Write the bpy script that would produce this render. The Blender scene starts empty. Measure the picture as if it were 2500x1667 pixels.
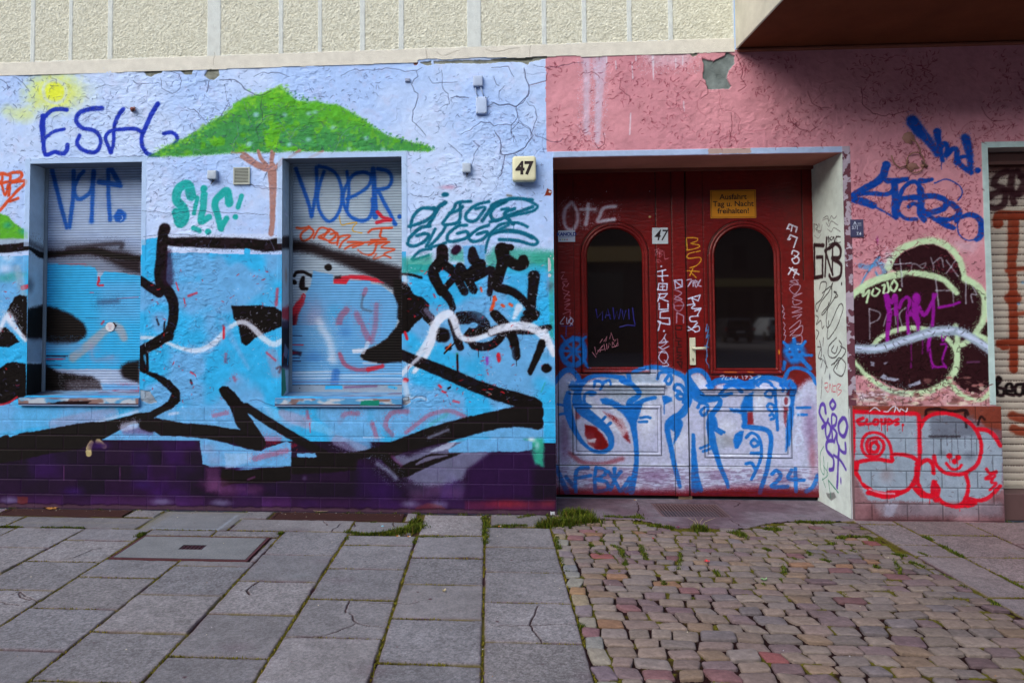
import bpy, math, random
import numpy as np
from mathutils import Matrix, Vector
random.seed(7); RNG = np.random.default_rng(11)
scn = bpy.context.scene
# ------------------------------------------------------------------ camera
F_PX, PX, PY = 1785.0, 1077.67, 700.06          # solved from the vanishing points (2500 px wide photo)
CAM = np.array([0.0, -6.23, 1.68])
ROT = np.array([[0.99792549, 0.06424172, -0.00420831],
                [0.00664844, -0.03781726, 0.99926255],
                [0.0640352, -0.99721756, -0.03816592]])
cd = bpy.data.cameras.new('camera'); cam = bpy.data.objects.new('camera', cd)
scn.collection.objects.link(cam); scn.camera = cam
cd.sensor_width = 36; cd.lens = F_PX / 2500 * 36
cd.shift_x = (1250 - PX) / 2500; cd.shift_y = (PY - 833.5) / 2500
cd.clip_start = 0.05; cd.clip_end = 500
mw = Matrix.Identity(4)
for i in range(3):
    for j in range(3): mw[i][j] = ROT[j][i]
    mw[i][3] = CAM[i]
cam.matrix_world = mw
# ------------------------------------------------------------------ sky, sun, exposure
w = bpy.data.worlds.new('World'); scn.world = w; w.use_nodes = True
nt = w.node_tree; sky = nt.nodes.new('ShaderNodeTexSky'); sky.sky_type = 'NISHITA'; sky.sun_disc = False
SUN_EL, SUN_AZ = math.radians(37), math.radians(216)
sky.sun_elevation = SUN_EL; sky.sun_rotation = SUN_AZ; sky.dust_density = 3.0; sky.air_density = 1.0
bg = nt.nodes['Background']; bg.inputs['Strength'].default_value = 0.13
nt.links.new(sky.outputs[0], bg.inputs[0])
sd = bpy.data.lights.new('sun', 'SUN'); sd.energy = 1.5; sd.angle = math.radians(50); sd.color = (1.0, 0.95, 0.88)
sun = bpy.data.objects.new('sun', sd); scn.collection.objects.link(sun)
dv = Vector((math.sin(SUN_AZ) * math.cos(SUN_EL), math.cos(SUN_AZ) * math.cos(SUN_EL), math.sin(SUN_EL)))
sun.rotation_euler = dv.to_track_quat('Z', 'Y').to_euler(); sun.location = dv * 30
scn.view_settings.view_transform = 'Standard'; scn.view_settings.look = 'None'
scn.view_settings.exposure = 0.92; scn.view_settings.gamma = 1
scn.cycles.max_bounces = 6
KV = (1.34, 1.23, 1.20)      # photo colour -> base colour for upright surfaces, flat ground
KG = (1.32, 1.36, 1.38)
# ------------------------------------------------------------------ helpers
def tag(o, label=None, cat=None, group=None, kind=None):
    if label: o['label'] = label
    if cat: o['category'] = cat
    if group: o['group'] = group
    if kind: o['kind'] = kind
    return o
def empty(name, loc=(0, 0, 0), parent=None):
    o = bpy.data.objects.new(name, None); scn.collection.objects.link(o); o.location = loc
    if parent: o.parent = parent
    o.empty_display_size = .1
    return o
def link(name, me, mat=None, parent=None):
    o = bpy.data.objects.new(name, me); scn.collection.objects.link(o)
    if mat: me.materials.append(mat)
    if parent:
        o.parent = parent
        o.matrix_parent_inverse = Matrix.Translation(-Vector(parent.location)) if parent.type == 'EMPTY' else Matrix.Identity(4)
    return o
def lin(c):
    c = np.asarray(c, float) / 255.0
    return np.where(c <= .04045, c / 12.92, ((c + .055) / 1.055) ** 2.4)
def alb(c, K=None):
    K = KV if K is None else K
    return tuple(np.clip(lin(c) / np.array(K), .003, .9)) + (1.0,)
class MB:
    def __init__(s): s.v = []; s.f = []; s.c = []
    def quadbox(s, x0, x1, y0, y1, z0, z1, col=None, bev=0.0):
        b = min(bev, (x1 - x0) / 3, (y1 - y0) / 3, (z1 - z0) / 3)
        if b <= 0:
            i = len(s.v)
            s.v += [(x, y, z) for x in (x0, x1) for y in (y0, y1) for z in (z0, z1)]
            s.f += [tuple(i + k for k in q) for q in ((0, 1, 3, 2), (4, 6, 7, 5), (0, 4, 5, 1), (2, 3, 7, 6), (0, 2, 6, 4), (1, 5, 7, 3))]
            s.c += [col or (1, 1, 1)] * 8; return
        # chamfered box: 24 vertices
        i = len(s.v); X = (x0, x1); Y = (y0, y1); Z = (z0, z1); idx = {}
        for a in (0, 1):
            for c in (0, 1):
                for d in (0, 1):
                    sx, sy, sz = (1, -1)[a] * b, (1, -1)[c] * b, (1, -1)[d] * b
                    for k, p in enumerate(((X[a], Y[c] + sy, Z[d] + sz), (X[a] + sx, Y[c], Z[d] + sz), (X[a] + sx, Y[c] + sy, Z[d]))):
                        idx[(a, c, d, k)] = len(s.v); s.v.append(p)
        I = idx; F = []
        for a in (0, 1): F.append([I[(a, c, d, 0)] for c, d in ((0, 0), (1, 0), (1, 1), (0, 1))])
        for c in (0, 1): F.append([I[(a, c, d, 1)] for a, d in ((0, 0), (1, 0), (1, 1), (0, 1))])
        for d in (0, 1): F.append([I[(a, c, d, 2)] for a, c in ((0, 0), (1, 0), (1, 1), (0, 1))])
        for a in (0, 1):
            for c in (0, 1): F.append([I[(a, c, 0, 0)], I[(a, c, 0, 1)], I[(a, c, 1, 1)], I[(a, c, 1, 0)]])
            for d in (0, 1): F.append([I[(a, 0, d, 0)], I[(a, 0, d, 2)], I[(a, 1, d, 2)], I[(a, 1, d, 0)]])
        for c in (0, 1):
            for d in (0, 1): F.append([I[(0, c, d, 1)], I[(0, c, d, 2)], I[(1, c, d, 2)], I[(1, c, d, 1)]])
        for a in (0, 1):
            for c in (0, 1):
                for d in (0, 1): F.append([I[(a, c, d, 0)], I[(a, c, d, 1)], I[(a, c, d, 2)]])
        s.f += [tuple(q) for q in F]; s.c += [col or (1, 1, 1)] * 24
    def tube(s, pts, r, n=8, col=None, closed=False):
        pts = [Vector(p) for p in pts]; base = len(s.v); m = len(pts)
        rr = r if isinstance(r, (list, tuple)) else [r] * m
        for k, p in enumerate(pts):
            t = (pts[min(k + 1, m - 1)] - pts[max(k - 1, 0)]).normalized()
            up = Vector((0, 0, 1)) if abs(t.z) < .9 else Vector((1, 0, 0))
            a = t.cross(up).normalized(); b = t.cross(a)
            for q in range(n):
                th = 2 * math.pi * q / n
                s.v.append(tuple(p + a * math.cos(th) * rr[k] + b * math.sin(th) * rr[k])); s.c.append(col or (1, 1, 1))
        for k in range(m - 1):
            for q in range(n):
                s.f.append((base + k * n + q, base + k * n + (q + 1) % n, base + (k + 1) * n + (q + 1) % n, base + (k + 1) * n + q))
        s.f.append(tuple(base + q for q in range(n))[::-1]); s.f.append(tuple(base + (m - 1) * n + q for q in range(n)))
    def poly(s, vs, fs, col=None):
        i = len(s.v); s.v += [tuple(v) for v in vs]; s.f += [tuple(i + k for k in q) for q in fs]
        s.c += (col if isinstance(col, list) else [col or (1, 1, 1)] * len(vs))
    def build(s, name, mat, parent=None, smooth=False, recalc=True):
        me = bpy.data.meshes.new(name); me.from_pydata(s.v, [], s.f)
        at = me.color_attributes.new('paint', 'FLOAT_COLOR', 'POINT')
        arr = np.ones((len(s.v), 4), np.float32); arr[:, :3] = np.array([c[:3] for c in s.c], np.float32)
        at.data.foreach_set('color', arr.ravel())
        if recalc:
            import bmesh
            bm = bmesh.new(); bm.from_mesh(me); bmesh.ops.recalc_face_normals(bm, faces=bm.faces); bm.to_mesh(me); bm.free()
        if smooth: me.polygons.foreach_set('use_smooth', [True] * len(me.polygons))
        me.update()
        return link(name, me, mat, parent)
# ---- value noise
_T = RNG.random((256, 256)).astype(np.float32)
def vn(a, b, sc, seed=0):
    a = a / sc + seed * 37.17; b = b / sc + seed * 91.3
    ia = np.floor(a).astype(np.int32); ib = np.floor(b).astype(np.int32)
    fa = (a - ia).astype(np.float32); fb = (b - ib).astype(np.float32)
    fa = fa * fa * (3 - 2 * fa); fb = fb * fb * (3 - 2 * fb)
    i0 = ia & 255; i1 = (ia + 1) & 255; j0 = ib & 255; j1 = (ib + 1) & 255
    return (_T[i0, j0] * (1 - fa) + _T[i1, j0] * fa) * (1 - fb) + (_T[i0, j1] * (1 - fa) + _T[i1, j1] * fa) * fb
def fbm(a, b, sc, o=3, seed=0):
    r = 0; s = 0; k = 1.
    for i in range(o): r = r + k * vn(a, b, sc, seed + i); s += k; k *= .5; sc *= .5
    return r / s
def sstep(x, a, b):
    t = np.clip((x - a) / (b - a), 0, 1); return t * t * (3 - 2 * t)
# ---- photo tile coordinates -> world
CLOSE = {'zza1': (1560, 540, 2.42), 'zza2': (1900, 530, 2.422), 'zza3': (2000, 900, 2.8)}
def to_px(tile, x, y):
    if tile in CLOSE: q = CLOSE[tile]; return q[0] + x / q[2], q[1] + y / q[2]
    c, r = int(tile[1]), int(tile[3])
    if r == 4: return 600 * (c - 1) + x / 3.357, 1200 + y / 3.357
    return 600 * (c - 1) + x / 3.1357, 400 * (r - 1) + y / 3.1357
def ray(u, v):
    return ROT.T @ np.array([(u - PX) / F_PX, -(v - PY) / F_PX, -1.0])
COL = dict(
 bk=(20,6,10), sky=(182,200,247), pale=(203,214,246), tq=(52,174,234), gb=(104,170,226), dk=(40,14,40), pur=(42,14,58), pur2=(48,20,80),
 lil=(112,62,110), gw=(132,140,170), wh=(222,226,246), red=(205,30,45), org=(214,78,42), ora=(196,96,50), teal=(34,166,164), dteal=(8,96,124),
 blue=(30,52,178), vb=(28,92,190), yel=(228,234,70), gr=(92,172,48), dg=(64,140,84), br=(170,124,118), grn=(48,158,136), pink=(208,136,152),
 pinkd=(150,70,84), rd=(128,8,16), sil=(188,194,228), db=(22,112,204), ber=(14,66,160), lbl=(70,150,214), gy=(120,124,132), pg=(196,222,180),
 brn=(46,18,24), mag=(146,24,150), vio=(98,62,176), gn=(30,130,90), pk=(196,118,132), ltr=(206,40,60), rr=(214,16,40), yw=(214,160,40),
 tan=(190,170,120), gry=(150,165,185), dgry=(84,84,100), cem=(128,128,124), cr=(214,208,196), sil2=(150,166,202), rust=(130,50,30), lav=(150,150,190), slb=(128,134,142))
class Canvas:
    """paint + relief of one flat surface: P = O + a*A + b*B + h*N, painted in metres."""
    def __init__(s, O, A, B, N, wa, wb, da=.005, db=None, K=None):
        s.O, s.A, s.B, s.N = [np.array(q, float) for q in (O, A, B, N)]
        db = db or da
        s.na = int(round(wa / da)) + 1; s.nb = int(round(wb / db)) + 1; s.da = wa / (s.na - 1); s.db = wb / (s.nb - 1)
        s.a = (np.arange(s.na) * s.da).astype(np.float32); s.b = (np.arange(s.nb) * s.db).astype(np.float32)
        s.AA, s.BB = np.meshgrid(s.a, s.b)
        s.C = np.ones((s.nb, s.na, 3), np.float32); s.H = np.zeros((s.nb, s.na), np.float32); s.G = np.zeros((s.nb, s.na), np.float32)
        s.jit = (fbm(s.AA, s.BB, .03, 3, 5) - .5); s.grain = RNG.random((s.nb, s.na)).astype(np.float32)
        s.K = KV if K is None else K; s.mist = .26
        c = s.O + s.A * wa / 2 + s.B * wb / 2
        s.sc = np.linalg.norm(c - CAM) / F_PX
    def inv(s, tile, x, y):
        u, v = to_px(tile, x, y); r = ray(u, v); t = ((s.O - CAM) @ s.N) / (r @ s.N); p = CAM + r * t - s.O
        return p @ s.A, p @ s.B
    def wid(s, tile, wz): return wz / CLOSE[tile][2] * s.sc if tile in CLOSE else wz / (3.357 if tile[3] == '4' else 3.1357) * s.sc
    def win(s, x0, x1, y0, y1):
        i0 = max(0, int(x0 / s.da)); i1 = min(s.na, int(x1 / s.da) + 2); j0 = max(0, int(y0 / s.db)); j1 = min(s.nb, int(y1 / s.db) + 2)
        return (slice(j0, j1), slice(i0, i1)) if i1 > i0 and j1 > j0 else None
    def put(s, sl, al, col, op=1.):
        al = (al * op)[..., None]; s.C[sl] = s.C[sl] * (1 - al) + np.array(col, np.float32) / 255. * al
    def dist(s, P, W, pad, sm=True):
        P = np.array(P, float)
        if len(P) == 1: P = np.vstack([P, P + 1e-4])
        W = np.interp(np.linspace(0, 1, len(P)), np.linspace(0, 1, len(W)), W) if len(W) > 1 else np.full(len(P), W[0])
        if sm and len(P) > 2:
            Q = []; w2 = []; E = np.vstack([2 * P[0] - P[1], P, 2 * P[-1] - P[-2]])
            for i in range(len(P) - 1):
                p0, p1, p2, p3 = E[i:i + 4]
                for t in np.linspace(0, 1, 6)[:-1]:
                    Q.append(.5 * ((2 * p1) + (-p0 + p2) * t + (2 * p0 - 5 * p1 + 4 * p2 - p3) * t * t + (-p0 + 3 * p1 - 3 * p2 + p3) * t ** 3)); w2.append(W[i] * (1 - t) + W[i + 1] * t)
            Q.append(P[-1]); w2.append(W[-1]); P = np.array(Q); W = np.array(w2)
        m = W.max() / 2 + pad
        sl = s.win(P[:, 0].min() - m, P[:, 0].max() + m, P[:, 1].min() - m, P[:, 1].max() + m)
        if sl is None: return None, None
        D = np.full(s.AA[sl].shape, 9., np.float32); oj, oi = sl[0].start, sl[1].start
        for k in range(len(P) - 1):
            a, b = P[k], P[k + 1]; q = s.win(min(a[0], b[0]) - m, max(a[0], b[0]) + m, min(a[1], b[1]) - m, max(a[1], b[1]) + m)
            if q is None: continue
            X = s.AA[q] - a[0]; Y = s.BB[q] - a[1]; d = b - a; L = d @ d + 1e-12
            t = np.clip((X * d[0] + Y * d[1]) / L, 0, 1)
            dd = np.hypot(X - t * d[0], Y - t * d[1]) - (W[k] * (1 - t) + W[k + 1] * t) / 2
            ql = (slice(q[0].start - oj, q[0].stop - oj), slice(q[1].start - oi, q[1].stop - oi))
            D[ql] = np.minimum(D[ql], dd)
        return sl, D
    def stroke(s, P, W, soft, col, op=1., sm=True, speck=.0):
        so = max(soft, s.da * .5)
        sl, D = s.dist(P, W, so * 2 + .008, sm)
        if sl is None: return
        D = D + s.jit[sl] * min(.008, max(W) * .25) + (s.grain[sl] - .5) * so * 1.0
        fade = .90 + .10 * sstep(s.jit[sl] * 2 + .5, .25, .6) if max(W) > .012 else 1.
        s.put(sl, (1 - sstep(D, -so, so)) * fade, col, op)
        if max(W) > .014 and so < .02:      # thin mist of overspray round the line
            s.put(sl, (1 - sstep(D, -so, so * 1.5 + .007)) * (s.grain[sl] * .6 + .4), col, op * s.mist)
        if speck:
            sp = (s.grain[sl] > .93) & (D < so * 4); s.put(sl, sp.astype(np.float32), col, .5)
    def fill(s, P, soft, col, op=1.):
        P = np.array(P, float); m = soft + .02
        sl = s.win(P[:, 0].min() - m, P[:, 0].max() + m, P[:, 1].min() - m, P[:, 1].max() + m)
        if sl is None: return
        X, Y = s.AA[sl], s.BB[sl]; ins = np.zeros(X.shape, bool); D = np.full(X.shape, 9., np.float32); n = len(P)
        for k in range(n):
            a, b = P[k], P[(k + 1) % n]
            c = ((a[1] > Y) != (b[1] > Y)) & (X < (b[0] - a[0]) * (Y - a[1]) / (b[1] - a[1] + 1e-12) + a[0]); ins ^= c
            d = b - a; L = d @ d + 1e-12; t = np.clip(((X - a[0]) * d[0] + (Y - a[1]) * d[1]) / L, 0, 1)
            D = np.minimum(D, np.hypot(X - a[0] - t * d[0], Y - a[1] - t * d[1]))
        D = np.where(ins, -D, D) + s.jit[sl] * .012 + (s.grain[sl] - .5) * soft
        so = max(soft, s.da * .5); s.put(sl, 1 - sstep(D, -so, so), col, op)
    def blob(s, c, rx, ry, col, op=1., hard=0.):
        sl = s.win(c[0] - rx * 1.3, c[0] + rx * 1.3, c[1] - ry * 1.3, c[1] + ry * 1.3)
        if sl is None: return
        d = np.hypot((s.AA[sl] - c[0]) / rx, (s.BB[sl] - c[1]) / ry) + s.jit[sl] * .35
        s.put(sl, 1 - sstep(d, hard, 1.15), col, op)
    def run(s, text):
        tile = 'c1r1'
        for ln in text.strip().split('\n'):
            ln = ln.split('#')[0].strip()
            if not ln: continue
            if ln[0] == '@': tile = ln[1:5]; continue
            hd, pt = ln.split(':'); hd = hd.split(); k = hd[0]; cn, _, op = hd[1].partition('*'); op = float(op) if op else 1.
            col = COL[cn]
            P = [s.inv(tile, *map(float, q.split(','))) for q in pt.split()]
            if k in 'sl':
                W = [s.wid(tile, float(q)) for q in hd[2].split('/')]; so = s.wid(tile, float(hd[3])) if len(hd) > 3 else s.wid(tile, 5)
                s.stroke(P, W, so, col, op, sm=(k == 's'), speck=(so > .006))
            elif k == 'f':
                s.fill(P, s.wid(tile, float(hd[2]) if len(hd) > 2 else 4), col, op)
            elif k == 'b':
                for p in P: s.blob(p, s.wid(tile, float(hd[2])), s.wid(tile, float(hd[3])), col, op, float(hd[4]) if len(hd) > 4 else 0.)
    def marks(s, n, box, L, W, depth, col, op, seed, mask=None, curl=1.2, cl=None, horiz=.5):
        """many short curved chips and cracks: relief and exposed dirt"""
        R = np.random.default_rng(seed); x0, x1, y0, y1 = box
        k = 0; tries = 0
        while k < n and tries < n * 6:
            tries += 1
            x, y = R.uniform(x0, x1), R.uniform(y0, y1)
            if cl is not None and vn(np.array([x]), np.array([y]), cl, seed)[0] < R.uniform(.25, .75): continue
            if mask is not None and not mask(x, y): continue
            k += 1
            th = R.normal(0, horiz) + (math.pi if R.random() < .5 else 0); l = R.uniform(*L); P = [(x, y)]; dth = R.normal(0, curl)
            m = 5
            for q in range(m):
                th += dth / m + R.normal(0, .25); x += math.cos(th) * l / m; y += math.sin(th) * l / m; P.append((x, y))
            w_ = R.uniform(*W)
            sl, D = s.dist(P, [w_ * .3, w_, w_ * .3], .012, False)
            if sl is None: continue
            al = 1 - sstep(D, -.001, .003)
            s.H[sl] -= al * depth * R.uniform(.5, 1.3); s.H[sl] += (sstep(D, -.001, .003) * (1 - sstep(D, .003, .010))) * depth * .35
            if col is not None: s.put(sl, al, col, op * R.uniform(.5, 1))
    def crack(s, P, w_, depth, col, op=.72, sm=False):
        P = np.array(P, float); Q = [P[0]]
        for a, b in zip(P[:-1], P[1:]):
            n = max(1, int(np.hypot(*(b - a)) / .03))
            for t in range(1, n + 1): Q.append(a + (b - a) * t / n + (RNG.normal(0, .005, 2) if t < n else 0))
        sl, D = s.dist(Q, [w_ * .5, w_, w_ * .6], .03, False)
        if sl is None: return
        al = 1 - sstep(D, -.001, .003); s.H[sl] -= al * depth
        lift = (1 - sstep(D, .0, .028)) * (1 - al); s.H[sl] += lift * depth * .5
        s.put(sl, al, col, op)
    def build(s, name, mat, parent=None, mask=None, smooth=True):
        """mask: function of (A,B) grids of face centres -> bool"""
        P = s.O + s.AA[..., None] * s.A + s.BB[..., None] * s.B + s.H[..., None] * s.N
        ca = (s.AA[:-1, :-1] + s.da / 2); cb = (s.BB[:-1, :-1] + s.db / 2)
        m = np.ones(ca.shape, bool) if mask is None else mask(ca, cb)
        idx = np.arange(s.na * s.nb).reshape(s.nb, s.na)
        q = np.stack([idx[:-1, :-1][m], idx[:-1, 1:][m], idx[1:, 1:][m], idx[1:, :-1][m]], 1)
        if np.cross(s.A, s.B) @ s.N < 0: q = q[:, ::-1]
        used = np.unique(q); re = np.zeros(s.na * s.nb, np.int32); re[used] = np.arange(len(used)); q = re[q]
        V = P.reshape(-1, 3)[used].astype(np.float32)
        C = np.clip(s.C.reshape(-1, 3)[used], 0, 1)
        Cl = np.where(C <= .04045, C / 12.92, ((C + .055) / 1.055) ** 2.4) / np.array(s.K, np.float32)
        me = bpy.data.meshes.new(name); me.vertices.add(len(V)); me.vertices.foreach_set('co', V.ravel())
        me.loops.add(q.size); me.loops.foreach_set('vertex_index', q.ravel().astype(np.int32))
        me.polygons.add(len(q)); me.polygons.foreach_set('loop_start', np.arange(0, q.size, 4, dtype=np.int32))
        me.update(calc_edges=True)
        if smooth: me.polygons.foreach_set('use_smooth', np.ones(len(q), bool))
        at = me.color_attributes.new('paint', 'FLOAT_COLOR', 'POINT')
        arr = np.ones((len(V), 4), np.float32); arr[:, :3] = np.clip(Cl, .004, .88); at.data.foreach_set('color', arr.ravel())
        me.validate(); me.update()
        return link(name, me, mat, parent)
# ------------------------------------------------------------------ materials
def mat_new(name):
    m = bpy.data.materials.new(name); m.use_nodes = True; nt = m.node_tree; b = nt.nodes['Principled BSDF']; return m, nt, b
def N(nt, t, **k):
    n = nt.nodes.new(t)
    for a, v in k.items():
        if a.startswith('i_'): n.inputs[a[2:].replace('_', ' ')].default_value = v
        else: setattr(n, a, v)
    return n
def paint_mat(name, rough=.75, spec=.3, bump=.3, bscale=160, tint=.10, fine=None, tscale=14, bdist=.004, metal=0., coat=0.):
    """reads the painted colour of the mesh, breaks it up with procedural grain, dirt and bump"""
    m, nt, b = mat_new(name); L = nt.links.new
    at = N(nt, 'ShaderNodeVertexColor', layer_name='paint')
    tc = N(nt, 'ShaderNodeTexCoord')
    n1 = N(nt, 'ShaderNodeTexNoise', i_Scale=tscale, i_Detail=6., i_Roughness=.6); L(tc.outputs['Object'], n1.inputs['Vector'])
    n2 = N(nt, 'ShaderNodeTexNoise', i_Scale=bscale, i_Detail=4., i_Roughness=.65); L(tc.outputs['Object'], n2.inputs['Vector'])
    mr = N(nt, 'ShaderNodeMapRange'); L(n1.outputs[0], mr.inputs[0]); mr.inputs[1].default_value = .3; mr.inputs[2].default_value = .7
    mr.inputs[3].default_value = 1 - tint; mr.inputs[4].default_value = 1 + tint
    mr2 = N(nt, 'ShaderNodeMapRange'); L(n2.outputs[0], mr2.inputs[0]); mr2.inputs[1].default_value = .25; mr2.inputs[2].default_value = .75
    fine = tint * .8 if fine is None else fine; mr2.inputs[3].default_value = 1 - fine; mr2.inputs[4].default_value = 1 + fine
    mu = N(nt, 'ShaderNodeMath', operation='MULTIPLY'); L(mr.outputs[0], mu.inputs[0]); L(mr2.outputs[0], mu.inputs[1])
    vm = N(nt, 'ShaderNodeVectorMath', operation='SCALE'); L(at.outputs[0], vm.inputs[0]); L(mu.outputs[0], vm.inputs['Scale'])
    L(vm.outputs[0], b.inputs['Base Color'])
    b.inputs['Roughness'].default_value = rough; b.inputs['Specular IOR Level'].default_value = spec; b.inputs['Metallic'].default_value = metal
    b.inputs['Coat Weight'].default_value = coat
    bp = N(nt, 'ShaderNodeBump'); bp.inputs['Strength'].default_value = bump; bp.inputs['Distance'].default_value = bdist
    L(n2.outputs[0], bp.inputs['Height']); L(bp.outputs[0], b.inputs['Normal'])
    return m
def plain(name, col, rough=.6, metal=0., spec=.4, tint=.12, scale=20, bump=.15, K=None, bscale=None):
    m, nt, b = mat_new(name); L = nt.links.new
    tc = N(nt, 'ShaderNodeTexCoord'); n1 = N(nt, 'ShaderNodeTexNoise', i_Scale=scale, i_Detail=6., i_Roughness=.6); L(tc.outputs['Object'], n1.inputs['Vector'])
    cr = N(nt, 'ShaderNodeValToRGB'); L(n1.outputs[0], cr.inputs[0]); c = np.array(alb(col, K)[:3])
    cr.color_ramp.elements[0].position = .3; cr.color_ramp.elements[1].position = .7
    cr.color_ramp.elements[0].color = tuple(c * (1 - tint)) + (1,); cr.color_ramp.elements[1].color = tuple(np.minimum(c * (1 + tint), .9)) + (1,)
    L(cr.outputs[0], b.inputs['Base Color']); b.inputs['Roughness'].default_value = rough; b.inputs['Metallic'].default_value = metal
    b.inputs['Specular IOR Level'].default_value = spec
    n2 = N(nt, 'ShaderNodeTexNoise', i_Scale=bscale or scale * 8, i_Detail=4.); L(tc.outputs['Object'], n2.inputs['Vector'])
    bp = N(nt, 'ShaderNodeBump'); bp.inputs['Strength'].default_value = bump; bp.inputs['Distance'].default_value = .004
    L(n2.outputs[0], bp.inputs['Height']); L(bp.outputs[0], b.inputs['Normal'])
    return m
M_plaster = paint_mat('painted_plaster', rough=.85, spec=.07, bump=.35, bscale=150, tint=.07)
M_stucco = paint_mat('roughcast_stucco', rough=.9, spec=.1, bump=.8, bscale=150, tint=.09, bdist=.006)
M_tile = paint_mat('glazed_tile', rough=.55, spec=.12, bump=.18, bscale=90, tint=.16)
M_metal = paint_mat('shutter_metal', rough=.6, spec=.08, bump=.06, bscale=200, tint=.07)
M_door = paint_mat('door_lacquer', rough=.36, spec=.3, bump=.16, bscale=110, tint=.10)
M_reveal = paint_mat('reveal_paint', rough=.7, spec=.3, bump=.25, bscale=110, tint=.08)
M_ground = paint_mat('granite_slab', rough=.88, spec=.15, bump=.6, bscale=230, tint=.10, fine=.42, tscale=7)
M_vcol = paint_mat('painted_part', rough=.6, spec=.35, bump=.1, bscale=120, tint=.06)
M_render = paint_mat('smooth_render', rough=.85, spec=.12, bump=.3, bscale=40, tint=.16, tscale=3.2, fine=.05)
M_stone = paint_mat('cobble_stone', rough=.75, spec=.2, bump=.8, bscale=60, tint=.16, fine=.22, tscale=26)
M_grass = paint_mat('grass_blade', rough=.8, spec=.1, bump=0., tint=.25, tscale=30)
M_iron = plain('cast_iron', (70, 44, 50), rough=.6, metal=.6, K=KG)
# ================================================================== the street wall (main canvas)
X0W = -5.2
W = Canvas((X0W, 0, 0), (1, 0, 0), (0, 0, 1), (0, -1, 0), 10.4, 3.9)
XX = W.AA + X0W; ZZ = W.BB
n1 = fbm(XX, ZZ, .5, 4, 1)[..., None]; n2 = fbm(XX, ZZ, .06, 3, 2)[..., None]
def mixc(a, b, t): return np.array(COL[a] if isinstance(a, str) else a, np.float32) / 255 * (1 - t) + np.array(COL[b] if isinstance(b, str) else b, np.float32) / 255 * t
blue_area = (XX < np.where(ZZ < 3.062, .57, .502) + .012 * (n2[..., 0] - .5))
BOX1 = (-4.072, -3.047, .985, 3.04); BOX2 = (-1.783, -.739, .985, 3.045); BOXD = (.556, 2.94, 0, 3.012); BOXR = (4.095, 5.3, .22, 3.03)
c_sky = mixc((174, 200, 250), (196, 214, 252), sstep(n1, .3, .7)); c_sky = c_sky * (1 - .35 * sstep(2.9 - ZZ, 0, .9)[..., None]) + mixc('pale', 'pale', 0) * .35 * sstep(2.9 - ZZ, 0, .9)[..., None]
c_sky = c_sky * (1 - (sstep(n2, .58, .75) * .10)) + np.array((.85, .72, .82)) * (sstep(n2, .58, .75) * .10)
c_tq = mixc('tq', 'gb', sstep(fbm(XX, ZZ, .35, 3, 8)[..., None], .42, .6)); c_tq = c_tq * (.94 + .12 * n2)
c_pink = mixc((210, 144, 156), (200, 134, 148), sstep(n1, .3, .7)) * (.95 + .1 * n2)
W.C[:] = np.where(blue_area[..., None], c_sky, c_pink)
lowpink = (XX > 2.9)[..., None] * sstep(1.15 - ZZ, 0, .3)[..., None]
W.C[:] = W.C * (1 - lowpink * .5) + mixc((176, 130, 130), (216, 196, 190), sstep(n2, .45, .6)) * lowpink * .5
mural = blue_area & (ZZ < 2.22 + .05 * (n1[..., 0] - .5)) & (XX < -.7)
mural |= blue_area & (ZZ < 2.08 + .06 * n1[..., 0]) & (XX >= -.75)
W.C[:] = np.where(mural[..., None], c_tq, W.C)
W.H += (fbm(XX, ZZ, .14, 3, 3) - .5) * .009 + (fbm(XX, ZZ, .03, 3, 4) - .5) * .0036
# trowelled plaster skin: shallow ragged plates
patchy = .15 + .85 * sstep(fbm(XX, ZZ, .55, 3, 17), .42, .60)
pl = fbm(XX, ZZ * 1.6, .09, 4, 6); W.H += sstep(pl, .488, .512) * .0030 * (XX < .5) * patchy + sstep(fbm(XX, ZZ * 2.2, .045, 4, 16), .49, .52) * .0018 * (XX < .5) * patchy
pk = ((XX > .5) * 1.)
pl2 = fbm(XX * 1.1, ZZ * 1.2, .045, 4, 9); W.H += pk * sstep(pl2, .50, .53) * .0026 * patchy
# tiled base, seven courses
tile = (ZZ < .897) & (XX < .556)
k = np.floor((.897 - ZZ) / .128); off = np.where(k % 2 == 0, .0, .1265); fz = ((.897 - ZZ) / .128) % 1; fx = ((XX + 6 + off) / .253) % 1
dz = np.minimum(fz, 1 - fz) * .128; dx = np.minimum(fx, 1 - fx) * .253; dj = np.minimum(dz, dx)
tid = (k * 57 + np.floor((XX + 6 + off) / .253)).astype(int)
trand = np.random.default_rng(5).random(5000)[tid % 5000]
W.H = np.where(tile, (fbm(XX, ZZ, .3, 2, 3) - .5) * .003 + sstep(dj, .001, .006) * .004 + (trand - .5) * .0018 * sstep(dj, .001, .008), W.H)
c_pur = mixc((32, 8, 40), (46, 16, 70), sstep(fbm(XX, ZZ, .3, 3, 12)[..., None], .48, .78))
c_pur = c_pur * (1 - .5 * sstep(.16 - ZZ, 0, .1)[..., None]) + mixc((60, 28, 84), (112, 66, 120), n1) * .5 * sstep(.16 - ZZ, 0, .1)[..., None]
c_pur = c_pur * (.8 + .4 * trand[..., None])
upper_t = (ZZ > .60)
W.C[:] = np.where((tile & ~upper_t)[..., None], c_pur, W.C)
W.C[:] = np.where((tile & upper_t)[..., None], c_tq, W.C)
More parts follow.
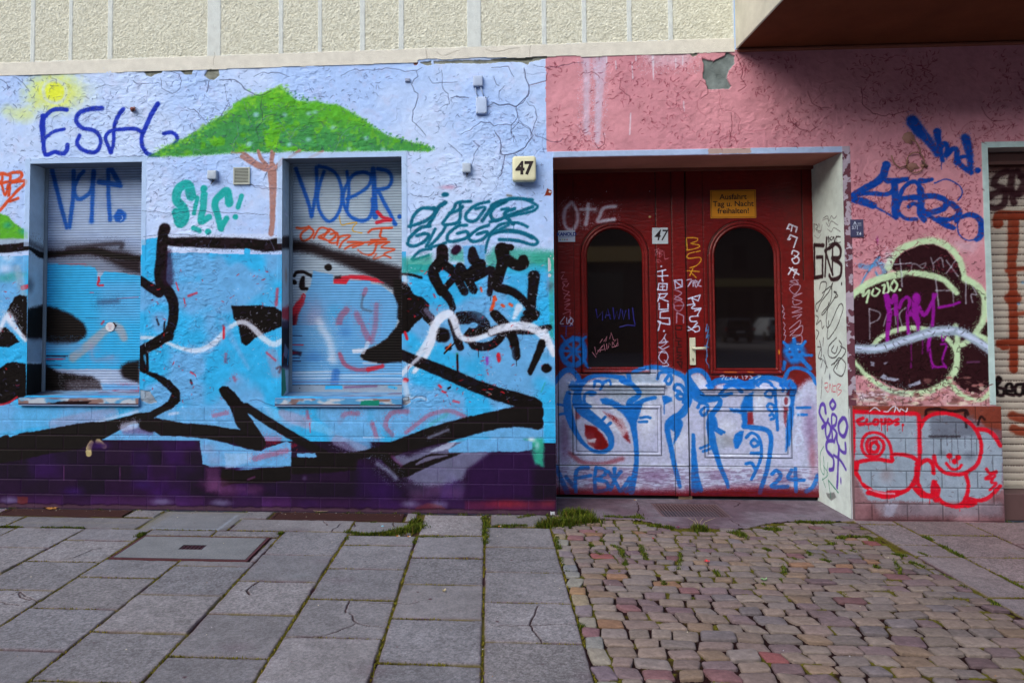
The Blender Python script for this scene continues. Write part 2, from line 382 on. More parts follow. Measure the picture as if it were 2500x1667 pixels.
WALL_TXT = """
@c1r2
f gr 8 : -60,330 0,380 60,400 110,450 215,530 215,575 -60,580
b grn*.7 60 40 : 60,470 180,520
f gry*.8 10 : -60,575 100,570 215,580 215,640 -60,640
f pale*.8 8 : 1120,560 1230,545 2060,535 2160,560 2160,625 1250,610
f tq 5 : 1085,585 1215,560 1215,900 1085,900
b grn*.5 160 40 : 100,850 60,880
b pale*.8 90 60 : 60,720 40,800
s ltr*.9 36 4 : 175,950 210,940
s gry*.6 60 20 : 130,800 180,1000
s bk 66 5 : -80,655 100,645 220,630
f bk 6 : 50,1130 110,1020 150,1000 210,1015 210,1365 180,1330 100,1180
f bk 6 : -60,1270 0,1255 50,1250 100,1300 150,1360 60,1405 -60,1390
s wh*.85 34 10 : -80,1330 0,1265 40,1180 70,1195 120,1260 195,1345
s wh*.9 60 25 : 60,1160 90,1200
s bk 92/80/92/96/90/84/78/76/66/52/44 5 : 1262,500 1245,560 1240,700 1228,850 1240,920 1310,1010 1330,1120 1312,1250 1240,1350 1150,1410 1070,1455
s bk 60/64/80/88/84/92/96/92 7 : 1250,545 1300,595 1500,600 1700,608 1900,612 2030,628 2110,618 2180,620
s bk 66/80 5 : 1075,890 1130,930 1220,985
f bk 6 : 1770,1088 1990,1083 2110,1098 2160,1130 2160,1245 2020,1298 1945,1340 1885,1392 1850,1372 1815,1210 1785,1180
f tq 3 : 1875,650 1915,650 1915,690 1890,705 1870,690
s wh*.8 26/24/24/30/40/40/30/34/46/44/40 8 : 1090,1330 1200,1335 1280,1370 1400,1415 1520,1428 1640,1370 1740,1265 1840,1212 1920,1240 2000,1320 2090,1382 2165,1350
s dk*.7 50/90 20 : 1290,680 1290,900
s gb*.7 60/20 14 : 1700,1200 1900,1560
s ltr*.7 18 4 : 1445,1010 1475,1000 1505,988
s ltr*.9 10 3 : 1350,910 1370,970
s ltr*.9 10 3 : 1410,1030 1418,1070
s bk*.8 14 4 : 1200,1190 1215,1230
s bk*.9 14 4 : 1262,1210 1255,1280
s red*.6 22 6 : 2125,960 2115,1080
s ltr*.5 16 5 : 1710,1240 1715,1330
s teal 84/80/72/70/76/78/74/64 5 : 1465,245 1440,165 1375,185 1352,270 1400,340 1415,410 1375,455 1347,370
s teal 34 4 : 1512,262 1500,310 1484,380
b teal 32 32 .7 : 1560,192
s teal 58/54/50 5 : 1562,235 1555,340 1540,440 1600,410
s teal 66/60/58/56/50/50 5 : 1755,300 1738,210 1690,240 1645,300 1668,400 1692,495
s teal 44 5 : 1692,495 1735,420
s teal 36 4 : 1850,245 1822,335
b teal 24 24 .7 : 1803,408
s teal 38 5 : 1480,492 1528,512
b teal 28 26 .7 : 1594,520
s org 26 4 : -10,85 20,75 60,85 100,70 160,68 165,100 120,130 60,140 0,150
s org 24 4 : 80,90 78,160 68,245
s org 22 4 : 15,160 42,240 66,160
s org 24 4 : 80,145 200,135 130,210 60,290 0,360
s org 22 4 : 75,290 138,265
s org 22 4 : 20,80 15,130 -20,150
@c1r1
b yel*.45 330 190 : 460,720
b yel*.95 270 200 : 400,700
b yel*.5 150 90 : 180,880
b yel*.35 100 70 : 60,850
b yel 110 110 .3 : 420,700
s pale*.6 26 10 : 330,690 350,640 420,615 490,650 505,710 480,770 420,790 350,760 330,690
b pale*.5 90 60 : 560,1000
s blue 34 4 : 512,842 460,838 400,848 340,900 318,960 330,1060 345,1182 420,1165 480,1178 512,1150 518,1110
s blue 40 6 : 330,890 330,1080
s blue 26 4 : 345,1060 400,1015 440,1000 490,990
s blue 38/30/32 5 : 780,830 710,835 620,860 585,910 600,955 640,985 720,1000 765,1050 770,1110 740,1160 690,1168 620,1140 590,1090 610,1040
s blue 36/24 5 : 945,840 900,900 875,980 870,1100 850,1170
s blue 30 4 : 850,1170 810,1060 850,1005 960,990 1040,990 1090,1015
s blue 40/30/30 5 : 1210,800 1160,880 1110,990 1085,1060 1100,1140 1150,1188 1240,1182 1310,1140 1355,1080 1350,1040 1310,1015 1255,1025
f gr 16 : 1140,1200 1280,1120 1390,1075 1480,1020 1600,945 1700,890 1760,845 1850,790 1930,755 2000,730 2080,690 2160,668 2160,1165 1900,1165 1600,1185 1400,1200
s br 22/27/37 4 : 1780,1165 1860,1170 1950,1240 2060,1300
s br 25 4 : 1978,1150 2000,1220 2070,1290
s br 22 4 : 2100,1160 2085,1220 2080,1280
s br 52/74/67/53/46/44/41/40 4 : 2085,1270 2085,1330 2088,1400 2090,1500 2088,1600 2085,1700 2075,1790
s br 18 4 : 2165,1215 2110,1280
@c2r1
f gr 14 : -100,800 0,745 120,720 200,690 270,672 330,720 400,770 480,782 540,775 620,795 700,800 760,830 830,870 900,910 980,975 1080,1035 1160,1060 1260,1090 1350,1100 1440,1145 1400,1158 1200,1158 1000,1160 -100,1165
s br 18 4 : 415,1152 300,1235 225,1300
s br 25 4 : 200,1160 195,1290
s br 25 4 : 95,1155 120,1220 180,1290
s br 30 4 : -30,1200 80,1270 180,1310
s br*.8 22 4 : 590,1160 490,1212
@c2r2
b ltr*.3 90 26 : 1550,180
b dteal 34 22 .6 : 1526,237
b dteal 22 18 .6 : 1440,340
s dteal 26 5 : 1262,485 1280,410 1340,345 1430,345 1450,375 1390,430 1320,460 1250,480
s dteal 36/28 5 : 1525,300 1480,330 1440,400 1400,470
s dteal 24 5 : 1722,288 1620,300 1590,350 1540,410 1510,460 1560,465 1640,450
s dteal 24 5 : 1560,380 1620,360 1660,330
s dteal 24 5 : 1640,310 1640,420 1600,460
s dteal 24 5 : 1860,290 1760,320 1690,380 1690,430 1750,440 1800,390 1830,335 1760,345
s dteal 34/26 5 : 1960,290 1900,320 1850,380 1810,440
s dteal 26 5 : 1990,290 1900,340 1875,400 1920,435 2000,400 2100,365 2195,330
s dteal 24 5 : 1960,350 2010,345 1990,380 2040,460
s dteal 22 5 : 1960,290 2060,268 2195,275
s dteal 26 5 : 1410,480 1340,490 1260,560 1240,615 1290,630 1360,600 1400,550 1370,535 1310,550
s dteal 22 5 : 1530,480 1500,530 1440,600 1400,640 1470,625 1530,605
s dteal 22 5 : 1450,500 1420,560 1380,635
s dteal 24 5 : 1690,470 1620,480 1550,540 1550,590 1620,590 1700,560 1690,520 1620,535
s dteal 24 5 : 1860,470 1780,500 1710,560 1740,595 1810,580 1850,540 1840,520 1770,540
s dteal 22 5 : 2010,470 1950,500 1880,540 1850,600 1830,680
s dteal 22 5 : 1850,540 1960,520 2100,530 2195,570
s dteal 20 5 : 1940,580 2060,585 2195,620
s dteal 20 5 : 1420,655 1340,665 1270,730
s dteal 20 5 : 1280,740 1400,700
f grn*.75 26 : 1190,720 1300,720 1420,690 1440,760 1380,840 1190,850
f grn*.7 24 : 1560,660 1680,650 1680,760 1560,740
f grn*.75 26 : 1830,720 1900,640 2140,650 2400,670 2400,820 2060,840 1850,800
f gb 8 : 1660,630 1830,620 1830,760 1680,800
s bk 90/95/84/74/66 5 : 1505,660 1500,740 1435,830 1480,940 1495,975
s bk 66/70/46 5 : 1440,880 1500,960 1560,1040 1585,1105
s bk 70/62 5 : 1480,760 1560,800 1620,880 1675,980
s bk 50 5 : 1500,985 1580,890 1640,850
b bk 40 34 .7 : 1498,975
s bk 60/86/70 5 : 1735,665 1745,730 1800,790
s bk 80/60 5 : 1800,770 1700,850 1630,880
s bk 70/62 5 : 1640,790 1700,880 1745,965
s bk 60/56/50/40 5 : 1740,880 1820,840 1880,810 1875,900 1868,995
s bk 110/80/74/70/64/60/66 5 : 1965,665 1965,760 1935,880 1925,940 2040,975 2120,1040 2195,1120 2210,1150
s bk 50 4 : 1975,640 2030,640
s bk 70/90/60 6 : 1990,720 2060,770 2120,770 2130,730
s dk 60 8 : 1600,670 1620,650
s bk 20 4 : 1190,845 1270,850 1345,872
f bk 6 : 1190,900 1235,910 1285,1000 1350,1020 1400,1070 1400,1120 1440,1160 1460,1200 1420,1250 1350,1180 1290,1230 1240,1290 1190,1300
s lav*.5 40/20 8 : 1380,1120 1440,1200
b bk 70 60 .7 : 1500,1310
s bk 66/60 5 : 1580,1200 1615,1320 1640,1400
s bk 96/100/80 5 : 1640,1180 1760,1180 1820,1240 1740,1290 1700,1330
b gb 40 26 .6 : 1745,1237
s bk 50/66/66/50 5 : 1720,1360 1760,1395 1860,1395 1930,1350 1970,1300
s bk 54/54/60/54 6 : 1730,1290 1850,1275 2000,1262 2195,1260
s bk 60/70/68/60 5 : 1915,1150 1990,1240 2050,1350 2070,1470
s bk 80 8 : 2150,1170 2195,1160
b bk 32 22 .6 : 1552,1412
s ora 14 3 : 1530,1440 1570,1380
s bk 12 3 : 1520,1450 1600,1370
s wh*.95 34/40/50/66/70/60/46/36/34/40/44 8 : 1290,1590 1370,1480 1420,1380 1440,1260 1490,1180 1560,1150 1600,1210 1635,1310 1720,1345 1880,1300 2020,1252 2195,1232
s red 20 4 : 1220,1290 1235,1340
s org 26 5 : 1890,1090 1880,1120
s org 20 5 : 1900,1020 1915,1040
s org 16 4 : 1800,950 1806,975
s org 14 4 : 1960,1080 1970,1090
s org 16 5 : 2020,1075 2040,1085
s red 16 5 : 1930,1470 1940,1510
s red*.6 14 4 : 1440,1000 1450,1020
s mag*.5 18 6 : 1845,1490 1850,1530
s wh*.7 18 6 : 2060,1150 2100,1090
s wh*.7 40 14 : 1215,870 1225,900
s gb*.5 90 30 : 1700,1050 1800,1150
@c3r2
s dteal 26 5 : 0,320 60,290 110,285
s dteal 22 5 : 60,290 160,265 260,275 335,310 350,335 310,365 200,390 100,415 -10,445
s dteal 26/18 5 : 175,345 110,370 100,400 150,450 170,465
s dteal 22 5 : 0,525 70,465 180,450 240,465 275,482
s dteal 22 5 : 0,540 100,510 200,515 300,550 350,590 340,615 300,618 200,590 60,580
f grn*.7 20 : 300,690 420,680 478,700 478,800 380,790 300,740
f grn*.6 10 : 440,800 478,800 478,1150 440,1130
f grn*.6 8 : 445,1150 478,1160 478,1350 440,1330
b dgry*.6 40 60 : 445,930
f tq*.7 30 : 100,780 420,780 430,1300 150,1200
s bk 110/84/70/66/60/56/50 5 : 80,660 84,760 45,880 40,940 150,975 240,1040 300,1120
s bk 90/76/70/50/40 6 : 325,860 318,950 308,1040 312,1110 315,1140
s bk 60/90/70 5 : 110,740 200,780 245,765 240,735
s bk 40 6 : 260,1140 330,1180
s wh*.8 22/60 10 : 170,1180 210,1100
s bk 54/60/54/44 6 : 0,1290 150,1270 300,1280 440,1250
s bk 80/60 8 : 260,1200 340,1150
s bk 64/76/68/60 5 : 20,1150 110,1240 170,1350 190,1470
s bk 58/50/30 5 : 400,1350 350,1470 290,1590
s wh*.95 50/60/66/60/50/34 9 : 0,1285 110,1250 240,1240 340,1270 410,1340 450,1400 475,1460
s red 16 5 : 48,1470 55,1510
s org 22 5 : 10,1090 24,1020
s org 18 5 : 80,1080 92,1090
s org*.9 20 5 : 140,1075 155,1085
s cem 14 3 : 120,242 150,245
f rust 3 : 400,250 430,190 462,205 455,245
@c3r3
s bk 56/50/28 5 : 385,115 345,230 295,350
b bk 38 38 .75 : 420,310
s wh*.95 44/24 8 : 410,30 475,180
s bk 80/90/96/80 6 : -60,460 60,505 200,545 350,590
f bk 6 : -10,655 90,620 190,600 330,596 372,585 402,630 404,665 385,690 404,725 396,765 350,782 250,765 120,752 -10,765
s grn*.5 10 4 : 380,490 410,420
f tq 6 : 400,600 478,590 478,830 400,830
f gb*.9 8 : -10,775 150,768 330,790 390,800 380,832 -10,832
f gb*.8 6 : -10,845 130,850 240,860 250,920 100,935 -10,945
f gry*.8 8 : -10,845 120,845 120,925 -10,930
f grn 14 : 250,850 400,842 400,1060 330,1040 290,950
b wh*.9 40 30 : 305,855
b pale*.5 26 50 : 350,900
f pur2*.5 20 : 130,960 300,960 330,1060 150,1060
b rr*.22 200 60 : 100,1340
b org*.22 90 50 : 440,1340
b org*.2 240 40 : 160,1345
f ltr*.18 14 : -200,1325 478,1330 478,1400 -200,1390
@c3r2
s dteal 5/3 3 : 170,465 171,500
s bk 8/5 3 : 190,1490 192,1545
s bk 8/5 3 : 300,1130 301,1180
@c2r2
s bk 8/5 3 : 1780,1410 1782,1480
s bk 7/4 3 : 1592,1105 1594,1150
s bk 7/4 3 : 1872,1000 1874,1050
s dteal 6/3 3 : 1262,490 1263,530
s dteal 6/3 3 : 1640,455 1641,500
@c2r3
s wh*.9 50/40/34 9 : 1440,0 1400,90 1340,180 1270,270 1200,350
s bk 76/84/92/96/96 5 : 1190,205 1330,265 1500,330 1700,420 1900,500
s bk 96/100/100 6 : 1900,500 2050,545 2195,580
s wh*.8 24 8 : 1440,60 1350,200 1260,290
b red 26 22 .5 : 1225,400
s wh*.6 40 10 : 1215,420 1240,520
s wh*.5 14 5 : 1250,540 1330,530 1385,550
s red 14 4 : 1480,440 1495,455
s red 14 4 : 1505,485 1530,495
s bk 14 3 : 1550,465 1565,455
s grn 16 3 : 1618,200 1620,240
s red 16 3 : 1620,260 1622,310
s bk 14 3 : 1620,210 1622,330
s red 26 5 : 1935,205 1940,240
s mag*.5 20 8 : 1848,230 1850,250
s ltr*.7 16 5 : 1590,560 1630,570
s cem 8 2 : 1850,490 1880,510
f gb*.6 20 : 1960,180 2050,160 2060,330 1960,360
f pale*.22 8 : 130,590 200,610 560,720 700,800 640,820 200,700
s lav*.7 60/90 10 : 280,650 340,680 460,720
s ltr*.35 34 8 : 720,720 760,660 860,655
s ltr*.4 30 8 : 970,730 1000,830
s ltr*.35 34 8 : 1240,640 1120,650 1070,740 1120,820
s ltr*.35 30 8 : 1230,800 1330,720 1420,660 1550,635 1640,660 1710,700
s ltr*.4 24 8 : 470,640 480,690
s grn*.3 26 10 : 1410,740 1540,660
s gb*.8 120 14 : 600,650 900,900
s lav*.55 80 10 : 700,860 900,940
s wh*.7 6 3 : 900,838 1060,838
s ltr*.3 26 8 : 0,990 200,940 380,900
s ltr*.3 60 16 : 150,860 240,860
s red*.7 8 3 : 490,730 495,800
f gw*.7 24 : 1140,965 1250,985 1400,920 1700,850 1840,870 1870,960 1700,1090 1660,1160 1540,1190 1420,1210 1300,1190 1200,1130 1130,1050
f gw*.22 30 : 1200,1180 1700,1180 1660,1300 1260,1300
b lil*.3 120 60 : 1330,1280 1600,1260
b lil*.3 80 60 : 1450,1240
f pur 30 : 1700,1090 1890,960 2195,930 2195,1300 1690,1310 1700,1200
f gb 5 : 1550,930 1700,850 2010,845 2195,870 2195,930 2130,945 1560,955
f gb*.7 10 : 1560,845 2195,832 2195,760 1900,770
f pale*.6 6 : 1500,895 1620,860 1560,925 1400,955
s bk 64 4 : 0,605 150,700 320,805 600,965
f bk 6 : 580,955 700,958 860,945 1000,912 1200,838 1400,762 1660,690 1850,650 2035,605 2230,596 2230,765 2100,758 1960,765 1800,800 1600,860 1400,905 1230,945 1125,985 1130,1010 1190,1052 1300,1010 1420,960 1560,960 1660,955 1500,1020 1400,1060 1240,1140 1170,1145 1110,1090 1040,1010 970,985 860,1010 840,1090 560,1110 300,1120 0,1130 -20,1100 60,1080 290,1070 305,1000 400,985 520,995
s lav*.6 16/30/12 5 : 1310,1040 1400,1000 1540,975
s lil*.5 22 7 : 1120,985 1190,1050
s gw*.6 20 6 : 1400,840 1550,780
s gw*.8 30 20 : 1010,1040 1100,1100 1150,1150
f pur2*.5 40 : 860,1020 960,1060 1200,1250 1180,1300 850,1300
b pur2*.4 110 40 : 900,1350 480,1340 1120,1350
b lav*.5 90 40 : 1260,1345 1480,1350
b lil*.5 110 60 : 60,1240
f gb 4 : 395,960 530,958 545,990 395,990
f gb 5 : 0,950 60,960 290,985 295,1065 60,1066 0,1060
b lav*.3 26 30 : 450,1150
f rust*.4 12 : 1300,1375 1400,1340 1500,1360 1530,1390 1300,1392
@c1r3
f gb*.7 8 : 0,610 700,610 900,640 700,700 0,800
s lav*.6 90 14 : 420,740 650,690 860,650
s pale*.6 24 8 : 700,740 900,680 1050,640
s pale*.7 20 5 : 1300,660 1400,650 1420,690
s pale*.7 14 4 : 1400,610 1440,650 1530,670
f gb*.9 8 : 1370,610 1540,610 1560,700 1380,700
s ltr*.35 30 8 : 1640,670 1740,650
f bk 6 : -60,330 0,310 60,268 120,262 200,278 205,520 130,545 80,570 30,590 -60,570
s ltr*.8 14 4 : -60,600 60,575 130,530
f bk 5 : -60,860 0,835 60,815 80,835 160,805 400,770 600,730 800,715 920,690 1050,655 1150,640 1230,600 1290,560 1310,500 1270,460 1190,390 1070,330 1070,300 1110,330 1200,350 1300,400 1375,480 1385,560 1330,610 1240,650 1180,690 1260,700 1400,728 1580,738 1700,760 1840,780 1810,740 1760,610 1720,560 1690,510 1675,470 1700,445 1745,450 1800,500 1850,560 1900,600 2000,660 2110,745 2230,830 2230,860 2110,790 2000,720 1890,640 1930,700 1980,780 2025,840 2038,880 2020,920 1980,940 1900,925 1800,890 1700,870 1560,845 1380,830 1240,828 1180,790 1100,780 1080,730 1000,738 900,790 800,850 600,930 400,960 200,1000 0,1040 -60,1050
s lil*.6 60 20 : 960,780 1150,790
s bk 80 10 : 1100,740 1160,760
s bk 40/60/60 5 : 1075,200 1090,290 1110,320
s bk 22 3 : 1125,200 1130,310
s bk*.7 10 3 : 1090,210 1090,300
s bk 84/70/50 5 : 1290,60 1190,110 1070,170
s pale*.6 60 10 : 950,760 1030,740
f gb 4 : 1530,860 1560,850 1700,872 1900,930 2000,945 2040,920 2195,870 2230,880 2230,1060 1950,1065 1710,1062 1600,1060 1555,1040
f pale*.4 10 : 1720,960 1930,960 1930,1020 1730,1080
b lav*.5 90 60 : 1640,1010 1600,930
s ltr*.35 40 10 : 1950,1000 2195,940
b gb*.8 100 24 : 1900,1080
f bk 5 : 1700,1080 1840,1090 2230,1060 2230,1160 2100,1180 1800,1190 1700,1220 1690,1150
b lil*.6 160 70 : 1640,1200 1760,1240
s lil*.6 14 4 : 1900,1160 1950,1140
f lil*.5 20 : 1580,1070 1680,1070 1690,1250 1580,1250
s tan 36/44 3 : 700,880 680,920 682,965
s tan 44/36 3 : 755,870 800,905
b pur2 120 50 : 560,1250 1100,1200 760,900
b lav*.5 110 40 : 1240,1330 1690,1340 80,1320
f rust*.55 6 : 135,1290 215,1290 215,1350 135,1350
s lil*.6 8 3 : 490,1060 490,1165
s lil*.5 8 3 : 920,1070 920,1170
s bk 20 6 : 2120,310 2150,300 2140,340
s lav*.5 90 14 : 2080,200 2120,340
s bk*.8 14 4 : 1460,400 1470,430
s ltr*.8 14 4 : 1460,340 1475,350
s ltr*.4 20 6 : 1730,200 1725,260
s ltr*.4 24 8 : 1790,380 1800,400
s red 14 4 : 1715,0 1712,80
s ltr*.6 14 5 : 2040,190 2110,250
@c1r2
s dgry*.5 12 3 : 1180,1420 1230,1440
@c4r2
s ber 60/54/50 4 : 1140,10 1110,100 1050,150 960,200 880,250
s ber 50/40/60/50 4 : 820,250 880,275 960,290 1040,320
s ber 16/12/16 4 : 1030,320 1130,370 1210,420
s ber 30/34/30 4 : 860,250 1000,225 1130,235 1200,205
s ber 40/44/34 4 : 1140,130 1230,130 1300,120
s ber 50/54/40 4 : 1200,150 1210,260 1205,360 1215,410
s ber 26 4 : 1260,260 1230,330 1240,380 1290,420 1370,425
s ber 30 4 : 1240,270 1270,190 1330,140 1380,150 1410,220 1400,260 1250,265
s ber 26 4 : 1260,265 1350,250 1440,250
s ber 40/26 4 : 1400,130 1440,130 1490,120
s ber 50/50/40 4 : 1400,200 1405,300 1400,380 1430,430
s ber 26 4 : 1310,330 1350,305 1400,330 1440,360
s ber 40/44/40 4 : 1430,250 1520,250 1600,290 1580,340 1500,370 1430,375
s ber 30/26/26 4 : 1430,380 1520,430 1600,480 1660,490
s ber 30/36/36 4 : 1540,415 1560,440 1650,490
s ber 24 4 : 1570,350 1590,310 1640,295 1680,330 1680,390 1620,420 1560,420
s ber 34/40/40 4 : 1620,300 1680,340 1700,380 1680,440
s ber 24 4 : 1560,440 1620,430 1690,410
s ber 26/40/44/44/36 4 : 1710,410 1780,390 1850,420 1870,480 1860,550 1830,580
s ber 10 3 : 1830,580 1760,585 1700,540 1685,470 1700,420
s ber 10 3 : 1510,150 1600,120 1700,170 1720,230 1690,280
s lbl*.8 20/12/10 4 : 1085,715 1040,770 980,860 940,940
s lbl*.6 30 8 : 940,780 1000,790 1090,760
s lbl*.6 36 8 : 1110,780 1130,830
s lbl*.7 16 5 : 1060,830 1080,860 1110,850
b mag*.5 14 40 : 1070,590
f wh*.3 40 : 1640,590 1860,600 1800,680 1700,660
s rust 12 4 : 830,0 850,300
@c4r1
s ber 7/4 3 : 1562,1220 1564,1300
s ber 7/4 3 : 1672,1240 1674,1282
s ber 7/4 3 : 1786,1310 1788,1345
s ber 6/4 3 : 1602,1190 1603,1225
s ber 90/84/64/52/46 10 : 1340,930 1390,1000 1450,1060 1500,1130 1530,1180
s ber 56/50/36/34/30 6 : 1530,1010 1540,1080 1555,1150 1570,1230
s ber 40/36/40 5 : 1540,1140 1590,1100 1610,1140 1600,1190
s ber 40/36/40 5 : 1610,1180 1650,1140 1680,1160 1675,1240
s ber 36/26/30 5 : 1690,1250 1700,1210 1770,1200 1790,1240
s ber 40/36/40/36 5 : 1690,1245 1740,1290 1790,1320
s ber 64/60/44/36 9 : 1745,1060 1765,1130 1780,1220 1785,1310
b ber 24 24 .6 : 1840,1305
@c4r2
s pg 59/54/50/50/47/45/42 9 : 1160,790 1190,720 1260,650 1400,600 1500,590 1620,640 1700,740 1740,880
s wh*.4 60 20 : 1150,760 1160,700
f brn 6 : 1180,800 1210,730 1280,670 1400,620 1500,615 1600,660 1680,750 1725,870 1800,900 1860,970 1880,1080 1870,1200 1800,1300 1900,1350 1965,1480 1965,1620 1700,1620 900,1620 850,1480 845,1200 840,1080 920,960 1100,890 1250,850
f brn 7 : 850,1214.3 1965,1214.3 1965,1534.3 1940,1694.3 1850,1759.3 1740,1734.3 1640,1644.3 1560,1694.3 1440,1734.3 1300,1734.3 1160,1694.3 1040,1624.3 940,1534.3 880,1434.3
s pg 50/47/45/42/42/37 9 : 1740,880 1830,930 1890,1020 1885,1180 1840,1270 1810,1320
s pg 37/42 8 : 1830,1310 1900,1340 1960,1420
s pg 42/45/50/50/47/47/42/39 8 : 840,1060 900,990 1000,920 1130,870 1300,840 1450,850 1580,890 1680,990
s pg 29/34/34/34/37/34/34/37/37 7 : 1040,1390 1110,1320 1230,1270 1340,1255 1470,1275 1580,1320 1660,1400 1685,1480 1670,1600
s pg 37 7 : 1670,1410 1750,1370 1820,1310
s brn*.8 44 8 : 1300,870 1560,930
s pg 15 3 : 950,985 970,960 960,1010 980,1000 1010,970 990,1060
s pg 13 3 : 1040,960 1030,1000 1060,1010 1090,970 1060,950
s pg 15 3 : 1110,930 1130,930 1120,990 1160,975 1150,910
s pg 15 3 : 1190,900 1175,950 1200,975 1225,930 1200,890
b pg 12 12 .6 : 1245,965
s wh*.55 10 3 : 1200,770 1330,760
s wh*.5 10 3 : 1245,730 1255,820 1262,940
s wh*.4 10 3 : 1330,820 1340,770 1370,770 1420,800 1440,760 1390,780
s wh*.45 10 3 : 1480,720 1500,780 1500,820
s wh*.45 10 3 : 1500,760 1560,720 1580,790
s wh*.5 10 3 : 1600,740 1690,860
s wh*.5 10 3 : 1670,740 1600,840
s wh*.5 10 3 : 1520,880 1540,1090
s wh*.5 10 3 : 1520,970 1620,970
s wh*.4 10 3 : 1650,980 1655,1090
s wh*.5 10 3 : 1750,900 1750,1070
s wh*.5 10 3 : 1800,940 1830,1000 1790,1000 1800,1060
s wh*.45 10 3 : 1010,1110 1015,1340
s wh*.45 10 3 : 1010,1110 1090,1140 1080,1190 1020,1220
s wh*.45 10 3 : 1120,1240 1150,1150 1200,1110 1215,1230
s wh*.45 10 3 : 1260,1240 1240,1150 1290,1100
s wh*.45 10 3 : 1340,1100 1350,1180 1400,1220
s wh*.4 10 3 : 1380,1130 1360,1170
s mag 40/36/24 5 : 1140,1010 1150,1080 1165,1150 1150,1300 1150,1360
s mag 30 5 : 1140,1010 1180,1060 1210,1010 1215,1150
s mag 24 5 : 1240,1100 1260,1050 1300,1020 1320,1060 1300,1140 1310,1300
s mag 60/50/20 6 : 1370,1020 1360,1150 1380,1200 1385,1270
s mag 34/30/24/18 5 : 1320,1150 1380,1090 1430,1160 1490,1060 1520,1000
s mag 20/26/20 5 : 1500,1000 1500,1150 1490,1260 1460,1400 1480,1500 1500,1560
s mag 18 5 : 1540,1100 1640,1080 1700,1060
s mag 14 4 : 1560,1380 1600,1390 1570,1500 1600,1560
s mag*.8 12 4 : 1225,1150 1230,1290
s mag*.6 10 4 : 1330,1450 1330,1560
@c4r3
s pg 25/29/34/34/37/42/42/42/39 9 : 860,200 920,290 1010,380 1100,445 1200,490 1330,505 1450,490 1560,440 1620,400
s pg 39/37/37/34 8 : 1670,-10 1685,90 1680,250 1650,350 1590,430
s pg 34/37/34/34/30/29 8 : 1620,410 1700,500 1790,545 1880,540 1940,480 1965,400
s brn 67/89 10 : 1200,200 1500,240
s gry*.25 40 20 : 1100,460 1300,520
s mag 14 4 : 1460,60 1470,150 1490,260 1520,300 1590,295
s mag 12 4 : 1560,30 1570,100 1600,60
s mag*.5 10 4 : 1330,50 1332,250
s mag*.5 10 4 : 1416,60 1418,200
s lil*.6 14 4 : 1760,265 1850,260
f pale*.7 5 : 1090,380 1120,350 1150,380 1240,390 1200,410 1130,400
f pale*.7 5 : 1310,440 1400,400 1410,425 1320,455
f pale*.6 5 : 1020,260 1050,270 1050,300 1020,290
f pale*.5 5 : 1120,270 1150,262 1130,285
f wh*.5 8 : 900,500 1100,480 1160,520 1100,560 950,560
f cr*.5 10 : 880,560 1100,520 1230,550 1000,575
@c4r2
s gry 54/64/66/60/64/70/70/60/56/60 8 : 890,1410 1000,1418 1100,1410 1230,1365 1350,1330 1480,1290 1600,1278 1720,1290 1850,1370 1965,1450
s pale*.9 26/20 8 : 900,1410 1100,1410 1300,1345 1500,1285 1650,1270
s pale*.9 30/24 8 : 1700,1285 1850,1360 1965,1440
@c3r1
s pale*.4 60/50/40 14 : 725,440 730,600 725,1010
s pale*.42 90/60/40 12 : 840,440 825,700 810,1080
s pale*.3 20 6 : 780,440 790,600
s wh*.6 9 3 : 950,470 955,530
s wh*.6 9 3 : 1075,480 1082,610
s wh*.6 14/6 3 : 1235,430 1240,610
s wh*.6 9 3 : 1105,430 1105,470
s wh*.6 9 3 : 1065,870 1058,1030
s wh*.5 9 3 : 1410,450 1412,520
s wh*.5 9 3 : 1470,780 1475,850
s wh*.5 9 3 : 1465,430 1462,500
s wh*.5 9 3 : 880,430 882,480
s wh*.3 160 30 : 1260,425 1450,420
"""
W.run(WALL_TXT)
# leaf clumps of the painted tree
cyl = (W.C[..., 1] - W.C[..., 2] > .22) & (ZZ > 2.9) & (XX > -3.3) & (XX < -.3)
t_in = sstep(fbm(XX, ZZ, .12, 3, 21), .33, .46) * sstep(3.62 - ZZ - .25 * np.abs(XX + 2.0) , -.05, .25)
W.C[:] = np.where(cyl[..., None], W.C * (1 - t_in[..., None] * .85) + np.array(COL['dg']) / 255 * t_in[..., None] * .85, W.C)
t_y = sstep(fbm(XX, ZZ, .05, 3, 22), .6, .7)[..., None] * .3
W.C[:] = np.where(cyl[..., None], W.C * (1 - t_y) + np.array((150, 214, 40)) / 255 * t_y, W.C)
W.C[:] = np.where(cyl[..., None], W.C * (.90 + .20 * fbm(XX, ZZ, .03, 2, 23)[..., None]), W.C)
for t_, x_, y_ in (('c1r1', 1960, 880), ('c1r1', 1900, 1110), ('c2r1', 80, 880), ('c2r1', 300, 880), ('c2r1', 480, 870), ('c2r1', 530, 860), ('c2r1', 670, 980), ('c2r1', 480, 1070), ('c2r1', 335, 1110), ('c2r1', 920, 1060), ('c2r1', 30, 1100), ('c2r1', 790, 1140), ('c2r1', 1050, 1145)):
    W.blob(W.inv(t_, x_, y_), .035, .028, (150, 205, 214), .7)
R2 = np.random.default_rng(3)   # dabs along the crown's right edge
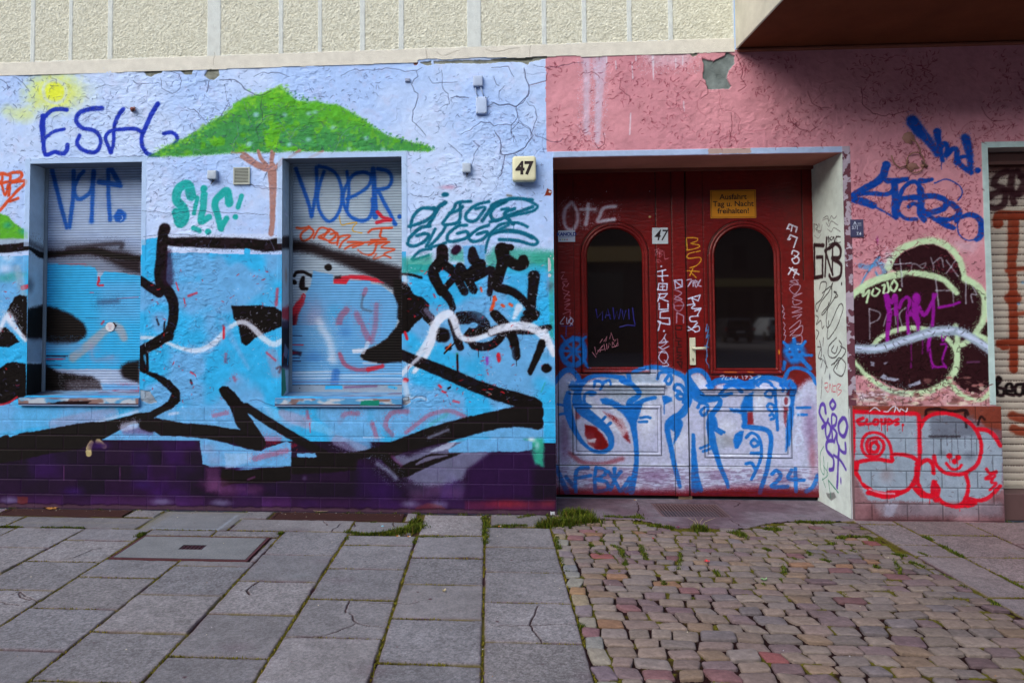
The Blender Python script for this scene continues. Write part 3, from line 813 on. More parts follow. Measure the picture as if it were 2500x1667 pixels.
for k in range(260):     # yellow green spray along the crown's left shoulder
    t = R2.random(); P = [(1200, 1170), (1390, 1080), (1600, 950), (1760, 850), (1930, 760), (2100, 690), (2200, 668)]
    i = min(5, int(t * 6)); f_ = t * 6 - i; x_ = P[i][0] * (1 - f_) + P[i + 1][0] * f_ + R2.normal(6, 22); y_ = P[i][1] * (1 - f_) + P[i + 1][1] * f_ + R2.normal(8, 20)
    W.blob(W.inv('c1r1', x_, y_), R2.uniform(.008, .03), R2.uniform(.006, .02), (136, 200, 56) if k % 3 else (100, 184, 60), .45)
for k in range(130):
    t = R2.random(); P = [(300, 700), (480, 775), (760, 825), (980, 970), (1200, 1075), (1440, 1140)]
    i = min(4, int(t * 5)); f_ = t * 5 - i; x_ = P[i][0] * (1 - f_) + P[i + 1][0] * f_ + R2.normal(0, 14); y_ = P[i][1] * (1 - f_) + P[i + 1][1] * f_ + R2.normal(0, 14)
    W.blob(W.inv('c2r1', x_, y_), R2.uniform(.006, .016), R2.uniform(.006, .014), COL['gr'] if k % 2 else (40, 110, 84), .8)
# jambs and lintel bands round the openings, smoother and lighter
def band(box, w_, col, op):
    x0, x1, z0, z1 = box; xx, zz = XX, ZZ
    m = (xx > x0 - w_) & (xx < x1 + w_) & (zz > z0) & (zz < z1 + w_)
    return m
chip = fbm(XX, ZZ, .05, 4, 31)
for bx in (BOX1, BOX2):
    m = band(bx, .046, 0, 0) & (ZZ > 1.0)
    W.H[m] = .004 + (n2[..., 0][m] - .5) * .002
    upb = m & (ZZ > 2.3); W.C[upb] = W.C[upb] * .3 + np.array((176, 200, 236)) / 255 * .7
m = (XX > BOXD[0]) & (XX < BOXD[1] + .052) & (ZZ > BOXD[3]) & (ZZ < BOXD[3] + .052); W.H[m] = .006; W.C[m] = np.array((168, 186, 222)) / 255 * (.95 + .1 * n2[m])
mm = m & (np.abs(XX - 2.02) < .16 + .03 * n2[..., 0]) & (ZZ > BOXD[3] + .012 * n2[..., 0]); W.C[mm] = np.array((176, 150, 146)) / 255
m = (XX > BOXD[1]) & (XX < BOXD[1] + .062) & (ZZ < BOXD[3] + .052) & (ZZ > .9); W.H[m] += .002
W.C[m] = np.where((chip[m] > .5)[:, None], np.array((176, 160, 176)) / 255, np.array((104, 62, 74)) / 255)
m = (XX > BOXR[0] - .05) & (ZZ > .93) & (ZZ < BOXR[3] + .05); W.H[m] = .005; W.C[m] = np.array((186, 206, 206)) / 255 * (.92 + .12 * n2[m])
# chips and cracks in the skin
def no_open(x, y, g=.05):
    X = x + X0W
    for b in (BOX1, BOX2, BOXD, BOXR):
        if b[0] - g < X < b[1] + g and b[2] - g < y < b[3] + g: return False
    return True
dk_b = (84, 90, 132); dk_p = (122, 44, 62)
xs = lambda x: x - X0W
W.marks(1300, (0, xs(.49), 2.2, 3.83), (.012, .055), (.0018, .005), .0032, dk_b, .8, 101, no_open, 1.0, .35, .6)
W.marks(700, (0, xs(.49), 2.2, 3.83), (.01, .03), (.003, .007), .0024, (120, 130, 176), .5, 102, no_open, 1.6, .3)
W.marks(520, (0, xs(.49), .92, 2.2), (.015, .06), (.002, .006), .0028, (70, 80, 130), .6, 103, no_open, 1.0, .3)
W.marks(170, (0, xs(.49), .92, 2.1), (.010, .04), (.003, .011), .003, (196, 36, 50), .9, 104, no_open, 1.2, .5)
W.marks(300, (0, xs(.49), .92, 2.1), (.008, .03), (.003, .008), .003, (196, 210, 240), .6, 105, no_open, 1.2, .4)
W.marks(1100, (xs(.53), xs(4.5), 3.0, 3.84), (.012, .05), (.002, .007), .0026, dk_p, .75, 106, no_open, 1.5, .22, .8)
W.marks(950, (xs(2.96), xs(4.1), 2.0, 3.1), (.010, .042), (.003, .008), .003, (116, 46, 62), .8, 107, no_open, 1.6, .2, 1.4)
W.marks(420, (xs(2.96), xs(4.1), .93, 2.2), (.012, .05), (.003, .007), .004, (26, 10, 14), .7, 108, no_open, 1.2, .3, .8)
W.marks(110, (xs(2.96), xs(4.1), .93, 1.15), (.012, .05), (.004, .012), .004, (110, 70, 70), .8, 109, no_open, 1.2, None, .8)
CR = (60, 58, 86)
for t_, w_, pts in (
 ('c1r1', .005, '1230,600 1240,680 1320,720 1380,680 1390,620 1370,570 1310,550 1300,530'), ('c1r1', .004, '1020,620 1060,650 1150,640 1230,640'), ('c1r1', .010, '1680,615 1800,615 1850,650 1900,700 1990,735 2080,700'),
 ('c1r1', .008, '1600,620 1590,690 1580,710'), ('c1r1', .004, '1720,650 1730,720 1750,790 1700,880 1660,930'), ('c1r1', .006, '2010,740 2000,800 2015,930 1960,990 1980,1060'), ('c1r1', .004, '1440,830 1510,860 1560,920'),
 ('c1r1', .004, '0,610 50,640 60,690'), ('c1r1', .004, '100,590 180,640 220,690'), ('c1r1', .004, '730,680 800,655 880,660'), ('c1r1', .004, '1120,1200 900,1205 300,1215'), ('c1r1', .004, '1800,1415 1920,1410 2000,1430 2160,1450'),
 ('c2r1', .005, '60,590 120,560 250,560 330,590'), ('c2r1', .005, '730,580 820,540 960,540 1100,525 1200,545 1310,545 1350,520'), ('c2r1', .008, '1305,545 1320,590 1270,650 1290,700 1320,720 1310,780 1280,850 1275,930 1330,980 1380,1040'),
 ('c2r1', .005, '1400,590 1430,640 1520,635 1620,630'), ('c2r1', .005, '1500,540 1510,680 1550,720 1560,800 1490,830'), ('c2r1', .009, '1570,755 1640,748 1710,752'), ('c2r1', .007, '1650,1030 1720,1000 1800,935 1870,940 1900,970 2000,955 2060,960'),
 ('c2r1', .006, '1900,590 1920,650 1940,660'), ('c2r1', .007, '2130,520 2140,580 2160,640 2170,720 2120,790 2060,820 2020,800 1940,810 1900,790 1850,820'), ('c2r1', .005, '1980,660 1940,700 1940,770'), ('c2r1', .005, '2060,820 2090,900 2070,960 2030,1000 2050,1090'),
 ('c2r1', .006, '2100,930 2180,990 2190,1050 2120,1150 2010,1190 1950,1180 1950,1080 1910,1020'), ('c2r1', .004, '1990,1190 1960,1300 1930,1380'), ('c2r1', .004, '1550,1100 1620,1160 1660,1200'), ('c2r1', .004, '1240,1490 1400,1510 1440,1470'),
 ('c2r1', .004, '1730,1290 1750,1180 1790,1120 1740,1080'), ('c3r1', .006, '0,520 60,520 130,510 170,590'), ('c3r1', .008, '250,530 270,620 290,660 280,740 190,820 130,800 60,810 0,785'), ('c3r1', .007, '430,560 420,620 350,640 290,655'),
 ('c3r1', .005, '190,820 200,900 150,960 155,1020 190,1090'), ('c3r1', .006, '200,940 290,990 320,1040 260,1130 180,1180 80,1190 70,1090 20,1000'), ('c3r1', .005, '270,780 340,840 350,900 320,990 300,1040'), ('c3r1', .006, '330,1030 420,1070 450,1085 530,1085 545,1060'),
 ('c3r1', .005, '100,1190 80,1330 40,1370'), ('c3r1', .004, '320,500 420,520 560,500 700,480'), ('c3r1', .005, '680,580 700,560 790,560 830,600'), ('c3r1', .005, '855,1010 870,1070 860,1110 820,1140 790,1100'),
 ('c3r1', .005, '1560,670 1600,620 1650,660 1660,720 1600,760'), ('c3r1', .006, '1870,420 1920,520 1910,600 1950,660 1890,700'), ('c3r1', .005, '1840,870 1840,1000 1820,1100'), ('c3r1', .005, '990,620 980,680 1060,740 1050,800'),
 ('c4r1', .007, '390,880 430,950 480,990 560,1010 620,970'), ('c4r1', .007, '950,700 960,800 1040,870 1100,885 1220,870 1300,850'), ('c4r1', .006, '540,700 570,790 640,830 720,830'), ('c4r1', .006, '1870,820 1900,880 1950,925 2050,920'),
 ('c1r2', .004, '1090,360 1300,380 1500,360 1650,370 2050,390'), ('c1r2', .004, '1100,560 1300,540 1500,545'), ('c2r2', .004, '0,150 100,180 180,200'), ('c2r3', .005, '30,560 80,550 150,580 240,600'), ('c2r3', .006, '1200,530 1270,550 1300,530 1380,530 1380,560 1310,560')):
    P = [W.inv(t_, *map(float, q.split(','))) for q in pts.split()]
    W.crack(P, w_ * .6, .0028, CR if P[0][0] < xs(.5) else (96, 36, 50))
R3 = np.random.default_rng(44)
for k in range(120):      # finer net of cracks
    x, z = R3.uniform(0, xs(4.1)), R3.uniform(2.2, 3.8); th = R3.uniform(0, 6.28); P = [(x, z)]
    for q in range(R3.integers(3, 8)):
        th += R3.normal(0, .7); x += .05 * math.cos(th); z += .05 * math.sin(th)
        if not no_open(x, z, .04) or z > 3.8 or z < 1: break
        P.append((x, z))
    if len(P) > 2: W.crack(P, .0026, .0014, (120, 128, 170) if x < xs(.5) else (150, 76, 94), .6)
# bare mortar where the skin has fallen off
def bare(tile, pts, depth=.009, col=(132, 132, 122)):
    P = [W.inv(tile, *q) for q in pts]; A = np.array(P); sl = W.win(A[:, 0].min() - .02, A[:, 0].max() + .02, A[:, 1].min() - .02, A[:, 1].max() + .02)
    if sl is None: return
    b4 = W.C[sl].copy(); keep = W.C[sl].copy(); W.C[sl] = 0; W.fill(P, .002, (255, 255, 255)); al = W.C[sl][..., :1].copy()
    W.C[sl] = b4 * (1 - al) + np.array(col) / 255 * al * (.82 + .36 * n2[sl]); W.H[sl] -= al[..., 0] * depth
bare('c1r1', [(1095, 535), (1250, 530), (1240, 560), (1180, 575), (1160, 590), (1120, 580)]); bare('c1r1', [(1370, 530), (1480, 525), (1470, 575), (1410, 570)])
bare('c1r1', [(1600, 520), (1670, 520), (1680, 580), (1640, 615), (1590, 605), (1565, 580)]); bare('c2r1', [(1280, 478), (1320, 480), (1310, 500), (1290, 500)], col=(150, 100, 90))
bare('c2r1', [(1330, 480), (1420, 470), (1425, 500), (1390, 505)]); bare('c2r1', [(1440, 470), (1700, 462), (1850, 462), (2000, 455), (2100, 445), (2200, 440), (2200, 465), (2080, 470), (1960, 478), (1820, 490), (1640, 485), (1440, 492)])
bare('c3r1', [(0, 455), (200, 440), (420, 425), (430, 450), (350, 465), (290, 480), (280, 500), (230, 478), (100, 470), (0, 468)])
bare('c3r1', [(1610, 450), (1700, 470), (1790, 430), (1800, 395), (1860, 430), (1862, 490), (1820, 540), (1800, 600), (1835, 660), (1820, 680), (1660, 685), (1640, 620), (1620, 600), (1625, 500)], .014, (122, 130, 130))
bare('c3r1', [(1510, 405), (1580, 400), (1575, 425), (1540, 435)], .006)
bare('c2r3', [(1200, 540), (1250, 530), (1260, 570), (1230, 590), (1200, 590)], .008, (150, 150, 160)); bare('c1r3', [(1070, 470), (1150, 490), (1200, 570), (1150, 580), (1080, 560)], .008, (150, 160, 176))
# ragged foot of the wall and dirt creeping up it
foot = sstep(.035 + .03 * n2[..., 0] - ZZ, 0, .02); W.H -= foot * .006 * (XX < .55); W.C[:] = W.C * (1 - foot[..., None] * .8) + np.array((84, 60, 72)) / 255 * foot[..., None] * .8
R5 = np.random.default_rng(51)
for k in range(90):
    x = R5.uniform(2.98, 4.0); z = .93 + abs(R5.normal(0, .09)); W.blob((xs(x), z), R5.uniform(.01, .05), R5.uniform(.006, .02), ((226, 206, 190), (120, 76, 76), (168, 110, 110))[k % 3], R5.uniform(.5, .9), .55)
# light joints of the tiled base
jt = (tile * (1 - sstep(dj, .001, .004)) * (.35 + .5 * n1[..., 0]))[..., None]
jc = np.where(upper_t[..., None] & (W.C.mean(-1, keepdims=True) > .3), np.array((96, 130, 176)) / 255, np.array((92, 70, 120)) / 255)
W.C[:] = W.C * (1 - jt * .45) + jc * jt * .45
def in_box(X, Z, b): return (X > b[0]) & (X < b[1]) & (Z > b[2]) & (Z < b[3])
def m_open(a, b): 
    X = a + X0W; m = np.ones(a.shape, bool)
    for q in (BOX1, BOX2, BOXD, BOXR): m &= ~in_box(X, b, q)
    m &= ~((X > 2.94) & (b < .90)); m &= ~((X > 4.09) & (b < .3)); return m
building = tag(empty('apartment_building', (0, 0, 0)), 'old apartment building with blue mural wall, pink wall and red gateway covered in graffiti', 'building')
wallb = W.build('mural_wall', M_plaster, building, lambda a, b: m_open(a, b) & (a + X0W < np.where(b < 3.06, .556, .5025)) & (b >= .8925))
tag(wallb, 'peeling pale blue plaster wall with painted tree, sun and big black outlined graffiti')
wallp = W.build('plaster_wall', M_plaster, building, lambda a, b: m_open(a, b) & (a + X0W >= np.where(b < 3.06, .556, .5025)))
tag(wallp, 'pink peeling plaster wall around the gateway')
tileb = W.build('tiled_base', M_tile, building, lambda a, b: m_open(a, b) & (a + X0W < .556) & (b < .8925))
tag(tileb, 'purple painted brick shaped tiles at the foot of the mural wall')
XXs = ZZs = None
# ================================================================== upper storey, rough-cast panels between smooth bands
CRM = Canvas((X0W, -.007, 3.84), (1, 0, 0), (0, 0, 1), (0, -1, 0), 7.284, 1.3, .005)
X_, Z_ = CRM.AA + X0W, CRM.BB + 3.84
g1 = fbm(X_, Z_, .6, 3, 51); g2 = fbm(X_, Z_, .011, 2, 52); g3 = fbm(X_, Z_, .026, 2, 53); slope_ = .0066 * (X_ + 3.76)
rough_p = np.zeros(X_.shape, bool)
strips = [('c1r1', 231, 264), ('c1r1', 523, 555), ('c1r1', 822, 860), ('c1r1', 1588, 1690), ('c1r1', 2130, 2166), ('c2r1', 551, 583), ('c2r1', 871, 910), ('c2r1', 1171, 1208), ('c2r1', 1697, 1803), ('c3r1', 383, 422), ('c3r1', 692, 728), ('c3r1', 1037, 1074), ('c3r1', 1355, 1392), ('c3r1', 1848, 1960)]
xs_ = [(-5.1, -4.9)] + [(CRM.inv(t, a, 300)[0] + X0W, CRM.inv(t, b, 300)[0] + X0W) for t, a, b in strips]
for (a0, a1), (b0, b1) in zip(xs_[:-1], xs_[1:]): rough_p |= (X_ > a1) & (X_ < b0)
rough_p &= (Z_ > 3.959 + slope_ + .004 * g3)
CRM.H[:] = np.where(rough_p, (g2 - .5) * .006 + (g3 - .5) * .003 + (CRM.grain - .5) * .0055 - .005, (fbm(X_, Z_, .08, 3, 54) - .5) * .002)
CRM.C[:] = np.where(rough_p[..., None], mixc((210, 205, 188), (230, 226, 211), sstep(g2, .3, .7)[..., None]), mixc((212, 216, 218), (220, 220, 214), g1[..., None]))
fl = (~rough_p) & (Z_ < 3.96 + slope_); CRM.C[fl] = (mixc((224, 216, 206), (228, 221, 210), g1[..., None]))[fl]
for t_, w_, pts in (('c2r1', .004, '1380,375 1390,460'), ('c2r1', .003, '1460,400 1500,430 1560,415 1640,390'), ('c2r1', .003, '1840,380 1920,400 2100,370'), ('c1r1', .003, '1640,400 1635,500'), ('c3r1', .003, '300,350 290,450')):
    CRM.crack([CRM.inv(t_, *map(float, q.split(','))) for q in pts.split()], w_, .002, (150, 140, 130), .7)
CRM.build('upper_facade', M_stucco, building, lambda a, b: (b > -.002 + .0072 * (a - 1.44) + .006 * (fbm(a + X0W, b, .12, 3, 55) - .5) + .034 * ((a > 4.6) & (a < 6.0)) * fbm(a, b, .2, 2, 56)))
tag(bpy.data.objects['upper_facade'], 'cream rough-cast upper facade with smooth upright bands')
# core of the building behind the skins, and its plain continuation to both sides
core = MB()
core.quadbox(-9, -5.2, .0, .4, 0, 3.84, alb((182, 198, 240))[:3]); core.quadbox(5.3, 9, 0, .4, 0, 3.84, alb((196, 130, 146))[:3])
core.quadbox(-9, X0W, -.014, .4, 3.84, 12, alb((214, 206, 188))[:3]); core.quadbox(X0W, 9, -.012, .4, 5.14, 12, alb((214, 206, 188))[:3])
core.build('rear_wall', M_vcol, building)
inner = MB()
dkc = alb((190, 200, 214))[:3]; shc = alb((176, 190, 220))[:3]
def lining(x0, x1, z0, z1, dep, col, left=True, right=True, top=True, colt=None):
    b = MB(); y0 = .002
    if left: b.quadbox(x0 - .05, x0, y0, dep + .05, z0 - .03, z1 + .05, col)
    if right: b.quadbox(x1, x1 + .05, y0, dep + .05, z0 - .03, z1 + .05, col)
    if top: b.quadbox(x0, x1, y0 + .001, dep + .05, z1, z1 + .05, colt or col)
    return b
# ---- reveals seen from the street
def reveal(O, A_, Nn, wa, wb, base, txt, name, K=None):
    c = Canvas(O, A_, (0, 0, 1), Nn, wa, wb, .005, K=K)
    nn = fbm(c.AA, c.BB, .2, 3, 61)[..., None]; c.C[:] = np.array(base) / 255 * (.93 + .14 * nn); c.H += (fbm(c.AA, c.BB, .1, 3, 62) - .5) * .004
    return c
RV1 = reveal((BOX1[0], 0.0, .985), (0, 1, 0), (1, 0, 0), .24, 2.055, (212, 228, 242), '', 'a')
RV1.run("""
@c1r2
f bk 6 : 200,620 350,690 350,730 300,720 230,660 200,650
s bk*.5 40 20 : 220,600 330,660
b dgry*.6 60 80 : 230,930
f bk 14 : 190,1120 330,1080 350,1110 350,1340 260,1360 190,1330
b wh*.8 16 8 .5 : 185,1195 195,1262 195,1325
@c1r3
f gry*.8 10 : 190,80 320,80 320,270 190,260
s grn*.7 16 6 : 200,160 200,250
f bk 8 : 180,275 340,275 340,500 180,560
s ltr 10 3 : 150,400 190,395
""")
RV2 = reveal((BOX2[0], 0.0, .985), (0, 1, 0), (1, 0, 0), .26, 2.06, (196, 214, 228), '', 'a')
RV2.run("""
@c2r2
f bk*.85 16 : 270,560 350,550 350,650 270,650
b ora*.35 50 90 : 310,860
f red*.8 20 : 270,1110 350,1080 350,1220 270,1180
f dk*.8 20 : 270,1200 350,1200 350,1568 270,1568
s wh*.8 14 4 : 300,380 320,400
@c2r3
f bk*.7 14 : 270,0 350,0 350,260 270,300
f gw*.8 6 : 300,120 330,170 310,240 290,210
f gn*.8 10 : 270,300 300,320 310,480 270,540
s tq 16 4 : 330,160 320,280
s ltr*.8 16 4 : 290,200 280,260
""")
RVD = reveal((BOXD[1], 0.0, 0.0), (0, 1, 0), (-1, 0, 0), .60, 3.012, (224, 230, 222), '', 'a')
RVD.H += (fbm(RVD.AA, RVD.BB, .03, 2, 63) - .5) * .003
RVD.run("""
@c4r2
s bk 8 3 : 700,600 695,560 720,585 740,560 745,600 760,560 790,560
s bk 6 3 : 700,620 790,600
s bk*.7 5 2 : 590,460 590,520
s bk*.7 5 2 : 600,465 620,480 600,500 640,515 650,470
s bk*.6 5 2 : 655,420 690,400 700,440 720,400 740,420 760,400
s bk*.6 5 2 : 680,450 700,480 720,440 770,470
s bk*.6 5 2 : 690,500 720,520 740,490 790,520
s bk*.5 4 2 : 590,550 620,570 640,540
b bk 10 10 .6 : 798,918
s bk 7 3 : 630,960 640,910 680,910 670,980 640,1040 600,1080 610,1130 640,1060 700,980 730,910 720,960
s bk 7 3 : 650,990 720,940 710,1060 650,1140 660,1150 730,1050 760,990 740,980 770,1010 740,1030
s bk 7 3 : 700,1060 680,1200 700,1250 780,1080 810,1110 760,1250 690,1340 700,1200
s bk 7 3 : 760,1330 700,1400 700,1470 750,1480 800,1400 780,1350
s bk 7 3 : 740,1390 720,1430 750,1450 770,1400
s bk 6 3 : 600,1160 620,1180 605,1230 640,1200 650,1260 665,1240
s bk 6 3 : 605,1270 625,1290 605,1340
s bk 6 3 : 660,1330 655,1390
s bk 6 3 : 615,1400 640,1410 620,1480 650,1500 640,1560
s bk 6 3 : 660,1500 690,1560
s bk 6 3 : 720,1540 780,1500 760,1568
@c4r3
s bk 6 3 : 630,100 645,180 635,250
s bk 6 3 : 660,210 680,280 670,350
s bk 7 3 : 790,140 830,180 760,280 740,330 800,370 830,280 780,230 740,280
b dgry 14 30 : 708,375
s bk*.7 6 3 : 650,380 640,540
f cem*.9 5 : 680,1265 740,1260 760,1300 720,1320 690,1290
@zza2
l brn 22 2 : 268,168 214,166 214,360 262,350
l brn 19 2 : 262,350 262,236 228,238
l brn 16 2 : 286,124 276,348
l brn 16 2 : 330,168 276,198 322,340
l brn 15 2 : 322,160 320,340
s brn 21 2 : 300,184 340,158 368,190 362,240 318,244 370,280 366,350 320,370 302,345
b bk 6 10 .6 : 375,394
s brn*.9 4 1.5 : 298,112 300,150 312,118 330,128 332,150 344,112 348,145
s brn*.9 4 1.5 : 300,162 330,150 356,160
s brn*.7 3 1.5 : 208,40 212,92
s brn*.7 3 1.5 : 208,42 228,44
s brn*.7 3 1.5 : 226,84 240,40 250,90 232,88
s brn*.6 3 1.5 : 262,20 290,10 300,40
@zza3
s rr*.8 5 2 : 36,100 58,98 56,128 38,128 58,160
s rr*.8 5 2 : 66,160 74,104 86,160
l rr*.8 5 2 : 92,104 92,158 112,158
l rr*.8 5 2 : 96,118 112,116
s rr*.8 5 2 : 122,170 120,112 146,110 126,140 152,150 126,184
s vio 26/24/24/24/26 2 : 44,300 36,250 14,245 2,300 30,360 42,380 20,400
s vio 20 2 : 92,212 74,245 92,276 112,245 92,212
s vio 20 2 : 62,345 42,400 50,470 72,450 78,400 58,360
s vio 18 2 : 90,470 86,320 118,330 112,380 92,400 118,440 100,500
s vio 24 2 : 160,335 132,380 140,440 170,460 192,400 180,345 160,335
s vio 24/26/22 2 : 92,490 54,500 54,560 96,610 96,680 70,690
s vio 20 2 : 120,440 124,500 150,560 180,570 178,510
s vio 22 2 : 136,530 132,600 122,810
s vio 18 2 : 100,590 140,620 182,686
b vio 10 22 .6 : 148,766
s gn*.75 6 2 : 30,530 8,580 10,680 34,720 30,600
s gn*.8 5 2 : 28,660 60,720 20,760
s gn*.8 5 2 : 60,640 50,740
s gn*.9 8 2 : 62,760 130,846
s gn*.9 7 2 : 62,760 80,880
s gn*.8 5 2 : 22,750 44,810
""")
# ---- pier base with red outlined graffiti
PB = Canvas((2.953, -.036, 0), (1, 0, 0), (0, 0, 1), (0, -1, 0), 1.155, .925, .0045)
a_, b_ = PB.AA, PB.BB; q1 = fbm(a_, b_, .3, 3, 71)[..., None]; q2 = fbm(a_, b_, .04, 3, 72)[..., None]
kk = np.floor((.925 - b_) / .131); fz = ((.925 - b_) / .131) % 1; fx = ((a_ + np.where(kk % 2 == 0, .14, .02)) / .275) % 1
dj2 = np.minimum(np.minimum(fz, 1 - fz) * .131, np.minimum(fx, 1 - fx) * .275)
PB.C[:] = mixc((112, 74, 80), (150, 110, 118), sstep(q1, .35, .65)) * (.9 + .2 * q2)
PB.mist = .08; PB.run("""
@c4r3
f rust*.75 8 : 840,590 2020,590 2020,780 1900,760 1850,700 840,640
f gry*.95 12 : 870,645 1380,660 1400,760 1460,680 1600,650 1760,690 1860,790 1960,800 2030,900 2030,1230 1900,1330 1500,1330 1000,1320 950,1230 880,1050
f gry*.4 20 : 1040,1340 2030,1330 2030,1440 1100,1440
f pale*.4 10 : 1130,1340 1230,1340 1190,1440 1120,1440
f dgry*.6 16 : 1470,660 1800,670 1830,830 1480,830
s dgry*.7 5 2 : 1500,830 1500,960
s dgry*.7 5 2 : 1560,830 1560,1000
s dgry*.7 5 2 : 1640,830 1640,1010
s dgry*.7 5 2 : 1680,830 1690,960
s dgry*.7 5 2 : 1740,830 1740,920
s dgry*.7 5 2 : 1790,820 1790,980
s dgry*.7 5 2 : 1600,830 1604,900
s bk*.6 14 4 : 1470,830 1700,830
b dgry*.5 60 40 : 1780,980
b dgry*.4 40 30 : 1560,960
b rust*.2 60 70 : 1140,1120
s bk*.8 20 4 : 1440,670 1450,630 1520,620 1640,640 1740,630 1760,660
s bk*.8 14 4 : 1740,650 1750,760
s bk*.8 14 4 : 1840,740 1860,680 1890,700
s rr 26 5 : 868,640 1000,645 1150,652 1300,655 1380,665 1390,740 1392,860 1395,950
s rr 44/40/26 5 : 868,640 875,760 880,900 872,1040
f rr 4 : 868,1040 940,1030 920,1100 960,1180 1050,1240 1150,1260 1300,1260 1200,1295 1060,1290 960,1220 890,1110
s rr 24 4 : 900,1030 1000,1010 1090,1005 1180,1020 1185,970 1300,975 1370,1010 1380,1060 1360,1150 1320,1220 1270,1250 1150,1258
s rr 30 4 : 1240,1262 1130,1290 1000,1260
s rr 22 4 : 1395,950 1390,1010 1370,1040
s rr 18 4 : 1040,1000 970,960 950,890 980,820 1040,800 1110,820 1160,880 1180,960
s rr 20 4 : 1050,840 1000,860 990,920 1030,980 1090,970 1120,900 1090,850 1050,840
s rr 22 4 : 1060,870 1020,890 1020,940 1060,950 1080,910 1060,880
s rr 24 4 : 1400,760 1430,700 1500,660 1600,655 1700,680 1790,740 1850,830 1865,930 1840,1030 1780,1090 1700,1120 1600,1110 1540,1070 1510,1020 1505,980
s rr 26 4 : 1820,775 1900,780 1960,820 2010,900
s rr 26 4 : 1500,1110 1490,1040 1450,1010 1400,1040 1380,1100 1380,1180 1410,1250 1470,1280 1500,1260
s rr 26/22 4 : 1370,1070 1360,1180 1330,1210
f rr 4 : 1325,1220 1370,1210 1430,1270 1500,1290 1540,1330 1600,1360 1700,1360 1760,1310 1820,1320 1840,1350 1780,1375 1640,1380 1560,1350 1500,1310 1400,1300
s rr 34/40 4 : 1505,1180 1500,1260 1520,1310
s rr 24 4 : 1505,1180 1540,1230 1530,1290 1600,1350 1700,1355 1750,1290 1765,1200 1745,1120
s rr 24 4 : 1745,1300 1850,1320 1930,1290 2010,1210
b rr 20 20 .6 : 1622,980 1688,992 1660,1020
s rr 5 2 : 1622,980 1625,1030
s rr 5 2 : 1686,990 1686,1040
s rr 18 4 : 1597,1035 1640,1080 1690,1075 1712,1050
s rr 18 4 : 1905,1080 1930,1110 1980,1100 1900,1150 1940,1150
s rr 16 4 : 1970,1130 1940,1180 1980,1190 1930,1240
s rr 22 4 : 960,690 920,710 935,735 965,735
s rr 18 4 : 990,700 985,735 1020,735
s rr 18 4 : 1050,700 1040,735 1070,735 1075,705 1050,700
s rr 18 4 : 1100,700 1105,730 1130,730 1130,700
s rr 18 4 : 1155,700 1155,735 1190,720 1160,700
s rr 18 4 : 1230,700 1205,710 1230,730 1210,740
b rr 9 9 .6 : 1265,742
s rr 5 2 : 1000,740 1003,775
s rr 5 2 : 1100,740 1102,785
s rr 5 2 : 1145,740 1147,790
s rr 5 2 : 1262,745 1262,790
s rr 4 2 : 1470,1310 1470,1350
s rr 4 2 : 1700,1375 1702,1400
s rr 4 2 : 1200,1290 1202,1310
s wh*.9 6 2 : 1010,640 1050,610 1090,635
s wh*.9 6 2 : 1120,640 1150,640 1180,610 1210,600 1200,645
s wh*.9 6 2 : 1220,610 1240,640 1250,620 1290,640 1300,615
s wh*.6 10 3 : 1010,1235 1100,1262 1200,1268
""")
PB.C[:] *= (1 - .30 * (1 - sstep(dj2, .001, .006)) )[..., None]
PB.H[:] = sstep(dj2, .001, .007) * .005 + (q2[..., 0] - .5) * .003
PB.marks(120, (0, 1.15, .0, .92), (.01, .04), (.003, .007), .003, (90, 70, 76), .6, 120)
plinth = PB.build('pier_base', M_tile, building); tag(plinth, 'grey painted block base of the pier with red outlined graffiti')
pb2 = MB(); pb2.quadbox(2.954, 4.107, -.033, .2, 0, .922, alb((120, 92, 96))[:3]); pb2.build('pier_core', M_vcol, building)
tb = MB(); tb.quadbox(4.107, 5.3, .02, .6, 0, .218, alb((92, 66, 66))[:3], .006); tb.build('window_plinth', M_vcol, building)
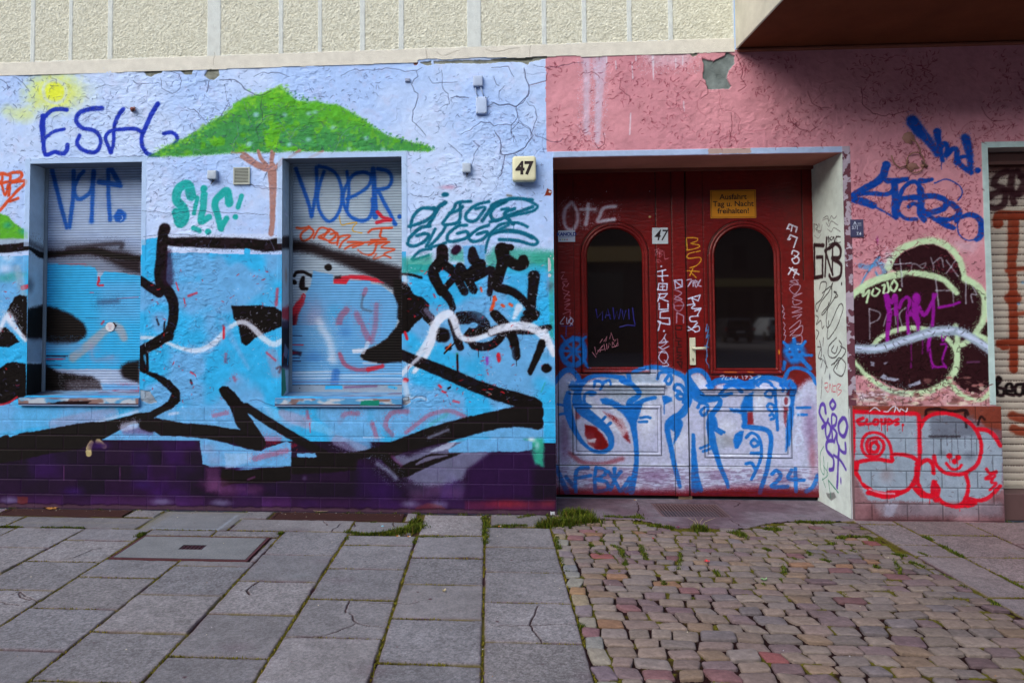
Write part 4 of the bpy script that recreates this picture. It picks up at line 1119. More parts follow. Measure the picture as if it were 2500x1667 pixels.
# ================================================================== windows with roller shutters
def slats(c, pitch, amp, top=None):
    ph = (c.BB / pitch) % 1; c.H += (np.abs(np.sin(ph * math.pi)) ** .6) * amp
    gr = 1 - sstep(np.minimum(ph, 1 - ph) * pitch, .0005, .0028); return gr
SH1 = Canvas((BOX1[0], .235, .985), (1, 0, 0), (0, 0, 1), (0, -1, 0), 1.026, 2.06, .005, .0022)
u = fbm(SH1.AA, SH1.BB * 6, .4, 3, 81)[..., None]
SH1.C[:] = mixc((150, 168, 208), (178, 194, 224), u)
SH1.run("""
@c1r2
s vb 30/30/26 6 : 400,50 430,170 480,370 512,490
s vb 30/30/26 6 : 565,60 562,250 540,430 535,485
s vb 26 6 : 640,60 600,110 568,210 600,270 650,255 700,200 715,60
s vb 28 6 : 722,60 712,200 703,440
b vb*.5 28 26 .5 : 702,440
s vb 28 6 : 830,50 832,250 845,430
s vb 36 6 : 760,140 830,150 920,168
s vb 34 6 : 850,40 880,90 915,150
b vb 46 48 .75 : 920,402
s pale*.7 6 3 : 935,400 940,420 925,435
f dgry*.35 30 : 350,580 900,590 1080,640 1080,700 350,700
s bk*.6 30 14 : 520,650 900,610 930,640
f bk*.55 24 : 330,640 500,655 740,640 900,650 1085,700 1085,720 330,720
f bk 12 : 330,672 480,668 700,640 760,642 880,680 980,690 1085,705 1085,745 900,740 700,690 560,700 440,715 340,730
f bk*.9 26 : 700,690 900,720 1085,720 1085,850 960,830 860,770
f dgry*.5 20 : 340,720 700,700 900,770 1085,850 1085,870 340,770
f tq 6 : 340,770 500,765 560,785 600,775 730,795 748,830 745,900 800,825 900,830 1085,862 1085,1570 340,1570
f tq*.9 16 : 340,760 700,790 700,1100 340,1100
f gb*.6 50 : 760,900 1085,900 1085,1200 760,1200
b gb*.6 90 60 : 700,1400 860,1500
s ltr 14 3 : 758,870 760,900
s ltr 14 3 : 752,905 752,930 790,930
s ltr*.8 5 2 : 690,985 720,985
s ltr*.5 5 2 : 900,1030 1060,1020
s ltr*.6 5 2 : 450,768 660,768
s dk*.4 30 20 : 760,1060 900,1050
s bk*.4 4 2 : 660,1180 760,1182
f bk 14 : 280,1080 340,1085 450,1108 560,1160 640,1220 665,1275 655,1320 590,1370 520,1392 440,1392 360,1370 280,1365
s gry 60/64/50/56/60/50 12 : 560,1480 700,1370 800,1280 870,1245 920,1270 950,1330
s gb*.8 60 20 : 340,1400 600,1400
s lav*.5 30 16 : 700,1390 720,1500 860,1480
s ltr*.6 16 3 : 780,1225 795,1205
s dk*.8 7 3 : 345,1470 500,1474
s dk*.7 7 3 : 345,1540 470,1543
s ltr*.7 6 3 : 345,1495 480,1496
@c1r3
s dk*.7 7 3 : 345,215 520,216
s ltr*.6 6 3 : 345,235 500,238
s dk*.6 7 3 : 345,250 420,252
f bk 14 : 330,268 380,300 450,338 600,360 700,372 760,405 785,470 330,490
f bk 16 : 920,330 935,290 980,262 1070,245 1070,425 1000,400 940,380
s ltr*.8 30 10 : 880,470 950,450 1060,470
s wh*.3 60 24 : 540,440 800,430
f gb 12 : 780,430 1060,440 1060,475 790,475
""")
gr = slats(SH1, .0243, .0040)
SH1.C[:] *= (1 - .50 * gr * (SH1.BB < 2.06))[..., None]
SH1.H[SH1.BB < .03] = .004
SH2 = Canvas((BOX2[0], .235, .985), (1, 0, 0), (0, 0, 1), (0, -1, 0), 1.045, 2.065, .005, .0022)
u = fbm(SH2.AA, SH2.BB * 6, .4, 3, 82)[..., None]
SH2.C[:] = mixc((152, 168, 186), (184, 198, 216), u)
SH2.run("""
@c2r2
s vb 28/30/26 6 : 385,40 430,160 480,300 505,405
s vb 26 6 : 540,30 545,150 530,270 505,400
s vb 24 6 : 600,60 570,150 550,260 570,370 630,440 690,410 730,320 735,200 700,90 640,40 560,20
s vb 26 6 : 970,90 900,65 820,90 765,180 745,280 790,390 870,435 940,420 970,350 970,270
s vb 24 6 : 775,60 790,200 775,350
s vb 24 6 : 775,270 860,230 940,170 965,80
s vb 36/40/44 6 : 975,40 985,200 992,405
s vb 26 6 : 1010,40 1090,60 1118,120 1090,180 1010,200
s vb 26 6 : 1010,200 1060,300 1110,390 1145,465
b vb 22 22 .5 : 1178,405
b vb*.9 24 16 .5 : 1140,460
s yw*.8 9 3 : 718,400 725,450 740,470 770,462
s yw*.9 9 3 : 770,462 850,450 825,480 822,515 890,530
s ltr 26 5 : 1010,370 1050,410 1110,430 1060,435 1005,450
s org 16 4 : 390,490 430,495 490,485 440,520 420,555 440,590 490,570 520,520 480,480
s org 14 4 : 520,570 560,500 600,490 640,520 560,560 600,580
s org 14 4 : 600,560 640,500 690,540 640,590 580,560
s org 14 4 : 650,540 700,530 700,600 640,600 690,560
s org 14 4 : 700,620 720,560 800,550 740,600 720,640
s org 14 4 : 780,600 860,600 900,610 820,640
s org 14 4 : 760,650 820,620 940,600 1100,600
s org 16 4 : 940,525 980,500 1120,490
s org 16 4 : 1040,500 1030,560 1075,580 960,585
s org 14 4 : 940,620 1000,600 980,680 940,700
s org 12 4 : 990,620 1090,600 1040,640 1140,655 1060,690 1110,720
s org*.7 12 4 : 860,660 900,690 960,700
s org*.7 12 4 : 1000,690 980,730 1060,700
f bk*.92 26 : 340,600 420,590 520,610 640,650 760,680 900,710 1050,755 1200,800 1200,1010 1120,960 1000,890 900,840 800,800 660,740 500,690 340,670
f bk*.5 30 : 340,560 480,600 640,640 340,640
b bk 32 30 .7 : 633,792
b bk 22 22 .7 : 372,906
s bk 24 4 : 372,858 390,832 440,828 505,858
s bk 26 4 : 440,870 425,905 425,950 470,958
s bk*.9 30/26 4 : 440,880 440,950
f ltr 8 : 665,885 720,865 800,850 900,850 1000,875 1060,915 950,900 800,880 770,925 670,920
f bk*.8 10 : 680,860 730,855 730,880 670,885
f gb 6 : 520,818 672,850 672,920 770,925 790,892 955,893 960,920 1040,930 1130,1000 1175,1070 1180,1160 1140,1270 1060,1360 890,1440 880,1490 1000,1530 1200,1560 1200,1600 345,1600 370,1380 400,1150 450,1010 500,920
f red*.9 10 : 345,1120 420,1020 425,1000 445,1000 450,1060 405,1150 385,1230 370,1330 345,1400
f dk*.6 24 : 345,1160 390,1150 360,1560 345,1560
s ltr 9 3 : 445,1050 455,1010 440,995
b lav*.7 130 200 : 520,1180
b tq*.5 120 100 : 700,1150
b vb*.25 90 110 : 760,1290
b vb*.25 90 70 : 540,1480
s wh*.6 50/60/50/40 26 : 560,1200 590,1290 610,1380 640,1500
s ltr*.4 50 10 : 770,1120 720,1190 710,1330
s ltr*.35 44 10 : 850,1150 900,1260 940,1340
s ltr*.3 36 10 : 1000,1080 990,1250 960,1360
s ltr*.4 30 6 : 905,1000 920,960
s dgry*.5 18 6 : 900,1010 890,1100 960,1130
s wh*.6 30 4 : 935,1370 915,1430
f wh*.7 4 : 810,1420 900,1415 880,1450 820,1450
f dk*.8 10 : 345,1440 440,1450 400,1568 345,1568
f bk 10 : 880,1465 900,1432 1000,1390 1090,1330 1160,1240 1200,1160 1200,1570 1100,1550 990,1525 900,1500
f bk 10 : 1130,880 1200,880 1200,1260 1160,1180 1165,1080 1130,990
@c2r3
f gb 5 : 345,-20 880,-20 880,20 345,470
f bk 10 : 876,215 900,180 1000,140 1080,90 1150,0 1200,-80 1200,262 1000,268 900,245
b vb*.3 120 90 : 520,230
b vb*.25 80 70 : 760,30
s dk*.8 7 3 : 345,60 430,62
s ltr*.8 8 3 : 345,130 440,132
f dk*.8 8 : 345,170 430,185 420,215 345,205
f red*.6 6 : 345,180 400,190 345,200
s dk*.8 8 3 : 345,230 410,230
s dk*.8 8 3 : 345,255 420,256
f gb 8 : 345,260 900,250 1000,275 1200,262 1200,440 345,440
s wh*.7 60/50 26 : 580,0 640,100 670,250
s ltr*.5 30 6 : 720,200 760,280 850,320 940,320
s ltr*.9 36/20 6 : 940,320 1040,295 1046,285
f wh*.7 4 : 810,160 930,155 910,200 820,190
s wh*.7 12 4 : 900,270 1000,270
s wh*.6 16 5 : 350,345 670,335
s wh*.6 12 4 : 350,365 670,360
s wh*.6 14 4 : 350,390 670,385
s wh*.5 14 5 : 700,365 1190,350
s wh*.5 12 5 : 700,385 1190,390
s vb*.5 60 8 : 690,340 680,420
s lav*.7 12 5 : 345,415 1190,410
f gry 5 : 345,440 1200,440 1200,485 345,485
f tq 4 : 610,440 740,440 740,470 610,470
s tq*.8 20 6 : 1100,450 1150,460
s lil*.6 16 6 : 760,455 1000,445
s dgry 6 3 : 345,437 1200,437
b bk 4 4 .6 : 415,462 1140,462
""")
gr = slats(SH2, .0243, .0040); SH2.C[:] *= (1 - .50 * gr * (SH2.BB > .085))[..., None]; SH2.H[SH2.BB < .08] = .006
SH3 = Canvas((4.05, .25, .22), (1, 0, 0), (0, 0, 1), (0, -1, 0), 1.4, 2.85, .005, .003)
u = fbm(SH3.AA, SH3.BB * 5, .3, 3, 83)[..., None]
SH3.C[:] = mixc((172, 158, 148), (196, 184, 170), u)
SH3.run("""
@c4r1
f brn*.6 30 : 1910,1180 2300,1180 2300,1330 1910,1330
@c4r2
f rust*.3 40 : 1910,-60 2300,-60 2300,60 1910,60
s brn*.85 36 7 : 2060,60 1990,90 1960,160 2040,200 2040,300 1980,340 1920,330
s brn*.85 36 7 : 1930,260 1960,230 2060,210 2140,240
s brn*.85 40 7 : 2100,70 2090,180 2110,300
s brn*.85 36 7 : 2140,60 2190,140 2150,230 2240,180
s brn*.8 30 7 : 2160,100 2240,70
s rust*.95 60/50 5 : 1990,460 2000,400 2090,395 2300,400
s rust*.95 64/60/50/44 5 : 2110,420 2105,640 2095,760 2110,980
s rust*.95 50 5 : 2100,1000 2110,1250 2110,1568
s rust*.9 24 5 : 2060,820 2140,805 2300,800
s rust*.9 60 6 : 2080,1030 2130,1030
s rust*.8 24 6 : 2100,1160 2160,1145 2300,1140
s rust 34/30 5 : 2000,1385 2040,1365 2150,1365 2300,1370
s rust*.9 20 4 : 2030,1410 2060,1400
b lbl*.6 14 14 : 2180,910 2150,1070
@c4r3
s rust*.95 44/40/30 5 : 2110,0 2110,200 2118,320
s rust 26 5 : 1990,110 2100,112 2300,110
s rust*.9 26 5 : 2020,150 2060,150
s rust*.9 50 8 : 2100,670 2160,690 2300,690
s rust*.9 50 8 : 2110,770 2160,790 2300,790
s bk 20/16 4 : 1985,500 1975,440 1990,380 2010,400 1980,450 2030,470 2030,515 1985,515
s bk 18 4 : 2050,480 2100,480 2090,430 2055,440 2060,500 2110,515
s bk 18 4 : 2180,430 2130,440 2125,500 2170,510 2190,430 2200,510 2300,420
""")
gr = slats(SH3, .0590, .011)
ph = (SH3.BB / .0590) % 1; hole = (np.abs(ph - .5) * .059 < -1) | ((np.minimum(ph, 1 - ph) * .059 < .0035) & (((SH3.AA / .022) % 1) < .62))
SH3.C[:] *= (1 - .35 * gr)[..., None]; SH3.C[hole] = np.array((60, 30, 34)) / 255
def sill(x0, x1, seed, parent):
    c1 = Canvas((x0, -.035, .966), (1, 0, 0), (0, .9925, .1222), (0, -.1222, .9925), x1 - x0, .285, .006)
    n_ = fbm(c1.AA * .4, c1.BB, .06, 4, seed)[..., None]; c1.C[:] = mixc((92, 136, 178), (122, 156, 190), sstep(n_, .35, .65)); st = sstep(fbm(c1.AA * .5, c1.BB, .09, 3, seed + 1), .58, .68)[..., None]
    c1.C[:] = c1.C * (1 - st * .5) + np.array((120, 84, 104)) / 255 * st * .5; c1.H += (n_[..., 0] - .5) * .003
    if seed == 91: c1.fill([(0, .03), (.05, .02), (.3, .2), (.1, .28), (0, .28)], .03, COL['bk'], .5)
    o1 = c1.build('sill', M_plaster, parent)
    c2 = Canvas((x0, -.035, .912), (1, 0, 0), (0, 0, 1), (0, -1, 0), x1 - x0, .054, .006)
    n_ = fbm(c2.AA * .5, c2.BB, .07, 4, seed + 2)[..., None]; c2.C[:] = mixc((84, 150, 200), (184, 190, 204), sstep(n_, .42, .55)); st = sstep(fbm(c2.AA * .6, c2.BB, .10, 3, seed + 3), .55, .6)[..., None]
    c2.C[:] = c2.C * (1 - st * .8) + np.array((128, 90, 84)) / 255 * st * .8
    c2.C[c2.BB < .008] = np.array((60, 30, 50)) / 255
    if seed == 95: c2.fill([(.73, 0.), (.90, .0), (.90, .045), (.75, .04)], .004, (26, 130, 110))
    if seed == 91: c2.fill([(.25, .0), (.62, .0), (.66, .03), (.4, .03)], .006, COL['bk'], .9)
    o2 = c2.build('sill_front', M_plaster, o1)
    b = MB(); b.quadbox(x0 + .001, x1 - .001, -.033, .24, .90, .962, alb((120, 150, 190))[:3]); b.build('sill_core', M_vcol, o1)
    return o1
def rails(x0, x1, z0, z1, y, parent):
    b = MB(); c = alb((140, 152, 164))[:3]; b.quadbox(x0, x0 + .028, y - .022, y + .03, z0, z1, c, .003); b.build('guide_rail', M_vcol, parent)
    b = MB(); b.quadbox(x1 - .022, x1, y - .022, y + .03, z0, z1, c, .003); b.build('guide_rail', M_vcol, parent)
for bx, sh, rv, sd_, lab in ((BOX1, SH1, RV1, 91, 'left window, closed silver roller shutter with blue letters and a black painted eye'), (BOX2, SH2, RV2, 95, 'middle window, closed silver roller shutter with blue letters, orange scrawl and black arrow')):
    o = lining(bx[0] - .002, bx[1], bx[2], bx[3], .24, alb((150, 168, 190))[:3], colt=alb((120, 124, 134))[:3]).build('window', M_vcol, building); tag(o, lab)
    so = sh.build('roller_shutter', M_metal, o); rv.build('reveal', M_reveal, o)
    rails(bx[0] + .001, bx[1] - .001, bx[2], bx[3] - .001, .235, o)
    sill(bx[0] - .05, bx[1] + (.01 if sd_ == 91 else .0), sd_, o)
o = lining(BOXR[0], 5.35, BOXR[2], BOXR[3], .26, alb((150, 140, 136))[:3], right=False).build('window', M_vcol, building); tag(o, 'right window, closed tan roller shutter with dark and rust red scrawl')
SH3.build('roller_shutter', M_metal, o, lambda a, b: (a > .05))
rails(BOXR[0] + .002, 5.34, BOXR[2] + .02, BOXR[3] - .002, .25, o)
b = MB(); b.quadbox(4.098, 5.34, .18, .30, .222, .235, alb((150, 140, 130))[:3]); b.build('sill', M_vcol, o); b = MB(); b.quadbox(4.098, 5.34, .17, .245, 2.93, 3.028, alb((150, 110, 100))[:3], .02); b.build('shutter_box', M_vcol, o)
# ================================================================== red gateway
DX0 = .556
D = Canvas((DX0, .58, .0), (1, 0, 0), (0, 0, 1), (0, -1, 0), 2.40, 3.02, .0045)
dx_, dz_ = D.AA, D.BB; v1 = fbm(dx_, dz_ * .35, .1, 3, 131)[..., None]
D.C[:] = mixc((100, 0, 5), (118, 2, 9), v1)
grain = fbm(dx_ * .25, dz_, .012, 4, 132)
def wx(t, x, y=300): return D.inv(t, x, y)[0]
def wz(t, y, x=1000): return D.inv(t, x, y)[1]
seam = wx('c3r3', 1510, 700)
G1 = (wx('c3r2', 737, 1000), wx('c3r2', 1152, 1000), wz('c3r3', 296, 950), wz('c3r2', 500, 950)); G2 = (wx('c3r2', 1716, 1000), wx('c3r2', 2162, 1000), wz('c3r3', 304, 1950), wz('c3r2', 490, 1950))
def arch_d(g):
    x0, x1, z0, z1 = g; r = (x1 - x0) / 2; xc = (x0 + x1) / 2; sp = z1 - r
    return np.where(dz_ > sp, np.hypot(dx_ - xc, dz_ - sp) - r, np.maximum(np.abs(dx_ - xc) - r, z0 - dz_))
A1, A2 = arch_d(G1), arch_d(G2)
Hd = np.zeros_like(D.H)
for A_ in (A1, A2):
    Hd += np.where((A_ > 0) & (A_ < .062), .004 + .013 * np.abs(np.sin(np.clip(A_ / .062, 0, 1) * math.pi * 2)) ** .6 - .006 * (A_ < .031), 0) - np.where((A_ >= .062) & (A_ < .072), .006, 0)
    Hd -= np.where((A_ >= -.01) & (A_ < .012), .012, 0)
def rect_frame(x0, x1, z0, z1, wd, hh):
    global Hd
    d = np.maximum(np.maximum(x0 - dx_, dx_ - x1), np.maximum(z0 - dz_, dz_ - z1))   # <0 inside
    ring = (d > -wd) & (d < 0); Hd = Hd + np.where(ring, hh * np.sin(np.clip(-d / wd, 0, 1) * math.pi) ** .6, 0) - np.where((d > -wd - .006) & (d <= -wd), .005, 0) - np.where((d >= 0) & (d < .006), .004, 0)
    return ring
P1 = (wx('c3r3', 622, 800), wx('c3r3', 1300, 800), wz('c3r3', 975, 950), wz('c3r3', 592, 950)); P2 = (wx('c3r3', 1632, 800), wx('c4r3', 415, 800), wz('c3r3', 996, 1950), wz('c3r3', 612, 1950))
ring1 = rect_frame(*P1, .030, .013); ring2 = rect_frame(*P2, .030, .011)
C1 = (wx('c3r3', 585, 450), wx('c3r3', 1328, 450), wz('c3r3', 505, 950), wz('c3r3', 412, 950)); C2 = (wx('c3r3', 1592, 450), wx('c4r3', 442, 450), wz('c3r3', 515, 1950), wz('c3r3', 448, 1950))
corn = []
for c_ in (C1, C2):
    inb = (dx_ > c_[0]) & (dx_ < c_[1]) & (dz_ > c_[2]) & (dz_ < c_[3]); t_ = (dz_ - c_[2]) / (c_[3] - c_[2])
    insx = np.minimum(dx_ - c_[0], c_[1] - dx_)
    Hc = np.where(t_ > .62, .050 - .012 * ((t_ - .81) / .19) ** 2, np.where(t_ > .34, .026, .014)); Hc = np.where((insx < .012) & (t_ < .62), 0, Hc)
    Hd = Hd + np.where(inb, Hc, 0); corn.append(inb)
def groove(x=None, z=None, x0=0, x1=9, z0=0, z1=9, w_=.005, dep=.008, dark=.6):
    global Hd
    m = ((np.abs(dx_ - x) < w_ / 2 + .001) & (dz_ > z0) & (dz_ < z1)) if x is not None else ((np.abs(dz_ - z) < w_ / 2 + .001) & (dx_ > x0) & (dx_ < x1))
    Hd = Hd - m * dep; GR.append((m, dark))
GR = []
groove(x=seam, w_=.010, dep=.03, dark=.9); groove(x=wx('c3r3', 1402, 700), dep=.006); groove(x=wx('c3r3', 640, 350), z0=wz('c3r3', 400), dep=.005); groove(x=wx('c3r2', 500, 800), dep=.005)
groove(x=wx('c3r2', 1262, 800), z0=wz('c3r3', 400), dep=.005); groove(x=wx('c3r2', 1625, 800), z0=wz('c3r3', 400), dep=.005); groove(x=wx('c4r2', 495, 300), z0=wz('c3r2', 900), dep=.004)
groove(z=wz('c3r3', 1055), dep=.008, x1=seam); groove(z=wz('c3r3', 1062, 1950), dep=.008, x0=seam); groove(z=wz('c3r3', 345), dep=.004, x0=wx('c3r3', 640, 345), x1=wx('c3r3', 1262, 345))
for yy in (120, 360, 470): groove(z=wz('c3r2', yy), dep=.0012, w_=.003, x0=wx('c3r2', 640), x1=wx('c3r2', 1262), dark=.15)
Hd += np.where((dx_ > wx('c3r3', 1402, 700)) & (dx_ < seam), .012, 0)
D.H[:] = Hd + (v1[..., 0] - .5) * .003 - sstep(grain, .55, .7) * .0012
